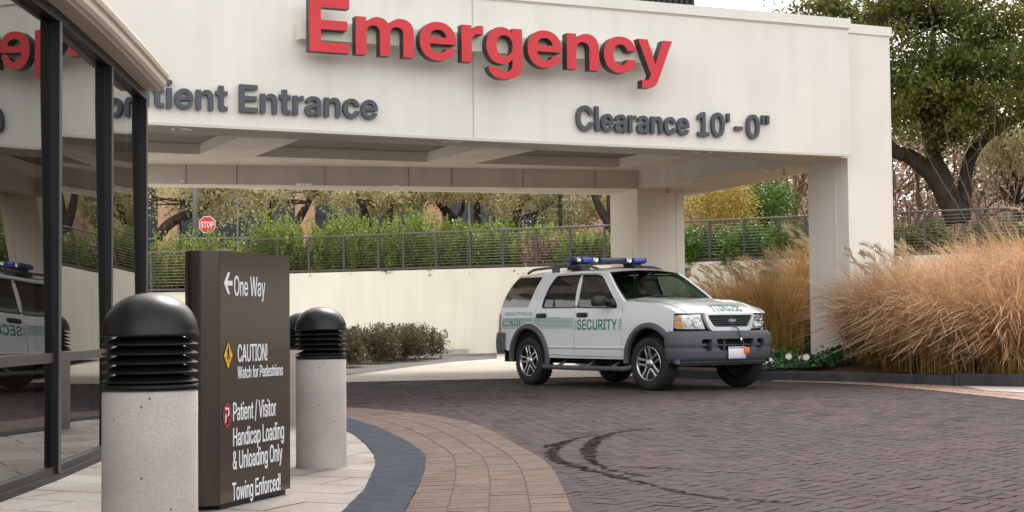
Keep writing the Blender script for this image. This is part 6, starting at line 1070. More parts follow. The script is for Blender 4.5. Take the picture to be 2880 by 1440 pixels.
put_text(k, 'Ford', lambda gx, gy, d: (front_x(0, .955)+.0155+d, -.042+gx*.042+gy*.012, .943+gy*.038), 0, .0008, 2, 2)
k.build('badge', [M['chrome'], M['badge_blue'], M['plate']], go)
for sd2 in (-1, 1):
    hl = rounded([(sd2*.465, 1.045), (sd2*.475, .99), (sd2*.41, .838), (sd2*.78, .845), (sd2*.815, .93), (sd2*.80, 1.030)], [.01, .01, .02, .02, .03, .03], 3)
    def hx(y, z): return front_x(y, z)-(.0 if abs(y) < .74 else (abs(y)-.74)*1.3)
    k = MB(); k.panel(hl, [], lambda y, z: (hx(y, z)-.05, y, z), .06, None); o = k.build('headlight', M['lampwhite'], car)
    k = MB(); k.panel(grow(hl, .004), [], lambda y, z: (hx(y, z)+.006, y, z), .05, (-.05, 0, 0)); k.build('lens', M['lens'], o)
    for yy, rr in ((.545, .068), (.665, .062)):
        k = MB(); prof = [(rr*t, -.055+.065*t**2) for t in (0.05, .25, .5, .75, 1)]; k.lathe(prof, 20, (hx(sd2*yy, .93)-.03, sd2*yy, .935), axis='x'); k.lathe([(.001, .02), (.018, .012), (.02, -.05)], 10, (hx(sd2*yy, .93)-.05, sd2*yy, .935), axis='x'); k.build('reflector', M['reflector'], o)
    k = MB(); am = [(sd2*.80, 1.005), (sd2*.765, 1.0), (sd2*.750, .955), (sd2*.80, .960)]; k.panel(am, [], lambda y, z: (hx(y, z)-.004, y, z), .03)
    am = [(sd2*.80, .935), (sd2*.75, .93), (sd2*.735, .855), (sd2*.785, .855)]; k.panel(am, [], lambda y, z: (hx(y, z)-.004, y, z), .03); k.build('indicator', M['amber'], o)
    # fill between lamp and wing
# bumper as a wrapped band
def bpath(t):     # t in metres along the bumper from the centre, + to the left
    s_ = 1 if t >= 0 else -1; a = abs(t)
    if a < .62: x = 2.245-.085*(a/.62)**2; y = a
    else:
        q = (a-.62)/.62; q = min(q, 1.0); ang_ = q*R(72); rad = .36
        x = 2.16-.275*(1-math.cos(ang_))*1.05-.055*q; y = .62+.335*math.sin(ang_)*.93
    return x, s_*y
def bprof(z):
    pts_ = [(.385, -.10), (.405, -.045), (.44, -.012), (.51, .005), (.568, .012), (.575, -.004), (.59, -.004), (.597, .016), (.66, .022), (.74, .012), (.79, -.008), (.815, -.04)]
    for (z0, o0), (z1, o1) in zip(pts_, pts_[1:]):
        if z0 <= z <= z1: return o0+(o1-o0)*(z-z0)/(z1-z0)
    return -.05
def bmap(off=0.0):
    def f(t, z):
        x, y = bpath(t); x2, y2 = bpath(t+.01); d = Vector((x2-x, y2-y)).normalized(); n_ = Vector((d.y, -d.x)); o_ = bprof(z)+off
        return (x+n_.x*o_, y+n_.y*o_, z)
    return f
intake = rounded([(-.345, .705), (.345, .705), (.31, .60), (.27, .545), (-.27, .545), (-.31, .60)], [.03]*6, 3)
fogs = [rounded([(s_*.40, .70), (s_*.56, .705), (s_*.575, .62), (s_*.50, .535), (s_*.40, .545), (s_*.425, .62)], [.03]*6, 3) for s_ in (-1, 1)]
k = MB(); bo = [(t, .385) for t in np.linspace(-1.24, 1.24, 40)]+[(1.24, .57), (1.24, .80), (1.15, .815)]+[(t, .815) for t in np.linspace(1.1, -1.1, 40)]+[(-1.15, .815), (-1.24, .80), (-1.24, .57)]
k.panel(bo, [intake]+fogs, bmap(), .022, (-.07, 0, 0)); bump_o = k.build('front_bumper', M['plastic'], car)
k = MB(); k.panel([(-.6, .50), (.6, .50), (.6, .74), (-.6, .74)], [], bmap(-.075), .1); k.build('intake_backing', M['under'], bump_o)
k = MB(); 
for y in (-.17, .17): k.box((2.16, y-.012, .55), (2.20, y+.012, .70))
k.box((2.165, -.30, .615), (2.19, .30, .63)); k.build('intake_bars', M['plastic'], bump_o)
for s_ in (-1, 1):
    k = MB(); k.rbox((2.09, min(s_*.41, s_*.55), .60), (2.15, max(s_*.41, s_*.55), .645), .015, 2); k.rbox((2.10, min(s_*.43, s_*.53), .545), (2.16, max(s_*.43, s_*.53), .575), .012, 2); k.build('tow_hook', M['plastic'], bump_o)
k = MB(); ys = np.linspace(-1.0, 1.0, 24)
k.grid(lambda u, v: (bpath(-1.0+2*u)[0]-.06-.05*v, bpath(-1.0+2*u)[1]*.97, (.395-.05*v)), 24, 3); k.build('air_dam', M['plastic'], car)
k = MB(); k.rbox((2.262, -.158, .428), (2.272, .158, .594), .004, 1, 0); k.box((2.272, -.145, .572), (2.2735, .145, .586), 1); k.box((2.2735, -.06, .574), (2.2745, .06, .585), 2)
for y in np.linspace(-.14, .12, 14): k.box((2.272, y, .436), (2.2735, y+.018, .440+.010*random.random()), 1)
k.build('number_plate', [M['plate'], M['plate_blue'], M['plate_red']], car)
k = MB(); k.tube(spline([(2.20, .10, .625), (2.27, .12, .64), (2.29, .16, .615), (2.285, .175, .58)], 5), .007, 6, 1); k.rbox((2.262, .125, .50), (2.305, .205, .585), .012, 2, 0); k.box((2.27, .15, .475), (2.28, .16, .505)); k.box((2.27, .18, .475), (2.28, .19, .505)); k.build('charging_plug', [M['orange'], M['blackp']], car)
k = MB(); k.tube(spline([(2.15, -.04, .885), (2.20, .02, .875), (2.24, .06, .82), (2.27, .065, .74), (2.275, .068, .70)], 5), .010, 7, 0); k.tube([(2.275, .068, .715), (2.277, .068, .665)], .016, 8, 1); k.build('hanging_cable', [mat('cable_teal', (.03, .07, .085), .5), M['chrome']], car)
# rear bumper
k = MB()
def rb(u, v):
    t = -1.15+2.3*u; a = abs(t); s_ = 1 if t > 0 else -1
    if a < .80: x, y = -2.44, a
    else: q = (a-.80)/.35; x, y = -2.44+.36*q**1.3, .80+.105*min(1, q*2.2)
    z = .46+.34*v; o_ = .02*math.sin(PI*v); return (x-o_, s_*(y+o_*.4), z)
k.grid(rb, 30, 8); k.build('rear_bumper', M['plastic'], car)
# ---- wheels
def wheel(x, y, steer=0.0):
    sd2 = -1 if y < 0 else 1
    w = link('wheel', None, car); w.location = (x, y, .3675); w.rotation_euler = (0, 0, steer+(0 if sd2 < 0 else PI)); w.empty_display_size = .1
    k = MB(); prof = [(.232, -.10), (.262, -.116), (.315, -.122), (.340, -.112), (.357, -.098), (.3655, -.075), (.3675, -.04), (.3675, .04), (.3655, .075), (.357, .098), (.340, .112), (.262, .116), (.232, .10)]
    k.lathe(prof, 56, axis='y')
    for i in range(40):
        a = 2*PI*i/40; ca, sa = math.cos(a), math.sin(a)
        for oy, tw in ((-.085, .02), (-.03, -.02), (.03, .02), (.085, -.02)):
            r0 = .3670 if abs(oy) < .05 else .3615; a1 = a+tw; ca1, sa1 = math.cos(a1), math.sin(a1); hw = .017
            t1 = (-sa1*hw, ca1*hw)
            pts = [(r0*ca1+s1*t1[0], oy+s2*.022, r0*sa1+s1*t1[1]) for s1, s2 in ((-1, -1), (1, -1), (1, 1), (-1, 1))]; q = [(p_[0]*1.013, p_[1], p_[2]*1.013) for p_ in pts]
            k.add(pts+q, [(4, 5, 6, 7), (0, 1, 5, 4), (1, 2, 6, 5), (2, 3, 7, 6), (3, 0, 4, 7)], 0)
    k.build('tyre', M['tyre'], w)
    k = MB(); k.lathe([(.236, -.100), (.240, -.112), (.231, -.118), (.222, -.108), (.212, -.05), (.205, .05)], 48, axis='y', mi=0); k.lathe([(.205, .05), (.06, .03), (.001, .03)], 32, axis='y', mi=1)
    for i in range(5):
        for da in (-.17, .17):
            a = 2*PI*i/5+PI/2+.2; M4 = Matrix.Rotation(-a, 4, 'Y')
            v = []
            for (r, wd, off_, dep) in ((.05, .020, da*.22, -.088), (.13, .021, da*.20, -.098), (.216, .026, da*.235, -.104)):
                v += [(r, dep, off_-wd/1.15), (r, dep-.006, off_-wd/2.2), (r, dep-.006, off_+wd/2.2), (r, dep, off_+wd/1.15), (r, dep+.05, off_)]
            v = [M4 @ Vector(p_) for p_ in v]; fs = []
            for b_ in (0, 5):
                for j in range(5): fs.append((b_+j, b_+(j+1) % 5, b_+5+(j+1) % 5, b_+5+j))
            k.add(v, fs, 0, False)
    k.lathe([(.001, -.112), (.05, -.110), (.062, -.104), (.068, -.085), (.07, -.03)], 28, axis='y', mi=0)
    k.build('rim', [M['alloy'], M['alloy_dark']], w); return w
wheel(-AX, -.79); wheel(AX, -.79, R(5)); wheel(-AX, .79); wheel(AX, .79, R(5))
# ---- roof light bar
k = MB(); xb = -.63; z0, z1 = 1.858, 1.930
def lbox(y0, y1, mi): k.rbox((xb-.14, y0, z0), (xb+.14, y1, z1), .02, 2, mi)
k.rbox((xb-.12, -.66, z0-.012), (xb+.12, .66, z0+.004), .004, 1, 3); lb = k.build('light_bar_base', M['blackp'], car); lb.name = 'light_bar'
for nm, y0, y1, mm_ in (('lens', -.69, -.655, M['navy_lens']), ('lens', -.55, -.345, M['blue_lens']), ('lens', -.195, .30, M['navy_lens']), ('lens', .455, .69, M['blue_lens'])):
    k = MB(); k.rbox((xb-.14, y0, z0), (xb+.14, y1, z1), .009, 2); k.build(nm, mm_, lb)
for y0 in (-.602, -.27, .375):
    k = MB(); k.rbox((xb-.12, y0-.05, z0+.004), (xb+.10, y0+.05, z1-.004), .012, 2, 1); k.lathe([(.04 * t if False else .031*t, .098+.012*t*t) for t in (.03, .5, 1)]+[(.033, .112), (.033, .10)], 16, (xb, y0, z0+.036), 0, axis='x'); k.build('spotlight', [M['chrome'], M['lampwhite']], lb)
k = MB()
for s_ in (-1, 1):
    k.add([(xb-.10, s_*.50-.10, 1.845), (xb+.10, s_*.50-.10, 1.845), (xb+.10, s_*.50+.10, 1.845), (xb-.10, s_*.50+.10, 1.845), (xb-.16, s_*.58-.06, 1.745), (xb+.16, s_*.58-.06, 1.745), (xb+.16, s_*.58+.06, 1.738), (xb-.16, s_*.58+.06, 1.738)], [(0, 1, 2, 3), (4, 7, 6, 5), (0, 4, 5, 1), (1, 5, 6, 2), (2, 6, 7, 3), (3, 7, 4, 0)], 0)
k.build('mounting_foot', M['blackp'], lb)
k = MB(); k.tube([(1.085, -.805, 1.20), (1.085, -.805, 1.235)], .014, 8); k.tube([(1.085, -.805, 1.22), (1.04, -.80, 1.62), (1.0, -.80, 2.02)], [.0045, .003, .002], 6); k.build('antenna', M['blackp'], car)
# ---- graphics (right side shown; the same on the left)
for sd2 in (-1, 1):
    def dec(gx, gz, d): return (gx, sd2*(S(gx, gz)+.0025+d), gz)
    def textside(s, x0, x1, zb, zt, mm_, slant=0.0, parent=car, nm='lettering'):
        w = text_width(s); sx = (x1-x0)/w; sy = (zt-zb)/CAP; k = MB()
        if sd2 < 0: put_text(k, s, lambda gx, gy, d: dec(x0+gx*sx+slant*gy*sy, zb+gy*sy, d+.001), 0, 0)
        else: put_text(k, s, lambda gx, gy, d: dec(x1-gx*sx-slant*gy*sy, zb+gy*sy, d+.001), 0, 0)
        k.build(nm, mm_, parent)
    textside('SECURITY', -.195, .765, .838, .990, M['green_vinyl'])
    textside('MEDICAL CITY DALLAS', -2.14, -1.36, 1.062, 1.118, M['pale_vinyl'], .25)
    kq, kr, kf = MB(), MB(), MB()
    def bar(x0, x1, za, zb_):
        k = kq if x1 < -1.32 else (kr if x1 < -.28 else kf); n = max(1, int((x1-x0)/.08)); k.add([dec(x0+(x1-x0)*i/n, z, 0) for z in (za, zb_) for i in range(n+1)], [(i, i+1, n+2+i, n+1+i) for i in range(n)])
    arch_top = lambda x: AZ+math.sqrt(max(0, .548**2-(x+AX)**2))
    def pieces(za, zb_):
        segs = [(-2.20, -1.60 if zb_ < .99 else -1.325)]
        if za > .945: segs = [(-2.20, -1.34)]
        else: dx = math.sqrt(max(0, .548**2-(za-AZ)**2)); segs = [(-2.20, -AX-dx-.01), (-AX+dx+.01, -1.33)]
        return [s_ for s_ in segs if s_[1]-s_[0] > .03]
    for i in range(8):
        za = .862+i*.0195; th = .0068+.0006*i
        for x0, x1 in pieces(za, za+th): bar(x0, x1, za, za+th)
        x0 = -1.315+max(0, 0)
        if za < .945: x0 = max(x0, -AX+math.sqrt(.57**2-(za-AZ)**2)+.0)
        bar(x0, -.283, za, za+th)
        bar(-.250, -.205, za-.02, za-.02+th)
        bar(.80, .862, .838+i*.0205, .838+i*.0205+th)
    bar(-2.20, -1.345, 1.018, 1.026); bar(-1.315, -.60, 1.018, 1.026)
    kq.build('quarter_stripes', M['green_vinyl'], car); kr.build('rear_door_stripes', M['green_vinyl'], car); kf.build('front_door_stripes', M['green_vinyl'], car)
    k = MB(); n = 10; x0, x1 = -2.19, -1.66
    k.add([dec(x0+(x1-x0)*i/n, z, .0004) for z in (.912, .985) for i in range(n+1)], [(i, i+1, n+2+i, n+1+i) for i in range(n)]); k.build('stripe_block', M['green_vinyl'], car)
    textside('DIAL 911', -2.15, -1.68, .925, .972, M['white_vinyl'])
# mirrored lettering on the hood
k = MB(); w = text_width('SECURITY'); L_ = .56; sx = L_/w
_us = np.linspace(.35, 1, 500)
def hoodpt(gx, gy, d):
    y = .27-gx*sx; x = 2.115-gy*.145/CAP; P_ = []
    for u in _us:
        x_, z_ = hood_edge(u); wv = S(x_, z_); P_.append(hood_fn(u, (y+wv)/(2*wv)))
    P_ = np.array(P_); return (x, y, float(np.interp(x, P_[:, 0], P_[:, 2]))+.004+d)
put_text(k, 'SECURITY', hoodpt, 0, 0, fine=.12); k.build('hood_lettering', M['green_vinyl'], car)
# hood shut lines
k = MB()
for s_ in (-1, 1):
    pts = []
    for u in np.linspace(.12, .99, 26):
        x_, z_ = hood_edge(u); wv = S(x_, z_); p = hood_fn(u, .5+s_*.5*(.90-.06*u**2)); pts.append((p[0], p[1], p[2]+.0005))
    k.tube(pts, .0035, 5)
k.build('shut_line', M['under'], car)
# ---- interior
def seat(x, y, mbk):
    mbk.rbox((x-.05, y-.25, .70), (x+.45, y+.25, .88), .06, 3); M4 = Matrix.Translation((x-.06, y, .85)) @ Matrix.Rotation(R(-14), 4, 'Y')
    mbk.rbox((-.07, -.25, 0), (.07, .25, .56), .06, 3, 0, M4); mbk.rbox((-.05, -.14, .58), (.05, .14, .80), .045, 3, 0, M4)
    mbk.tube([M4 @ Vector((0, -.05, .54)), M4 @ Vector((0, -.05, .62))], .01, 6); mbk.tube([M4 @ Vector((0, .05, .54)), M4 @ Vector((0, .05, .62))], .01, 6)
for x, y in ((-.30, -.37), (-.30, .37)):
    k = MB(); seat(x, y, k); k.build('seat', M['seat'], car)
k = MB(); k.rbox((-1.25, -.68, .70), (-.78, .68, .88), .06, 3); M4 = Matrix.Translation((-1.26, 0, .85)) @ Matrix.Rotation(R(-16), 4, 'Y'); k.rbox((-.07, -.68, 0), (.07, .68, .56), .06, 3, 0, M4)
for y in (-.42, .42): k.rbox((-.05, y-.13, .57), (.05, y+.13, .74), .045, 3, 0, M4)
k.build('rear_seat', M['seat'], car)
k = MB(); k.rbox((.52, -.72, .80), (.92, .72, 1.185), .08, 3); k.rbox((.44, .18, 1.10), (.62, .58, 1.215), .05, 3); k.build('dashboard', M['dash'], car)
k = MB(); M4 = Matrix.Translation((.36, .38, 1.17)) @ Matrix.Rotation(R(62), 4, 'Y')
tor = [(.185+.014*math.cos(t), .014*math.sin(t)) for t in np.linspace(0, 2*PI, 9)[:-1]]
k2 = MB(); k2.lathe(tor, 28, close=True); k.add([M4 @ Vector(p) for p in k2.v], k2.f, 0, True)
k.tube([M4 @ Vector((-.18, 0, 0)), M4 @ Vector((0, 0, -.02)), M4 @ Vector((.18, 0, 0))], .012, 6); k.tube([M4 @ Vector((0, 0, -.02)), M4 @ Vector((0, 0, -.25))], .03, 8); k.build('steering_wheel', M['blackp'], car)
k = MB(); k.rbox((.43, -.13, 1.55), (.46, .13, 1.62), .012, 2); k.tube([(.44, 0, 1.6), (.42, 0, 1.68)], .008, 6); k.build('rear_view_mirror', M['blackp'], car)
k = MB(); k.grid(lambda u, v: tuple(Vector(roof_fn(.03+.94*u, .03+.94*v))-Vector((0, 0, .035))), 14, 10); k.build('headliner', mat('headliner', (.16, .155, .14), .9), car)

# ================================================================== people
M['skin'] = mat('skin', (.42, .235, .165), .55)
M['hair'] = mat('dark_hair', (.018, .013, .011), .6)
M['shirt_navy'] = mat('navy_shirt', (.030, .036, .055), .85)
M['shirt_pale'] = mat('pale_shirt', (.62, .56, .54), .85)
M['trousers'] = mat('dark_trousers', (.028, .028, .032), .85)
M['shoe'] = mat('shoe', (.012, .011, .010), .5)
def skin_mesh(name, chains, mats, parent, sub=2):
    """chains: lists of (point, radius); points repeated between chains are the same joint"""
    verts = []; rad = []; edges = []; idx = {}
    for ch in chains:
        pv = None
        for p, r in ch:
            key = tuple(round(c, 4) for c in p)
            if key not in idx: idx[key] = len(verts); verts.append(p); rad.append(r)
            i = idx[key]
            if pv is not None and pv != i: edges.append((pv, i))
            pv = i
    me = bpy.data.meshes.new(name); me.from_pydata(verts, edges, []); o = link(name, me, parent)
    md = o.modifiers.new('skin', 'SKIN'); md.use_smooth_shade = True
    for i, v in enumerate(me.skin_vertices[0].data): v.radius = rad[i] if hasattr(rad[i], '__len__') else (rad[i], rad[i]); v.use_root = (i == 0)
    ms = o.modifiers.new('sub', 'SUBSURF'); ms.levels = sub; ms.render_levels = sub
    dg = bpy.context.evaluated_depsgraph_get(); me2 = bpy.data.meshes.new_from_object(o.evaluated_get(dg)); o.modifiers.clear(); o.data = me2
    me2.materials.clear()
    for m in (mats if isinstance(mats, list) else [mats]): me2.materials.append(m)
    return o
def head_mesh(M4):
    """head with brow, nose, lips, chin, ears: displaced sphere, looking along +X, centre of skull at origin"""
    bm = bmesh.new(); bmesh.ops.create_uvsphere(bm, u_segments=32, v_segments=24, radius=1)
    for v in bm.verts:
        x, y, z = v.co; X = x*.098; Y = y*.076; Z = z*.118
        if z < -.1: Y *= 1-.30*min(1, (-z-.1)/.9); X = X*(1-.18*min(1, (-z-.1)))+(.012 if x > 0 else 0)
        g = lambda cy, cz, sy, sz: math.exp(-((Y-cy)/sy)**2-((Z-cz)/sz)**2)
        if x > 0:
            X += .026*g(0, -.022, .013, .020)+.010*g(0, .002, .010, .02)       # nose
            X += .007*g(0, .022, .045, .010)                                    # brow
            X -= .012*(g(.031, .004, .014, .010)+g(-.031, .004, .014, .010))    # eye sockets
            X += .008*g(0, -.058, .022, .006)+.007*g(0, -.070, .018, .006)-.004*g(0, -.064, .02, .003)
            X += .010*g(0, -.098, .020, .014)
        for s_ in (-1, 1):
            if s_*y > .75: Y += s_*.014*math.exp(-((X+.006)/.014)**2-((Z+.012)/.028)**2)
        v.co = M4 @ Vector((X, Y, Z))
    return bm
def add_head(o, M4):
    bm = bmesh.new(); bm.from_mesh(o.data); hb_ = head_mesh(M4); tmp = bpy.data.meshes.new('t'); hb_.to_mesh(tmp); n0 = len(bm.faces); bm.from_mesh(tmp)
    for f in bm.faces: f.smooth = True
    bm.to_mesh(o.data); bm.free(); hb_.free(); bpy.data.meshes.remove(tmp)
def hair_cap(M4, parent):
    k = MB(); 
    def fn(u, v):
        a = 2*PI*u; t = v*(1.62 if math.cos(a) < .2 else 1.62-.72*min(1, (math.cos(a)-.2)/.5)); r = 1.07+.02*math.sin(9*a)*math.sin(t)
        p = M4 @ Vector((.101*r*math.sin(t)*math.cos(a)-.006, .079*r*math.sin(t)*math.sin(a), .118*r*math.cos(t)+.004)); return tuple(p)
    k.grid(fn, 32, 10); return k.build('hair', M['hair'], parent)
def eyes(M4, parent):
    for s_ in (-1, 1):
        k = MB(); k.lathe([(.0005, .0112), (.006, .0098), (.0105, .005), (.0115, 0)], 12, axis='x'); k.v = [tuple(M4 @ (Vector(p)+Vector((.074, s_*.031, .004)))) for p in k.v]; k.build('eye', M['hair'], parent)
def hand(wrist, dirv, up, curl, side, sc=1.0):
    """palm and five bent fingers as skin chains starting at the wrist"""
    d = Vector(dirv).normalized(); u = Vector(up); u = (u-d*u.dot(d)).normalized(); s_ = d.cross(u)*side; w = Vector(wrist); ch = []
    pc = w+d*.045
    ch.append([(tuple(w), (.026, .019)), (tuple(pc), (.038, .016))])
    for i, (off_, L) in enumerate(((-.030, .070), (-.010, .080), (.011, .074), (.030, .058))):
        p0 = pc+s_*off_*.8+d*.02; pts = [(tuple(pc), (.038, .016)), (tuple(p0+d*.02), .0095)]; p = p0+d*.02; ang_ = 0
        for f in (.42, .33, .25):
            ang_ += R(curl); dd = d*math.cos(ang_)-u*math.sin(ang_); p = p+dd*L*f; pts.append((tuple(p), .0085))
        ch.append(pts)
    t0 = w+d*.02-s_*.028; ch.append([(tuple(w), (.026, .019)), (tuple(t0), .012), (tuple(t0-s_*.022+d*.028-u*.012), .0105), (tuple(t0-s_*.020+d*.055-u*.03), .009)])
    return ch
# driver, seated, hands on the wheel, looking ahead (car frame converted to the world)
Mc = Matrix.Translation((1.797, 22.62, .004)) @ Matrix.Rotation(R(-55.75), 4, 'Z')
drv = thing('person', 'driver with dark hair sitting at the wheel of the white patrol car', 'person', tuple(Mc @ Vector((-.12, .37, .88))), R(-55.75))
hip = (0, 0, .06); chest = (-.10, 0, .36); neck0 = (-.11, 0, .50); neck1 = (-.10, 0, .575)
cl = [[(hip, .15), ((-.05, 0, .20), (.145, .125)), (chest, (.17, .125)), ((-.11, 0, .46), .085), (neck0, .055), (neck1, .052)]]
for s_ in (-1, 1):
    sh = (-.10, s_*.17, .43); elb = (.08, s_*.26, .20); wr = (.36, s_*.165, .36)
    cl.append([(chest, (.17, .125)), (sh, .064), (elb, .047), (tuple(np.array(elb)*.35+np.array(wr)*.65), .038), (wr, .027)])
    cl += hand(wr, (.6, -s_*.1, .45), (-.6, 0, .8), 52, s_)
    kn = (.47, s_*.12, .06); an = (.60, s_*.11, -.34); cl.append([(hip, .15), ((.10, s_*.095, .03), .088), (kn, .062), ((.54, s_*.11, -.15), .052), (an, .04), ((.72, s_*.12, -.39), .036)])
bd_ = skin_mesh('body', cl, [M['skin']], drv); Mh = Matrix.Translation((-.075, 0, .69)) @ Matrix.Rotation(R(6), 4, 'Y'); add_head(bd_, Mh); hair_cap(Mh, drv); eyes(Mh, drv)
cs_ = [[(hip, .16), ((-.05, 0, .20), (.153, .135)), (chest, (.178, .135)), ((-.11, 0, .465), .088), ((-.11, 0, .50), .066)]]
for s_ in (-1, 1): cs_.append([(chest, (.178, .135)), ((-.10, s_*.17, .43), .072), ((-.01, s_*.215, .315), .062), ((.08, s_*.26, .20), .055), ((.28, s_*.195, .315), .042)])
skin_mesh('shirt', cs_, M['shirt_navy'], drv)
tr_ = []
for s_ in (-1, 1): tr_.append([((0, 0, .05), .155), ((.10, s_*.095, .03), .096), ((.47, s_*.12, .06), .070), ((.54, s_*.11, -.15), .060), ((.60, s_*.11, -.33), .05)])
skin_mesh('trousers', tr_, M['trousers'], drv)
# passer-by behind the rear column
gx, gy = Dp(1727, 700, 34.2)[:2]
wk = thing('person', 'person with dark hair and pale top, mostly hidden behind the rear column', 'person', (gx, gy, bed_z(gx, gy)+.02), R(-60))
zs = 1.0
hip = (0, 0, .95); chest = (0, 0, 1.32); cl = [[(hip, .135), ((0, 0, 1.12), (.14, .11)), (chest, (.165, .115)), ((-.01, 0, 1.45), .07), ((0, 0, 1.52), .05), ((.01, 0, 1.58), .05)]]
for s_ in (-1, 1):
    sh = (0, s_*.17, 1.40); elb = (-.03, s_*.22, 1.12); wr = (.05, s_*.23, .88); cl.append([(chest, (.165, .115)), (sh, .06), (elb, .044), (wr, .027)]); cl += hand(wr, (.1, 0, -1), (1, 0, 0), 16, -s_)
    kn = (.04*s_+.03, s_*.10, .50); an = (-.10*s_, s_*.10, .09); cl.append([(hip, .135), ((0, s_*.09, .86), .085), (kn, .058), (an, .04), ((an[0]+.13, s_*.11, .04), .036)])
bd_ = skin_mesh('body', cl, [M['skin']], wk); Mh = Matrix.Translation((.03, 0, 1.70)) @ Matrix.Rotation(R(10), 4, 'Y'); add_head(bd_, Mh); hair_cap(Mh, wk); eyes(Mh, wk)
cs_ = [[((0, 0, .92), .145), ((0, 0, 1.12), (.148, .12)), (chest, (.173, .125)), ((-.01, 0, 1.455), .08)]]
for s_ in (-1, 1): cs_.append([(chest, (.173, .125)), ((0, s_*.17, 1.40), .068), ((-.015, s_*.195, 1.26), .06), ((-.03, s_*.22, 1.14), .054)])
skin_mesh('shirt', cs_, M['shirt_pale'], wk)
tr_ = []
for s_ in (-1, 1):
    kn = (.04*s_+.03, s_*.10, .50); an = (-.10*s_, s_*.10, .13); tr_.append([((0, 0, .95), .142), ((0, s_*.09, .86), .094), (kn, .068), (an, .055)])
skin_mesh('trousers', tr_, M['trousers'], wk)

# ================================================================== retaining wall, railings, things behind
rw = thing('retaining_wall', 'long pale yellow retaining wall under the cable railing behind the drive', 'wall')
ZW, ZR = 2.43, 3.47
def wallrun(mb, pts, z0, z1, th):
    for p, q in zip(pts, pts[1:]):
        p, q = v2(p), v2(q); d = (q-p)/np.linalg.norm(q-p); n_ = np.array([-d[1], d[0]]); mb.prism([tuple(p-n_*.06), tuple(q-n_*.06), tuple(q+n_*th), tuple(p+n_*th)], z0, z1)
m = MB(); wallrun(m, [WL, W0, W1, W2, W3, W4, (26, 27.5)], -.05, ZW, .3); m.build('wall', M['wall_cream'], rw)
rw2 = thing('retaining_wall', 'lower pale retaining wall at the left seen beside the glass lobby', 'wall')
m = MB(); wallrun(m, [(-22, 46.6), (-15.5, 46.0), (-8.0, 43.9)], -.05, 1.96, .25); m.build('wall', M['wall_cream'], rw2)
M['rail'] = mat('railing_metal', (.095, .085, .08), .5, metal=.2, var=.08)
M['rail_top'] = mat('railing_cap', (.15, .142, .135), .4, metal=.4)
M['cable'] = mat('steel_cable', (.27, .255, .22), .4, metal=.5)
def railing(label, p, q, posts, zb, zt, ncab, zbq=None):
    p, q = v2(p), v2(q); d = (q-p)/np.linalg.norm(q-p); L = np.linalg.norm(q-p)
    r = thing('railing', label, 'railing', (float(p[0]), float(p[1]), zb), math.atan2(d[1], d[0]), 'cable railings on the retaining walls')
    H = zt-zb
    m = MB(); m.rbox((0, -.03, H-.045), (L, .03, H), .008, 2); m.build('top_rail', M['rail_top'], r)
    m = MB(); m.box((0, -.02, .03), (L, .02, .09)); m.build('bottom_rail', M['rail'], r)
    for x in posts:
        m = MB(); m.box((x-.03, -.03, .0), (x+.03, .03, H-.045)); m.build('post', M['rail'], r)
    for i in range(ncab):
        z = .09+(H-.14)*(i+1)/(ncab+1); m = MB(); m.tube([(0, 0, z), (L, 0, z)], .0052, 5); m.build('cable', M['cable'], r)
def proj(p, q, pts): 
    p, q = v2(p), v2(q); d = (q-p)/np.linalg.norm(q-p); return [float(np.dot(np.array(a)-p, d)) for a in pts]
PA = (-7.724, 43.898)
ps = [(-7.69, 43.88), (-6.723, 43.415), (-5.769, 42.953), (-4.716, 42.444), (-3.699, 41.952), (-2.978, 41.603), (-2.056, 41.157), (-1.122, 40.706), (-.229, 40.274), (.656, 39.846), (1.522, 39.427), (2.399, 39.003)]
railing('long grey cable railing above the pale wall, left of the rear column', PA, W1, proj(PA, W1, ps), ZW, ZR, 11)
railing('grey cable railing seen between the rear column and the front pier', W1, W2, [.95, 1.9]+proj(W1, W2, [(4.925, 37.496), (5.703, 37.028), (6.479, 36.562), (7.05, 36.2)]), ZW, ZR, 11)
railing('dark cable railing at the right behind the tall grass', W2, W4, [1.2*i+.3 for i in range(10)], ZW, ZR, 11)
railing('low cable railing on the left lower wall beside the glass lobby', (-16, 45.9), (-8.05, 43.7), [.6+1.25*i for i in range(6)], 1.97, 3.16, 11)

# street light, stop sign
pole = thing('light_pole', 'grey round street light pole behind the hedge near the stop sign', 'pole', (-10.08, 48, 2.2))
m = MB(); m.tube([(0, 0, 0), (0, 0, 3), (0, 0, 7.5)], [.085, .08, .06], 14); m.build('shaft', M['grey_metal'], pole)
m = MB(); m.rbox((-.35, -.2, 7.5), (.35, .2, 7.65), .04, 2); m.build('lamp_head', M['grey_metal'], pole)
stp = thing('stop_sign', 'red octagonal stop sign with white lettering above the green hedge', 'sign', (-10.1, 50, 2.2), R(0))
M['stop_red'] = mat('stop_red', (.72, .035, .02), .4); 
def octa(r): return [(r*math.cos(R(22.5+45*i)), r*math.sin(R(22.5+45*i))) for i in range(8)]
zc = 2.115
m = MB()
def plate(r, y0, y1, mi):
    o_ = octa(r); m.add([(x, y1, zc+z) for x, z in o_]+[(x, y0, zc+z) for x, z in o_], [tuple(range(8)), tuple(range(8, 16))[::-1]]+[(i, (i+1) % 8, 8+(i+1) % 8, 8+i) for i in range(8)], mi)
plate(.30, -.012, 0, 1); plate(.275, -.016, -.012, 0)
w = text_width('STOP'); sx = .44/w; put_text(m, 'STOP', lambda gx, gy, d: (-.22+gx*sx, -.0165-d, zc-.10+gy*.20/CAP), 0, .001, 1, 1)
m.build('sign_plate', [M['stop_red'], M['vinyl']], stp)
m = MB(); m.tube([(0, .03, 0), (0, .03, 2.3)], .028, 8); m.build('post', M['rail'], stp)

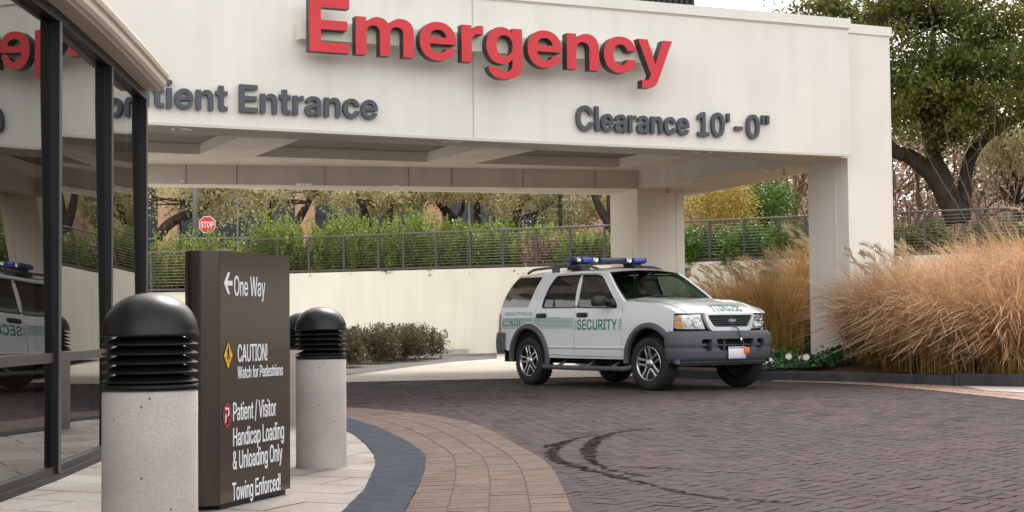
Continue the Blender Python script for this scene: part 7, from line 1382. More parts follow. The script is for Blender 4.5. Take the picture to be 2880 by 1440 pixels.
# brick office building far behind
M['office_brick'] = bpy.data.materials.new('office_brick'); M['office_brick'].use_nodes = True
N_, L_ = nt(M['office_brick']); bt = N_.new('ShaderNodeTexBrick'); bt.inputs['Scale'].default_value = 1; bt.inputs['Brick Width'].default_value = .42; bt.inputs['Row Height'].default_value = .15; bt.inputs['Mortar Size'].default_value = .012
bt.inputs['Color1'].default_value = (.62, .33, .21, 1); bt.inputs['Color2'].default_value = (.53, .27, .175, 1); bt.inputs['Mortar'].default_value = (.45, .33, .26, 1)
tc_ = N_.new('ShaderNodeTexCoord'); mp_ = N_.new('ShaderNodeMapping'); mp_.inputs['Rotation'].default_value = (R(90), 0, 0); L_.new(tc_.outputs['Object'], mp_.inputs['Vector']); L_.new(mp_.outputs[0], bt.inputs['Vector']); L_.new(bt.outputs['Color'], N_['Principled BSDF'].inputs['Base Color']); N_['Principled BSDF'].inputs['Roughness'].default_value = .9
M['office_glass'] = mat('office_glass', (.014, .017, .024), .04, spec=.35)
ob = thing('office_building', 'brick office building with wide dark windows behind the oak trees', 'building', (0, 0, 0))
m = MB(); m.box((-45, 75.6, 1), (6, 92, 12)); m.box((-45, 75.4, 9.2), (6, 75.6, 12)); m.box((-45, 75.4, 1), (6, 75.6, 2.8)); m.build('wall', M['office_brick'], ob)
px = [-30.2, -23.7, -17.1, -10.28, -3.95, 2.4]
for x in px: m = MB(); m.box((x-.48, 74.9, 1), (x+.48, 75.39, 12)); m.build('pier', M['office_brick'], ob)
for a, b in zip(px, px[1:]):
    m = MB(); m.box((a+.5, 75.36, 2.8), (b-.5, 75.38, 9.2)); wn = m.build('window', M['office_glass'], ob)
    m = MB(); 
    for x in np.linspace(a+.5, b-.5, 5)[1:-1]: m.box((x-.04, 75.30, 2.8), (x+.04, 75.36, 9.2))
    for z in (5.35, 7.3): m.box((a+.5, 75.31, z-.035), (b-.5, 75.355, z+.035))
    m.build('window_frame', M['grey_metal'], wn)

# ================================================================== vegetation
def np_mesh(name, V, F, mats, parent=None, smooth=False, mi=None):
    me = bpy.data.meshes.new(name); nF = len(F); k = F.shape[1]
    me.vertices.add(len(V)); me.vertices.foreach_set('co', np.ascontiguousarray(V, np.float32).ravel())
    me.loops.add(nF*k); me.loops.foreach_set('vertex_index', np.ascontiguousarray(F, np.int32).ravel())
    me.polygons.add(nF); me.polygons.foreach_set('loop_start', np.arange(0, nF*k, k, dtype=np.int32)); me.polygons.foreach_set('loop_total', np.full(nF, k, np.int32))
    for m in (mats if isinstance(mats, (list, tuple)) else [mats]): me.materials.append(m)
    if mi is not None: me.polygons.foreach_set('material_index', np.ascontiguousarray(mi, np.int32))
    me.polygons.foreach_set('use_smooth', np.full(nF, smooth)); me.update(calc_edges=True); return link(name, me, parent)
def leaf_quads(C, L, W, upbias=.3, axis=None, droop=0.0):
    """one bent-free rhombus per centre, random orientation"""
    n = len(C); a = rng.normal(0, 1, (n, 3)) if axis is None else axis+rng.normal(0, .45, (n, 3)); a[:, 2] -= droop; a /= np.linalg.norm(a, axis=1)[:, None]
    b = rng.normal(0, 1, (n, 3)); b[:, 2] *= .5; nr = np.cross(a, b); nr[:, 2] = nr[:, 2]+np.sign(nr[:, 2]+1e-9)*upbias; b = np.cross(nr, a); b /= np.linalg.norm(b, axis=1)[:, None]
    s_ = rng.uniform(.65, 1.25, (n, 1)); l = a*L*.5*s_; w = b*W*.5*s_
    V = np.stack([C-l, C+w-l*.1, C+l, C-w-l*.1], 1).reshape(-1, 3); F = np.arange(4*n).reshape(n, 4); return V, F
def clumps(n, c, r, fill=.55):
    d = rng.normal(0, 1, (n, 3)); d /= np.linalg.norm(d, axis=1)[:, None]; q = rng.uniform(fill**3, 1, (n, 1))**(1/3); return np.array(c)+d*q*np.array(r)
def limb(mb, p, q, r0, r1, bend=.15, n=6, seg=8):
    p, q = np.array(p, float), np.array(q, float); L = np.linalg.norm(q-p); o = rng.normal(0, bend*L*.5, 3); pts = []; rr = []
    for i in range(n+1):
        t = i/n; pts.append(tuple(p+(q-p)*t+o*math.sin(PI*t)+rng.normal(0, .012*L, 3)*(0 < i < n))); rr.append(r0+(r1-r0)*t)
    mb.tube(pts, rr, seg); return pts
M['bark'] = mat('oak_bark', (.058, .046, .037), .95, var=.4, scale=9, bump=1.0, bscale=22, spec=.1, stretch=(1, 1, .25))
M['bark_pale'] = mat('pale_bark', (.21, .155, .115), .95, var=.25, scale=9, bump=.6, bscale=30, spec=.1)
M['oak_leaf'] = island_mat('oak_leaf', [(.34, .33, .15), (.48, .45, .23), (.60, .55, .31), (.40, .38, .18), (.70, .63, .39)], .55, transl=.48, big=(.52, .48, .26), bigscale=.5)
M['live_oak_leaf'] = island_mat('live_oak_leaf', [(0.062, 0.098, 0.029), (0.111, 0.149, 0.037), (0.189, 0.217, 0.049), (0.079, 0.116, 0.032), (0.365, 0.332, 0.072)], .42, transl=.48, big=(0.194, 0.211, 0.043), bigscale=.45)
M['hedge_leaf'] = island_mat('hedge_leaf', [(0.115, 0.180, 0.030), (0.183, 0.270, 0.041), (0.298, 0.368, 0.062), (0.142, 0.208, 0.037), (0.458, 0.478, 0.094)], .4, transl=.48, big=(0.201, 0.223, 0.039), bigscale=.8)
M['bush_leaf'] = island_mat('bush_leaf', [(0.081, 0.083, 0.032), (0.121, 0.103, 0.040), (0.167, 0.127, 0.060), (0.098, 0.109, 0.041), (0.218, 0.144, 0.081)], .55, transl=.15)
M['autumn_leaf'] = island_mat('autumn_leaf', [(0.397, 0.358, 0.062), (0.608, 0.373, 0.083), (0.688, 0.325, 0.124), (0.291, 0.358, 0.062), (0.555, 0.481, 0.097), (0.450, 0.435, 0.083)], .5, transl=.3)
M['green_leaf'] = island_mat('green_leaf', [(0.058, 0.147, 0.024), (0.117, 0.233, 0.033), (0.186, 0.301, 0.045), (0.078, 0.172, 0.030)], .4, transl=.25)
M['pine_leaf'] = island_mat('pine_needle', [(0.056, 0.098, 0.035), (0.084, 0.133, 0.049), (0.105, 0.119, 0.049)], .5, transl=.1)
M['dry_leaf'] = island_mat('dry_leaf', [(0.371, 0.227, 0.158), (0.495, 0.332, 0.237), (0.293, 0.186, 0.143), (0.585, 0.426, 0.315)], .7, transl=.25)
M['dry_pink'] = island_mat('dry_pink_leaf', [(.55, .36, .25), (.62, .44, .32), (.40, .26, .16), (.30, .25, .10)], .7, transl=.25)
M['twig'] = mat('twig', (.17, .125, .10), .9, var=.2, scale=20)
M['twig_brown'] = mat('twig_brown', (.20, .115, .080), .9, var=.3, scale=8)
def oak(name, label, base, trunks, crowns, leafmat, bark, nleaf, L, group=None, cat='tree', extra=None, cr=.85, twigs=0):
    t = thing(name, label, cat, base, 0, group); b = np.array(base)
    k = MB(); tips = []
    for tr in trunks:
        pts = [np.array(p)-b for p in tr[0]]; rr = tr[1]; P = spline([tuple(p) for p in pts], 5); k.tube(P, list(np.interp(np.linspace(0, 1, len(P)), np.linspace(0, 1, len(rr)), rr)), 10); tips.append(P)
    allc = []
    for c, r, nc in crowns: allc.append(clumps(nc, np.array(c)-b, r, .45))
    allc = np.concatenate(allc)
    ends = [np.array(P[int(len(P)*f)]) for P in tips for f in (.6, .8, .999)]
    for c in allc[::3]:
        e = min(ends, key=lambda q: np.linalg.norm(q-c)); 
        if np.linalg.norm(e-c) < 6: limb(k, e, c, .05, .012, .2, 5, 5)
    k.build('trunk', bark, t)
    per = nleaf//len(allc); C = np.concatenate([c+rng.normal(0, 1, (per, 3))*np.array([cr, cr, cr*.62])*rng.uniform(.55, 1.0) for c in allc])
    V, F = leaf_quads(C, L, L*.55); np_mesh('crown', V, F, leafmat, t); return t
def gz(x, y):      # rough ground height behind the wall
    return 2.3
G_OAK = 'oak trees behind the railing'
def tp(X, Y, d): return Dp(X, Y, d)
# trunk outlines follow the limbs seen under the canopy edge
oak('oak_tree', 'leaning oak tree over the stop sign and light pole', tp(390, 575, 55)[:2]+(2.3,), [([tp(395, 600, 55), tp(430, 560, 55), tp(500, 525, 55), tp(560, 470, 55), tp(600, 380, 55)], [.20, .19, .17, .14, .08]), ([tp(660, 620, 55), tp(672, 575, 55), tp(675, 530, 55), tp(700, 480, 55), tp(690, 380, 55)], [.17, .16, .13, .10, .07])],
    [(tp(430, 478, 55), (2.6, 1.8, .9), 26), (tp(580, 505, 55), (1.5, 1.4, .75), 20), (tp(560, 400, 55), (3.4, 2.4, 1.2), 9)], M['oak_leaf'], M['bark'], 7000, .15, G_OAK, cr=.42)
oak('oak_tree', 'slanting oak tree in front of the first brick pier', tp(715, 590, 54)[:2]+(2.3,), [([tp(722, 610, 54), tp(745, 565, 54), tp(775, 510, 54), tp(800, 460, 54), tp(830, 390, 54)], [.17, .15, .12, .10, .06]), ([tp(735, 590, 54), tp(752, 540, 54), tp(775, 500, 54), tp(770, 440, 54)], [.08, .07, .06, .04])],
    [(tp(740, 470, 54), (2.4, 1.6, .55), 22), (tp(860, 480, 54), (1.5, 1.4, .5), 14), (tp(780, 400, 54), (3, 2, 1.2), 6)], M['oak_leaf'], M['bark'], 4800, .15, G_OAK, cr=.40)
oak('oak_tree', 'pale leaved oak tree with branching trunk over the hedge middle', tp(945, 590, 52)[:2]+(2.3,), [([tp(935, 600, 52), tp(925, 560, 52), tp(912, 520, 52), tp(890, 480, 52), tp(860, 400, 52)], [.15, .14, .12, .1, .06]), ([tp(965, 600, 52), tp(978, 550, 52), tp(985, 510, 52), tp(1010, 450, 52)], [.13, .12, .1, .06])],
    [(tp(960, 495, 52), (2.0, 1.6, .55), 30), (tp(1040, 480, 52), (1.6, 1.6, .4), 18), (tp(950, 410, 52), (3, 2, 1.0), 6)], M['oak_leaf'], M['bark'], 7000, .15, G_OAK, cr=.36)
oak('oak_tree', 'oak tree leaning left in front of the second brick pier', tp(1150, 580, 53)[:2]+(2.3,), [([tp(1160, 600, 53), tp(1140, 555, 53), tp(1110, 515, 53), tp(1080, 470, 53), tp(1050, 400, 53)], [.19, .18, .15, .12, .07]), ([tp(1145, 560, 53), tp(1165, 520, 53), tp(1160, 470, 53)], [.09, .07, .05]), ([tp(1205, 600, 53), tp(1200, 540, 53), tp(1205, 500, 53), tp(1235, 450, 53)], [.14, .13, .11, .07])],
    [(tp(1110, 478, 53), (2.2, 1.6, .4), 18), (tp(1240, 480, 53), (1.8, 1.6, .45), 18), (tp(1150, 400, 53), (3.4, 2, 1.0), 6)], M['oak_leaf'], M['bark'], 5000, .15, G_OAK, cr=.36)
oak('oak_tree', 'dark oak tree with long bare side branch right of the second pier', tp(1300, 580, 51)[:2]+(2.3,), [([tp(1295, 600, 51), tp(1296, 560, 51), tp(1305, 520, 51), tp(1330, 470, 51), tp(1340, 400, 51)], [.17, .16, .14, .1, .07]), ([tp(1290, 560, 51), tp(1320, 545, 51), tp(1360, 530, 51), tp(1395, 505, 51), tp(1410, 470, 51)], [.07, .06, .05, .035, .02])],
    [(tp(1320, 480, 51), (1.8, 1.4, .5), 20), (tp(1300, 510, 51), (1.2, 1.2, .5), 10), (tp(1330, 400, 51), (3, 2, 1.0), 6)], M['oak_leaf'], M['bark'], 4800, .15, G_OAK, cr=.36)
oak('oak_tree', 'bright pale oak tree just left of the rear column', tp(1535, 580, 56)[:2]+(2.3,), [([tp(1545, 590, 50), tp(1515, 535, 50), tp(1495, 490, 50), tp(1480, 430, 50)], [.15, .14, .12, .08]), ([tp(1550, 590, 50), tp(1535, 530, 50), tp(1532, 470, 50)], [.12, .11, .08])],
    [(tp(1465, 515, 58), (1.5, 1.4, 1.0), 34), (tp(1480, 430, 58), (2.4, 2, 1.2), 8), (tp(1560, 480, 58), (1.4, 1.4, .8), 12)], M['oak_leaf'], M['bark'], 7500, .15, G_OAK, cr=.38)
# dark pine-like young tree
t = thing('pine_tree', 'dark green young pine among the pale oaks', 'tree', tp(1410, 580, 50)[:2]+(2.3,)); b_ = np.array(tp(1410, 580, 50)[:2]+(2.3,)); k = MB(); k.tube([(0, 0, 0), (0, 0, 5.2)], [.09, .03], 8); k.build('trunk', M['bark'], t)
C = []
for i in range(14):
    z = 1.7+i*.28; rad = .95-.045*i
    for a in np.linspace(0, 2*PI, 9)[:-1]+rng.uniform(0, 1):
        e = np.array([rad*math.cos(a), rad*math.sin(a), z+.1]); s_ = np.linspace(.25, 1, 40)[:, None]; C.append(np.array([0, 0, z])*(1-s_)+e*s_+rng.normal(0, .06, (40, 3)))
C = np.concatenate(C); V, F = leaf_quads(C, .16, .022, .2); np_mesh('crown', V, F, M['pine_leaf'], t)
# hedge shrubs behind the railing: upright leafy shoots, each shrub its own plant
def shrub(label, c, w, dpt, h, n_sh, leafmat, group, L=.115, name='hedge_shrub', tall=1.25, lps=64, stem=True):
    t = thing(name, label, 'shrub', c, 0, group); C = []; A_ = []; k = MB()
    for i in range(n_sh):
        x, y = rng.uniform(-w/2, w/2), rng.uniform(-dpt/2, dpt/2); hh = h*rng.uniform(.55, tall)*(1-.25*abs(2*x/w)**3); lean = rng.normal(0, .13, 2)
        s_ = np.linspace(.10, 1, lps)[:, None]; P = np.array([x, y, 0])+s_*np.array([lean[0]*hh, lean[1]*hh, hh]); off_ = rng.normal(0, 1, (lps, 3))*(.11*(1.08-s_)+.018)*np.array([1, 1, .6]); C.append(P+off_); a = off_.copy(); a[:, 2] += .06; a /= np.linalg.norm(a, axis=1)[:, None]+1e-9; A_.append(a)
        if stem and i % 2 == 0: k.tube([(x, y, 0), (x+lean[0]*hh, y+lean[1]*hh, hh)], [.008, .003], 4)
    if stem and k.v: k.build('branches', M['twig'], t)
    C = np.concatenate(C); A_ = np.concatenate(A_); V, F = leaf_quads(C, L, L*.42, .3, A_); np_mesh('foliage', V, F, leafmat, t); return t
GH = 'leafy hedge shrubs behind the cable railings'
hx_ = []
def along(p, q, n): return [tuple(v2(p)+(v2(q)-v2(p))*(i+.5)/n) for i in range(n)]
pl = along((-7.7, 44.7), (2.5, 39.9), 9)
for i, (x, y) in enumerate(pl):
    hN = [1.75, 1.55, 1.75, 1.45, 1.7, 1.35, 1.35, 1.15, 1.0][i]
    shrub('bright green hedge shrub with upright shoots behind the long cable railing', (x, y, 2.25), 1.5, 1.0, hN, 120, M['hedge_leaf'], GH, tall=1.22)
for i, (x, y) in enumerate(along((-13.5, 46.0), (-8.2, 45.0), 4)): shrub('bright green hedge shrub on the lower wall left of the brown sign', (x, y, 1.95), 1.6, 1.0, [1.5, 1.35, 1.5, 1.6][i], 90, M['hedge_leaf'], GH, tall=1.3)
for i, (x, y) in enumerate(along((3.2, 38.9), (7.4, 36.6), 4)): shrub('dark green hedge shrub behind the railing right of the rear column', (x, y, 2.3), 1.35, .9, .98, 90, M['green_leaf'], GH, tall=1.15)
for i, (x, y) in enumerate(along((8.2, 36.3), (14.5, 33.4), 5)): shrub('dark green hedge shrub behind the railing under the big oak', (x, y, 2.3), 1.5, .9, .85, 60, M['live_oak_leaf'], GH, tall=1.2)
shrub('shrub with pale pinkish dry leaves behind the long cable railing', (.75, 40.25, 2.25), .9, .5, 1.0, 60, M['dry_pink'], GH, tall=1.1)
# dormant low bush at the foot of the wall
GB = 'brownish bushes along the pale kerb'
for i, (X, Y, w, h) in enumerate([(890, 906, 1.15, .62), (965, 900, 1.2, .63), (1030, 895, .95, .60), (800, 915, 1.3, .64)]):
    P = Gb(X, Y-4, .13); lab = ['brownish green bush beside the alone-standing bollard at the kerb', 'middle brownish bush along the pale kerb by the wall', 'last brownish bush at the right end of the kerb planting', 'brownish bush half hidden behind the bollards'][i]
    shrub(lab, (P[0], P[1]+.5, P[2]), w*1.5, 1.0, h*.88, 210, M['bush_leaf'], GB, L=.070, name='bush', tall=1.42, lps=52)
# autumn shrub and green shrub between column and pier
def ball_tree(name, label, c, r, n, leafmat, L, bark, base_z, clump=40, cr=.32):
    t = thing(name, label, 'tree', (c[0], c[1], base_z)); k = MB(); cc = clumps(clump, (0, 0, c[2]-base_z), r, .5)
    k.tube([(0, 0, 0), (.05, 0, (c[2]-base_z)*.6)], [.09, .06], 8)
    for q in cc[::2]: limb(k, (.05, 0, (c[2]-base_z)*.55), q, .035, .008, .2, 5, 5)
    k.build('trunk', bark, t); per = n//clump; C = np.concatenate([q+rng.normal(0, cr, (per, 3))*rng.uniform(.6, 1.1) for q in cc]); V, F = leaf_quads(C, L, L*.55); np_mesh('crown', V, F, leafmat, t); return t
ball_tree('autumn_tree', 'small tree with orange and yellow autumn leaves behind the railing', tp(1790, 535, 41), (1.15, .9, .85), 8500, M['autumn_leaf'], .085, M['bark_pale'], 2.35)
ball_tree('evergreen_tree', 'small deep green tree beside the orange autumn tree', tp(1905, 515, 42.5), (.95, .9, .72), 8500, M['green_leaf'], .085, M['bark'], 2.35)
# bare trees
def bare_tree(label, base, h, r, n_l, matt, seed, leaves=0, spread=.5, fine=3, name='bare_tree', group=None, r0=.09):
    global rng
    keep = rng; rng = np.random.default_rng(seed)
    t = thing(name, label, 'tree', base, 0, group); k = MB(); tipsL = []
    def grow_(p, d, L, rad, lev):
        q = p+d*L; limb(k, p, q, rad, rad*.62, .09, 4, 6 if lev > 1 else 4)
        if lev == 0: tipsL.append(q); return
        for _ in range(3 if lev < 3 else 4):
            dd = d+rng.normal(0, spread, 3); dd[2] += .12; dd /= np.linalg.norm(dd); grow_(p+d*L*rng.uniform(.55, 1), dd, L*rng.uniform(.55, .8), rad*.58, lev-1)
    for i in range(n_l):
        d = np.array([rng.normal(0, .28), rng.normal(0, .28), 1]); d /= np.linalg.norm(d); grow_(np.array([rng.normal(0, r), rng.normal(0, r), 0.]), d, h*.38, r0, fine)
    k.build('branches', matt, t)
    if leaves:
        T = np.array(tipsL); C = np.concatenate([q+rng.normal(0, .22, (leaves, 3)) for q in T]); V, F = leaf_quads(C, .10, .06); np_mesh('crown', V, F, M['dry_leaf'], t)
    rng = keep; return t
GBT = 'bare winter trees behind the right railing'
for i, (X, d, h) in enumerate([(1990, 47, 6.5), (2060, 52, 7.5), (2290, 46, 5.2), (2440, 50, 5.5), (2545, 47, 4.5)]):
    p = tp(X, 560, d); bare_tree(['bare brown tree between the autumn trees and the pier', 'tall bare tree partly hidden by the front pier', 'bare tree with a few dry leaves right of the pier', 'bare brown tree behind the big oak trunks', 'bare tree at the far right edge behind the railing'][i], (p[0], p[1], 2.5), h, .12, 2, M['twig_brown'] if i != 2 else M['bark_pale'], 40+i, leaves=[5, 6, 5, 7, 7][i], group=GBT)
# brown undergrowth mass on the slope
n = 20000; C = np.stack([rng.uniform(5, 34, n), rng.uniform(48, 66, n), rng.uniform(2.4, 9.0, n)**1.0], 1); C[:, 2] = 2.5+(C[:, 2]-2.4)*np.clip((C[:, 0]-2)/9, .35, 1)
V, F = leaf_quads(C, .26, .16); tag(np_mesh('undergrowth', V, F, M['dry_leaf']), 'brown winter thicket on the slope behind the big oak', 'undergrowth', None, 'stuff')
k = MB()
for i in range(420):
    x, y = rng.uniform(4, 34), rng.uniform(47, 64); h = rng.uniform(2, 6); k.tube([(x, y, 2.3), (x+rng.normal(0, .6), y, 2.3+h*.5), (x+rng.normal(0, 1.4), y+rng.normal(0, .6), 2.3+h)], [.03, .02, .006], 4)
tag(k.build('undergrowth', M['twig_brown']), 'bare grey brown stems of the winter thicket on the slope', 'undergrowth', None, 'stuff')
# far dark tree line so the horizon behind the office is closed
for i, (X, d, zt, w) in enumerate([(300, 118, 15, 12), (760, 125, 13, 13), (1560, 112, 11, 10), (1760, 105, 9.5, 9), (1950, 98, 9.5, 8), (2120, 112, 13, 9), (2340, 98, 14, 10), (2560, 104, 15, 11)]):
    p = tp(X, 600, d); t = thing('distant_tree', ['far tree behind the office at the left', 'far tree behind the office middle', 'far tree seen left of the rear column', 'far tree right above the rear column', 'far pale tree above the green shrub', 'far tree over the right end of the canopy', 'far tree behind the big oak crown', 'far tree at the right edge of the picture'][i], 'tree', (p[0], p[1], 2.3), 0, 'far trees along the horizon'); k = MB(); k.tube([(0, 0, 0), (0, 0, zt*.6)], [.3, .15], 8); k.build('trunk', M['bark'], t)
    cc = clumps(36, (0, 0, zt*.55), (w*.5, w*.4, zt*.42), .5); C = np.concatenate([q+rng.normal(0, 1.0, (110, 3)) for q in cc]); V, F = leaf_quads(C, .5, .32); np_mesh('crown', V, F, M['oak_leaf'] if i % 2 else M['bush_leaf'], t)
# the big live oak at the right
d0 = 43.0
oak('live_oak', 'big dark live oak with forked black trunk right of the pier', tp(2395, 560, d0)[:2]+(2.3,), [
    ([tp(2410, 560, d0), tp(2385, 500, d0), tp(2345, 440, d0), tp(2290, 395, d0), tp(2245, 375, d0), tp(2200, 300, d0)], [.34, .31, .25, .22, .18, .10]),
    ([tp(2400, 545, d0), tp(2375, 450, d0), tp(2350, 395, d0), tp(2330, 300, d0), tp(2340, 180, d0), tp(2350, 60, d0)], [.27, .24, .21, .17, .13, .07]),
    ([tp(2415, 560, d0+.5), tp(2425, 480, d0+.5), tp(2440, 400, d0+.5), tp(2480, 345, d0+.5), tp(2570, 290, d0+.5), tp(2700, 240, d0+.5)], [.22, .20, .18, .16, .13, .08])],
    [(tp(2330, 285, d0-.5), (1.5, 2.2, 1.0), 34), (tp(2480, 230, d0-1.5), (1.8, 2.2, 1.25), 46), (tp(2350, 100, d0), (2.2, 2.6, 1.5), 50), (tp(2560, 90, d0), (2.0, 2.6, 1.6), 44), (tp(2180, 60, d0+1), (1.8, 2.0, .75), 26), (tp(2040, 45, d0+2), (1.3, 1.5, .45), 14), (tp(2450, -70, d0), (3.6, 3, 1.3), 40), (tp(2650, 240, d0), (1.6, 2.2, 1.6), 24), (tp(2270, 200, d0), (.8, 1.6, 1.3), 22)],
    M['live_oak_leaf'], M['bark'], 52000, .15, 'live oaks at the right', 'tree', cr=.40)
loak = [o for o in COL.objects if o.name == 'live_oak'][0]
for (x, y, lab) in ((24.5, 34.5, 'live oak standing outside the right edge behind the grass bed'), (33.0, 27.0, 'farther live oak outside the right edge of the picture')):
    o = copy_tree(loak); o.location = (x, y, 1.9); o.rotation_euler = (0, 0, x); o['label'] = lab
ball_tree('evergreen_tree', 'yellow green bush-like tree low at the right edge behind the twigs', tp(2555, 380, 46), (1.2, .8, .95), 4500, M['oak_leaf'], .13, M['bark'], 2.4)

# ornamental grasses
def grass_mat(name, base, mid, tip, var):
    m = bpy.data.materials.new(name); m.use_nodes = True; N, L = nt(m); b = N['Principled BSDF']
    a = N.new('ShaderNodeAttribute'); a.attribute_name = 'along'; r = N.new('ShaderNodeValToRGB'); L.new(a.outputs['Fac'], r.inputs['Fac'])
    r.color_ramp.elements[0].color = (*base, 1); r.color_ramp.elements[1].color = (*tip, 1); e = r.color_ramp.elements.new(.45); e.color = (*mid, 1)
    g = N.new('ShaderNodeNewGeometry'); mr = N.new('ShaderNodeMapRange'); mr.inputs[3].default_value = 1-var; mr.inputs[4].default_value = 1+var; L.new(g.outputs['Random Per Island'], mr.inputs[0])
    x = N.new('ShaderNodeMix'); x.data_type = 'RGBA'; x.blend_type = 'MULTIPLY'; x.inputs[0].default_value = 1; L.new(r.outputs[0], x.inputs[6]); L.new(mr.outputs[0], x.inputs[7])
    L.new(x.outputs[2], b.inputs['Base Color']); b.inputs['Roughness'].default_value = .6; b.inputs['Specular IOR Level'].default_value = .3
    t = N.new('ShaderNodeBsdfTranslucent'); L.new(x.outputs[2], t.inputs['Color']); ms = N.new('ShaderNodeMixShader'); ms.inputs[0].default_value = .3
    L.new(b.outputs[0], ms.inputs[1]); L.new(t.outputs[0], ms.inputs[2]); L.new(ms.outputs[0], N['Material Output'].inputs['Surface']); return m
M['grass_tan'] = grass_mat('dry_grass', (.27, .19, .05), (.51, .30, .135), (.68, .46, .285), .34)
M['grass_gold'] = grass_mat('golden_grass', (0.302, 0.253, 0.061), (0.515, 0.308, 0.099), (0.650, 0.440, 0.209), .32)
M['plume'] = island_mat('grass_plume', [(.56, .45, .29), (.68, .56, .40), (.48, .38, .24)], .8, transl=.4)
def grass(label, c, h, spread, n, matt, group, plumes=12, lean=(0, 0), W=.0058, arch=1.0, fan=.9):
    t = thing('ornamental_grass', label, 'grass clump', c, 0, group)
    seg = 9; az = rng.uniform(0, 2*PI, n); el = rng.beta(1.15, 1.25, n)*fan; Ln = h*rng.uniform(.55, 1.30, n)*(1+.22*el); base = rng.normal(0, .15, (n, 2))
    V = np.zeros((n, (seg+1)*2, 3)); T = np.zeros((n, (seg+1)*2)); p = np.concatenate([base, np.zeros((n, 1))], 1)
    dirh = np.stack([np.cos(az)+lean[0], np.sin(az)+lean[1]], 1); bend = rng.uniform(.45, 1.45, n)*arch*(.45+.9*el); th = el*.40+rng.uniform(0, .06, n); kink = rng.uniform(1.2, 2.6, n)
    sidev = np.stack([-np.sin(az), np.cos(az), rng.normal(0, .4, n)], 1); sidev /= np.linalg.norm(sidev, axis=1)[:, None]
    tw = rng.normal(0, .16, (n, 2))
    for i in range(seg+1):
        f = i/seg; wd = (W*(1-f**2.2)+.0014)*rng.uniform(.8, 1.2, n)
        V[:, 2*i] = p-sidev*wd[:, None]; V[:, 2*i+1] = p+sidev*wd[:, None]; T[:, 2*i:2*i+2] = f
        st = Ln/seg; a = np.minimum(th+bend*1.75*f**kink, 1.95); p = p+np.concatenate([dirh*(np.sin(a)*st)[:, None]+tw*(st*f)[:, None], (np.cos(a)*st)[:, None]], 1)
    idx = (np.arange(n)*(seg+1)*2)[:, None]; F = np.concatenate([idx+np.array([[2*i, 2*i+1, 2*i+3, 2*i+2]]) for i in range(seg)], 1).reshape(-1, 4)
    o = np_mesh('blades', V.reshape(-1, 3), F, matt, t, True); at_ = o.data.attributes.new('along', 'FLOAT', 'POINT'); at_.data.foreach_set('value', T.reshape(-1).astype(np.float32))
    for i in range(plumes):
        k = MB(); a = rng.uniform(0, 2*PI); rr = rng.uniform(0, .45)*spread; hh = h*rng.uniform(1.0, 1.34); b0 = np.array([rng.normal(0, .08), rng.normal(0, .08), .2]); e = np.array([rr*math.cos(a)+lean[0]*.5, rr*math.sin(a)+lean[1]*.5, hh]); tip = e+np.array([rng.normal(-.12, .05), rng.normal(0, .05), .17+rng.normal(0, .04)])
        mid_ = (b0+e)/2+np.array([0, 0, .1]); P = spline([tuple(b0), tuple(mid_), tuple(e), tuple(tip)], 5); k.tube(P, [.0045]*len(P), 4)
        s_ = np.linspace(0, 1, 60)[:, None]; c0 = e*(1-s_)+tip*s_+np.array([-.06, 0, .0])*s_**2-np.array([0, 0, .05])*s_**3; C = c0+rng.normal(0, .015, (60, 3))*(1.15-s_); A_ = np.tile((tip-e)/np.linalg.norm(tip-e), (60, 1))
        V2_, F2_ = leaf_quads(C, .085, .012, .2, A_); k.add([tuple(v) for v in V2_], [tuple(f) for f in F2_]); k.build('plume', M['plume'], t)
    return t
GG = 'tall dry ornamental grass clumps in the bed'
gl_ = [(2205, 24.9, 1.42, 2600, 'first tan grass clump just right of the front pier', 14, 1.2), (2290, 23.7, 1.45, 3000, 'tan grass clump leaning out over the dark kerb', 0, 1.3), (2385, 24.2, 1.52, 3200, 'tan grass clump behind the kerb left of the kerb joint', 0, 1.2), (2400, 22.5, 1.35, 2600, 'low front grass clump above the kerb joint', 0, 1.35), (2520, 23.2, 1.62, 3400, 'large tan grass clump at the right edge', 0, 1.25), (2545, 21.8, 1.38, 2600, 'front grass clump at the right edge by the kerb', 0, 1.35), (2690, 22.6, 1.8, 2600, 'grass clump mostly beyond the right edge', 0, 1.2), (2255, 26.3, 1.36, 2000, 'rear grass clump with tall plumes right of the pier', 24, .9), (2440, 26.2, 1.52, 2600, 'rear grass clump below the bare sapling', 3, 1.05), (2590, 25.4, 1.80, 2600, 'rear grass clump at the right edge below the railing', 2, 1.1)]
for X, d, h, n, lab, pl_, ar_ in gl_:
    p = tp(X, 850, d); grass(lab, (p[0], p[1], bed_z(p[0], p[1])-.03), h, 1.0, n, M['grass_tan'], GG, pl_, lean=(-.04, -.10), arch=ar_, fan=1.05)
for X, d, h, n, lab, pl_ in [(1960, 27.6, 1.38, 2400, 'golden grass clump behind the front of the white car', 22), (1880, 29.2, 1.36, 2000, 'golden grass clump showing over the car hood', 22), (1800, 30.6, 1.28, 1600, 'golden grass clump right of the rear column', 18), (2035, 28.6, 1.62, 2200, 'golden grass clump touching the left face of the front pier', 22), (1745, 31.6, 1.05, 800, 'small golden grass clump at the foot of the rear column', 5)]:
    p = tp(X, 850, d); grass(lab, (p[0], p[1], bed_z(p[0], p[1])-.03), h, .8, n, M['grass_gold'], GG, pl_, lean=(-.05, -.03), arch=.72, fan=.85)
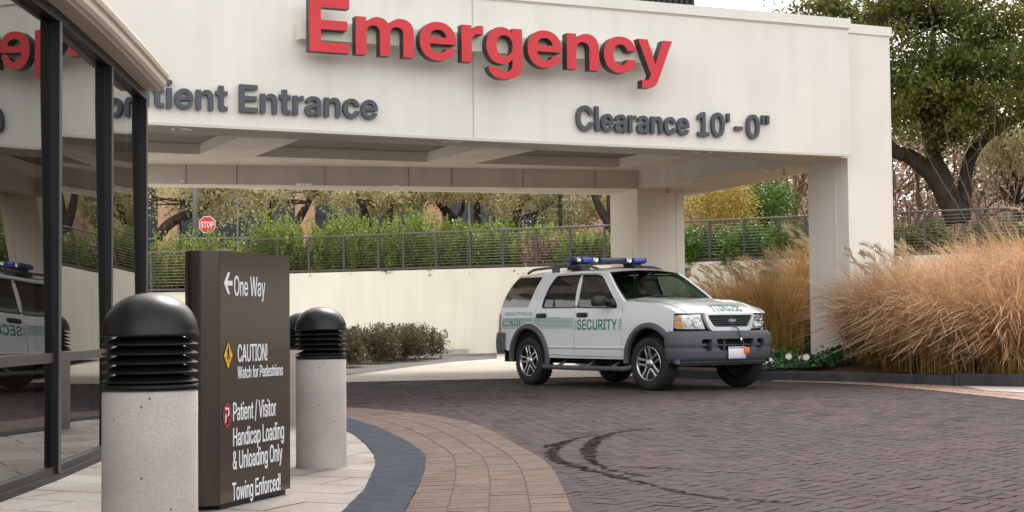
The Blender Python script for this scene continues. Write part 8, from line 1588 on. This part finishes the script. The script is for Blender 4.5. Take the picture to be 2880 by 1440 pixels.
# bare sapling in front of the oak
t = thing('bare_sapling', 'thin bare multi-stemmed sapling rising out of the tan grass', 'sapling', tp(2490, 560, 29)[:2]+(.6,)); b_ = np.array(tp(2490, 560, 29)[:2]+(.6,))
for X0, X1, Y1, Xm, Ym in [(2440, 2300, 330, 2360, 440), (2470, 2375, 310, 2410, 430), (2490, 2455, 330, 2480, 430), (2500, 2505, 250, 2500, 400), (2515, 2530, 300, 2510, 420), (2530, 2575, 340, 2545, 430), (2450, 2390, 420, 2430, 480), (2480, 2420, 350, 2440, 450), (2540, 2600, 300, 2570, 420)]:
    k = MB(); P = [np.array(tp(X, Y, 29))-b_ for X, Y in ((X0, 700), (X0, 580), (Xm, Ym), (X1, Y1))]; S_ = spline([tuple(p) for p in P], 6); k.tube(S_, list(np.linspace(.017, .004, len(S_))), 5)
    for _ in range(4):
        q = np.array(S_[rng.integers(8, len(S_)-2)]); e = q+np.array([rng.normal(0, .25), rng.normal(0, .1), rng.uniform(.25, .6)]); limb(k, q, e, .005, .002, .1, 4, 4)
    k.build('stem', M['twig'], t)

# pansies at the kerb
M['pansy_leaf'] = island_mat('pansy_leaf', [(0.028, 0.105, 0.031), (0.049, 0.147, 0.042), (0.070, 0.182, 0.049), (0.036, 0.119, 0.042)], .45, transl=.2)
M['petal'] = mat('white_petal', (.80, .80, .78), .6)
GP = 'green bedding plants with white flowers along the dark kerb'
spots = []
for X, Y in [(1925, 930), (1950, 921), (1985, 927), (2010, 914), (2040, 928), (2065, 917), (2095, 926), (2120, 921), (1960, 905), (2000, 900), (1975, 888), (2035, 902)]: spots.append(G(X, Y, .16))
labs = ['green bedding plant next to the car front tyre with white flowers', 'green bedding plant with a pair of white flowers']
for i, P in enumerate(spots):
    t = thing('bedding_plant', 'low green bedding plant beside the dark kerb in front of the pier', 'plant', (P[0], P[1], bed_z(P[0], P[1])), 0, GP)
    n = 420; C = rng.normal(0, 1, (n, 3))*np.array([.17, .17, .045]); C[:, 2] = np.abs(C[:, 2])+.06+.09*np.exp(-(C[:, 0]**2+C[:, 1]**2)/.05); V, F = leaf_quads(C, .10, .065, .8); np_mesh('leaves', V, F, M['pansy_leaf'], t)
    for j in range([4, 3, 1, 0, 4, 1, 0, 1, 0, 0, 0, 0][i]):
        a = rng.uniform(0, 2*PI); r_ = rng.uniform(.05, .20); cz = rng.uniform(.15, .22); cxx, cyy = r_*math.cos(a), r_*math.sin(a)-.06; k = MB()
        for q in range(5):
            b0 = 2*PI*q/5; c_ = (cxx+.027*math.cos(b0), cyy-.012, cz+.027*math.sin(b0)); k.add([(c_[0]+.030*math.cos(u), c_[1]+.004*math.sin(2*u+q)-.003*q, c_[2]+.030*math.sin(u)) for u in np.linspace(0, 2*PI, 9)[:-1]], [tuple(range(8))[::-1]])
        k.build('flower', M['petal'], t)

# ================================================================== light, sky, camera
SUN_EL, SUN_AZ = R(48), R(12)        # azimuth of the sun measured clockwise from +Y
SKY_FILL = 2.9
world = bpy.data.worlds.new('World'); scene.world = world; world.use_nodes = True
N, L = world.node_tree.nodes, world.node_tree.links; bg = N['Background']
sky = N.new('ShaderNodeTexSky'); sky.sky_type = 'NISHITA'; sky.sun_disc = False
sky.sun_elevation = SUN_EL; sky.sun_rotation = SUN_AZ; sky.air_density = 1.0; sky.dust_density = 4.0; sky.ozone_density = 1.0
hs = N.new('ShaderNodeHueSaturation'); hs.inputs['Saturation'].default_value = .22; hs.inputs['Value'].default_value = 1.0
L.new(sky.outputs[0], hs.inputs['Color'])
# thin overcast: broad soft cloud veil
tcw = N.new('ShaderNodeTexCoord'); cn = N.new('ShaderNodeTexNoise'); cn.inputs['Scale'].default_value = 1.6; cn.inputs['Detail'].default_value = 5
L.new(tcw.outputs['Generated'], cn.inputs['Vector']); cr = N.new('ShaderNodeMapRange'); cr.inputs[1].default_value = .3; cr.inputs[2].default_value = .7; cr.inputs[3].default_value = .85; cr.inputs[4].default_value = 1.35
L.new(cn.outputs['Fac'], cr.inputs[0]); mw = N.new('ShaderNodeMix'); mw.data_type = 'RGBA'; mw.blend_type = 'MULTIPLY'; mw.inputs[0].default_value = 1
# added brightening of the unseen southern sky to light the fascia, weaker northward
vd = N.new('ShaderNodeVectorMath'); vd.operation = 'DOT_PRODUCT'; vd.inputs[1].default_value = (.12, -.95, .24); nv = N.new('ShaderNodeVectorMath'); nv.operation = 'NORMALIZE'; L.new(tcw.outputs['Generated'], nv.inputs[0]); L.new(nv.outputs['Vector'], vd.inputs[0])
cb = N.new('ShaderNodeMapRange'); cb.interpolation_type = 'SMOOTHSTEP'; cb.inputs[1].default_value = -.15; cb.inputs[2].default_value = .85; cb.inputs[3].default_value = .85; cb.inputs[4].default_value = SKY_FILL; L.new(vd.outputs['Value'], cb.inputs[0])
m2 = N.new('ShaderNodeMath'); m2.operation = 'MULTIPLY'; L.new(cr.outputs[0], m2.inputs[0]); L.new(cb.outputs[0], m2.inputs[1])
L.new(hs.outputs[0], mw.inputs[6]); L.new(m2.outputs[0], mw.inputs[7]); wm = N.new('ShaderNodeMix'); wm.data_type = 'RGBA'; wm.blend_type = 'MULTIPLY'; wm.inputs[0].default_value = 1; wm.inputs[7].default_value = (1.0, .972, .925, 1)   # thin warm winter overcast
L.new(mw.outputs[2], wm.inputs[6]); L.new(wm.outputs[2], bg.inputs['Color'])
bg.inputs['Strength'].default_value = .15
sd = bpy.data.lights.new('sun', 'SUN'); sd.energy = 1.3; sd.angle = R(18); sd.color = (1, .955, .88)
so = bpy.data.objects.new('sun', sd); COL.objects.link(so)
dv = Vector((math.sin(SUN_AZ)*math.cos(SUN_EL), math.cos(SUN_AZ)*math.cos(SUN_EL), math.sin(SUN_EL)))
so.rotation_euler = dv.to_track_quat('Z', 'Y').to_euler(); so.location = (-5, -10, 30)
cam = bpy.data.cameras.new('camera'); cam.sensor_width = 36; cam.lens = FOC/2576*36; cam.clip_end = 2000; cam.clip_start = .1
co = bpy.data.objects.new('camera', cam); COL.objects.link(co); co.location = (0, 0, EYE)
co.rotation_euler = (Matrix.Rotation(R(90)+PITCH, 3, 'X') @ Matrix.Rotation(-ROLL if False else ROLL, 3, 'Z')).to_euler()
scene.camera = co
scene.view_settings.view_transform = 'Standard'; scene.view_settings.look = 'None'; scene.view_settings.gamma = 1.0
scene.view_settings.exposure = 0.62
scene.cycles.max_bounces = 8; scene.cycles.transparent_max_bounces = 24; scene.cycles.caustics_reflective = False; scene.cycles.caustics_refractive = False
scene.cycles.sample_clamp_indirect = 6.0
scene.cycles.use_denoising = True
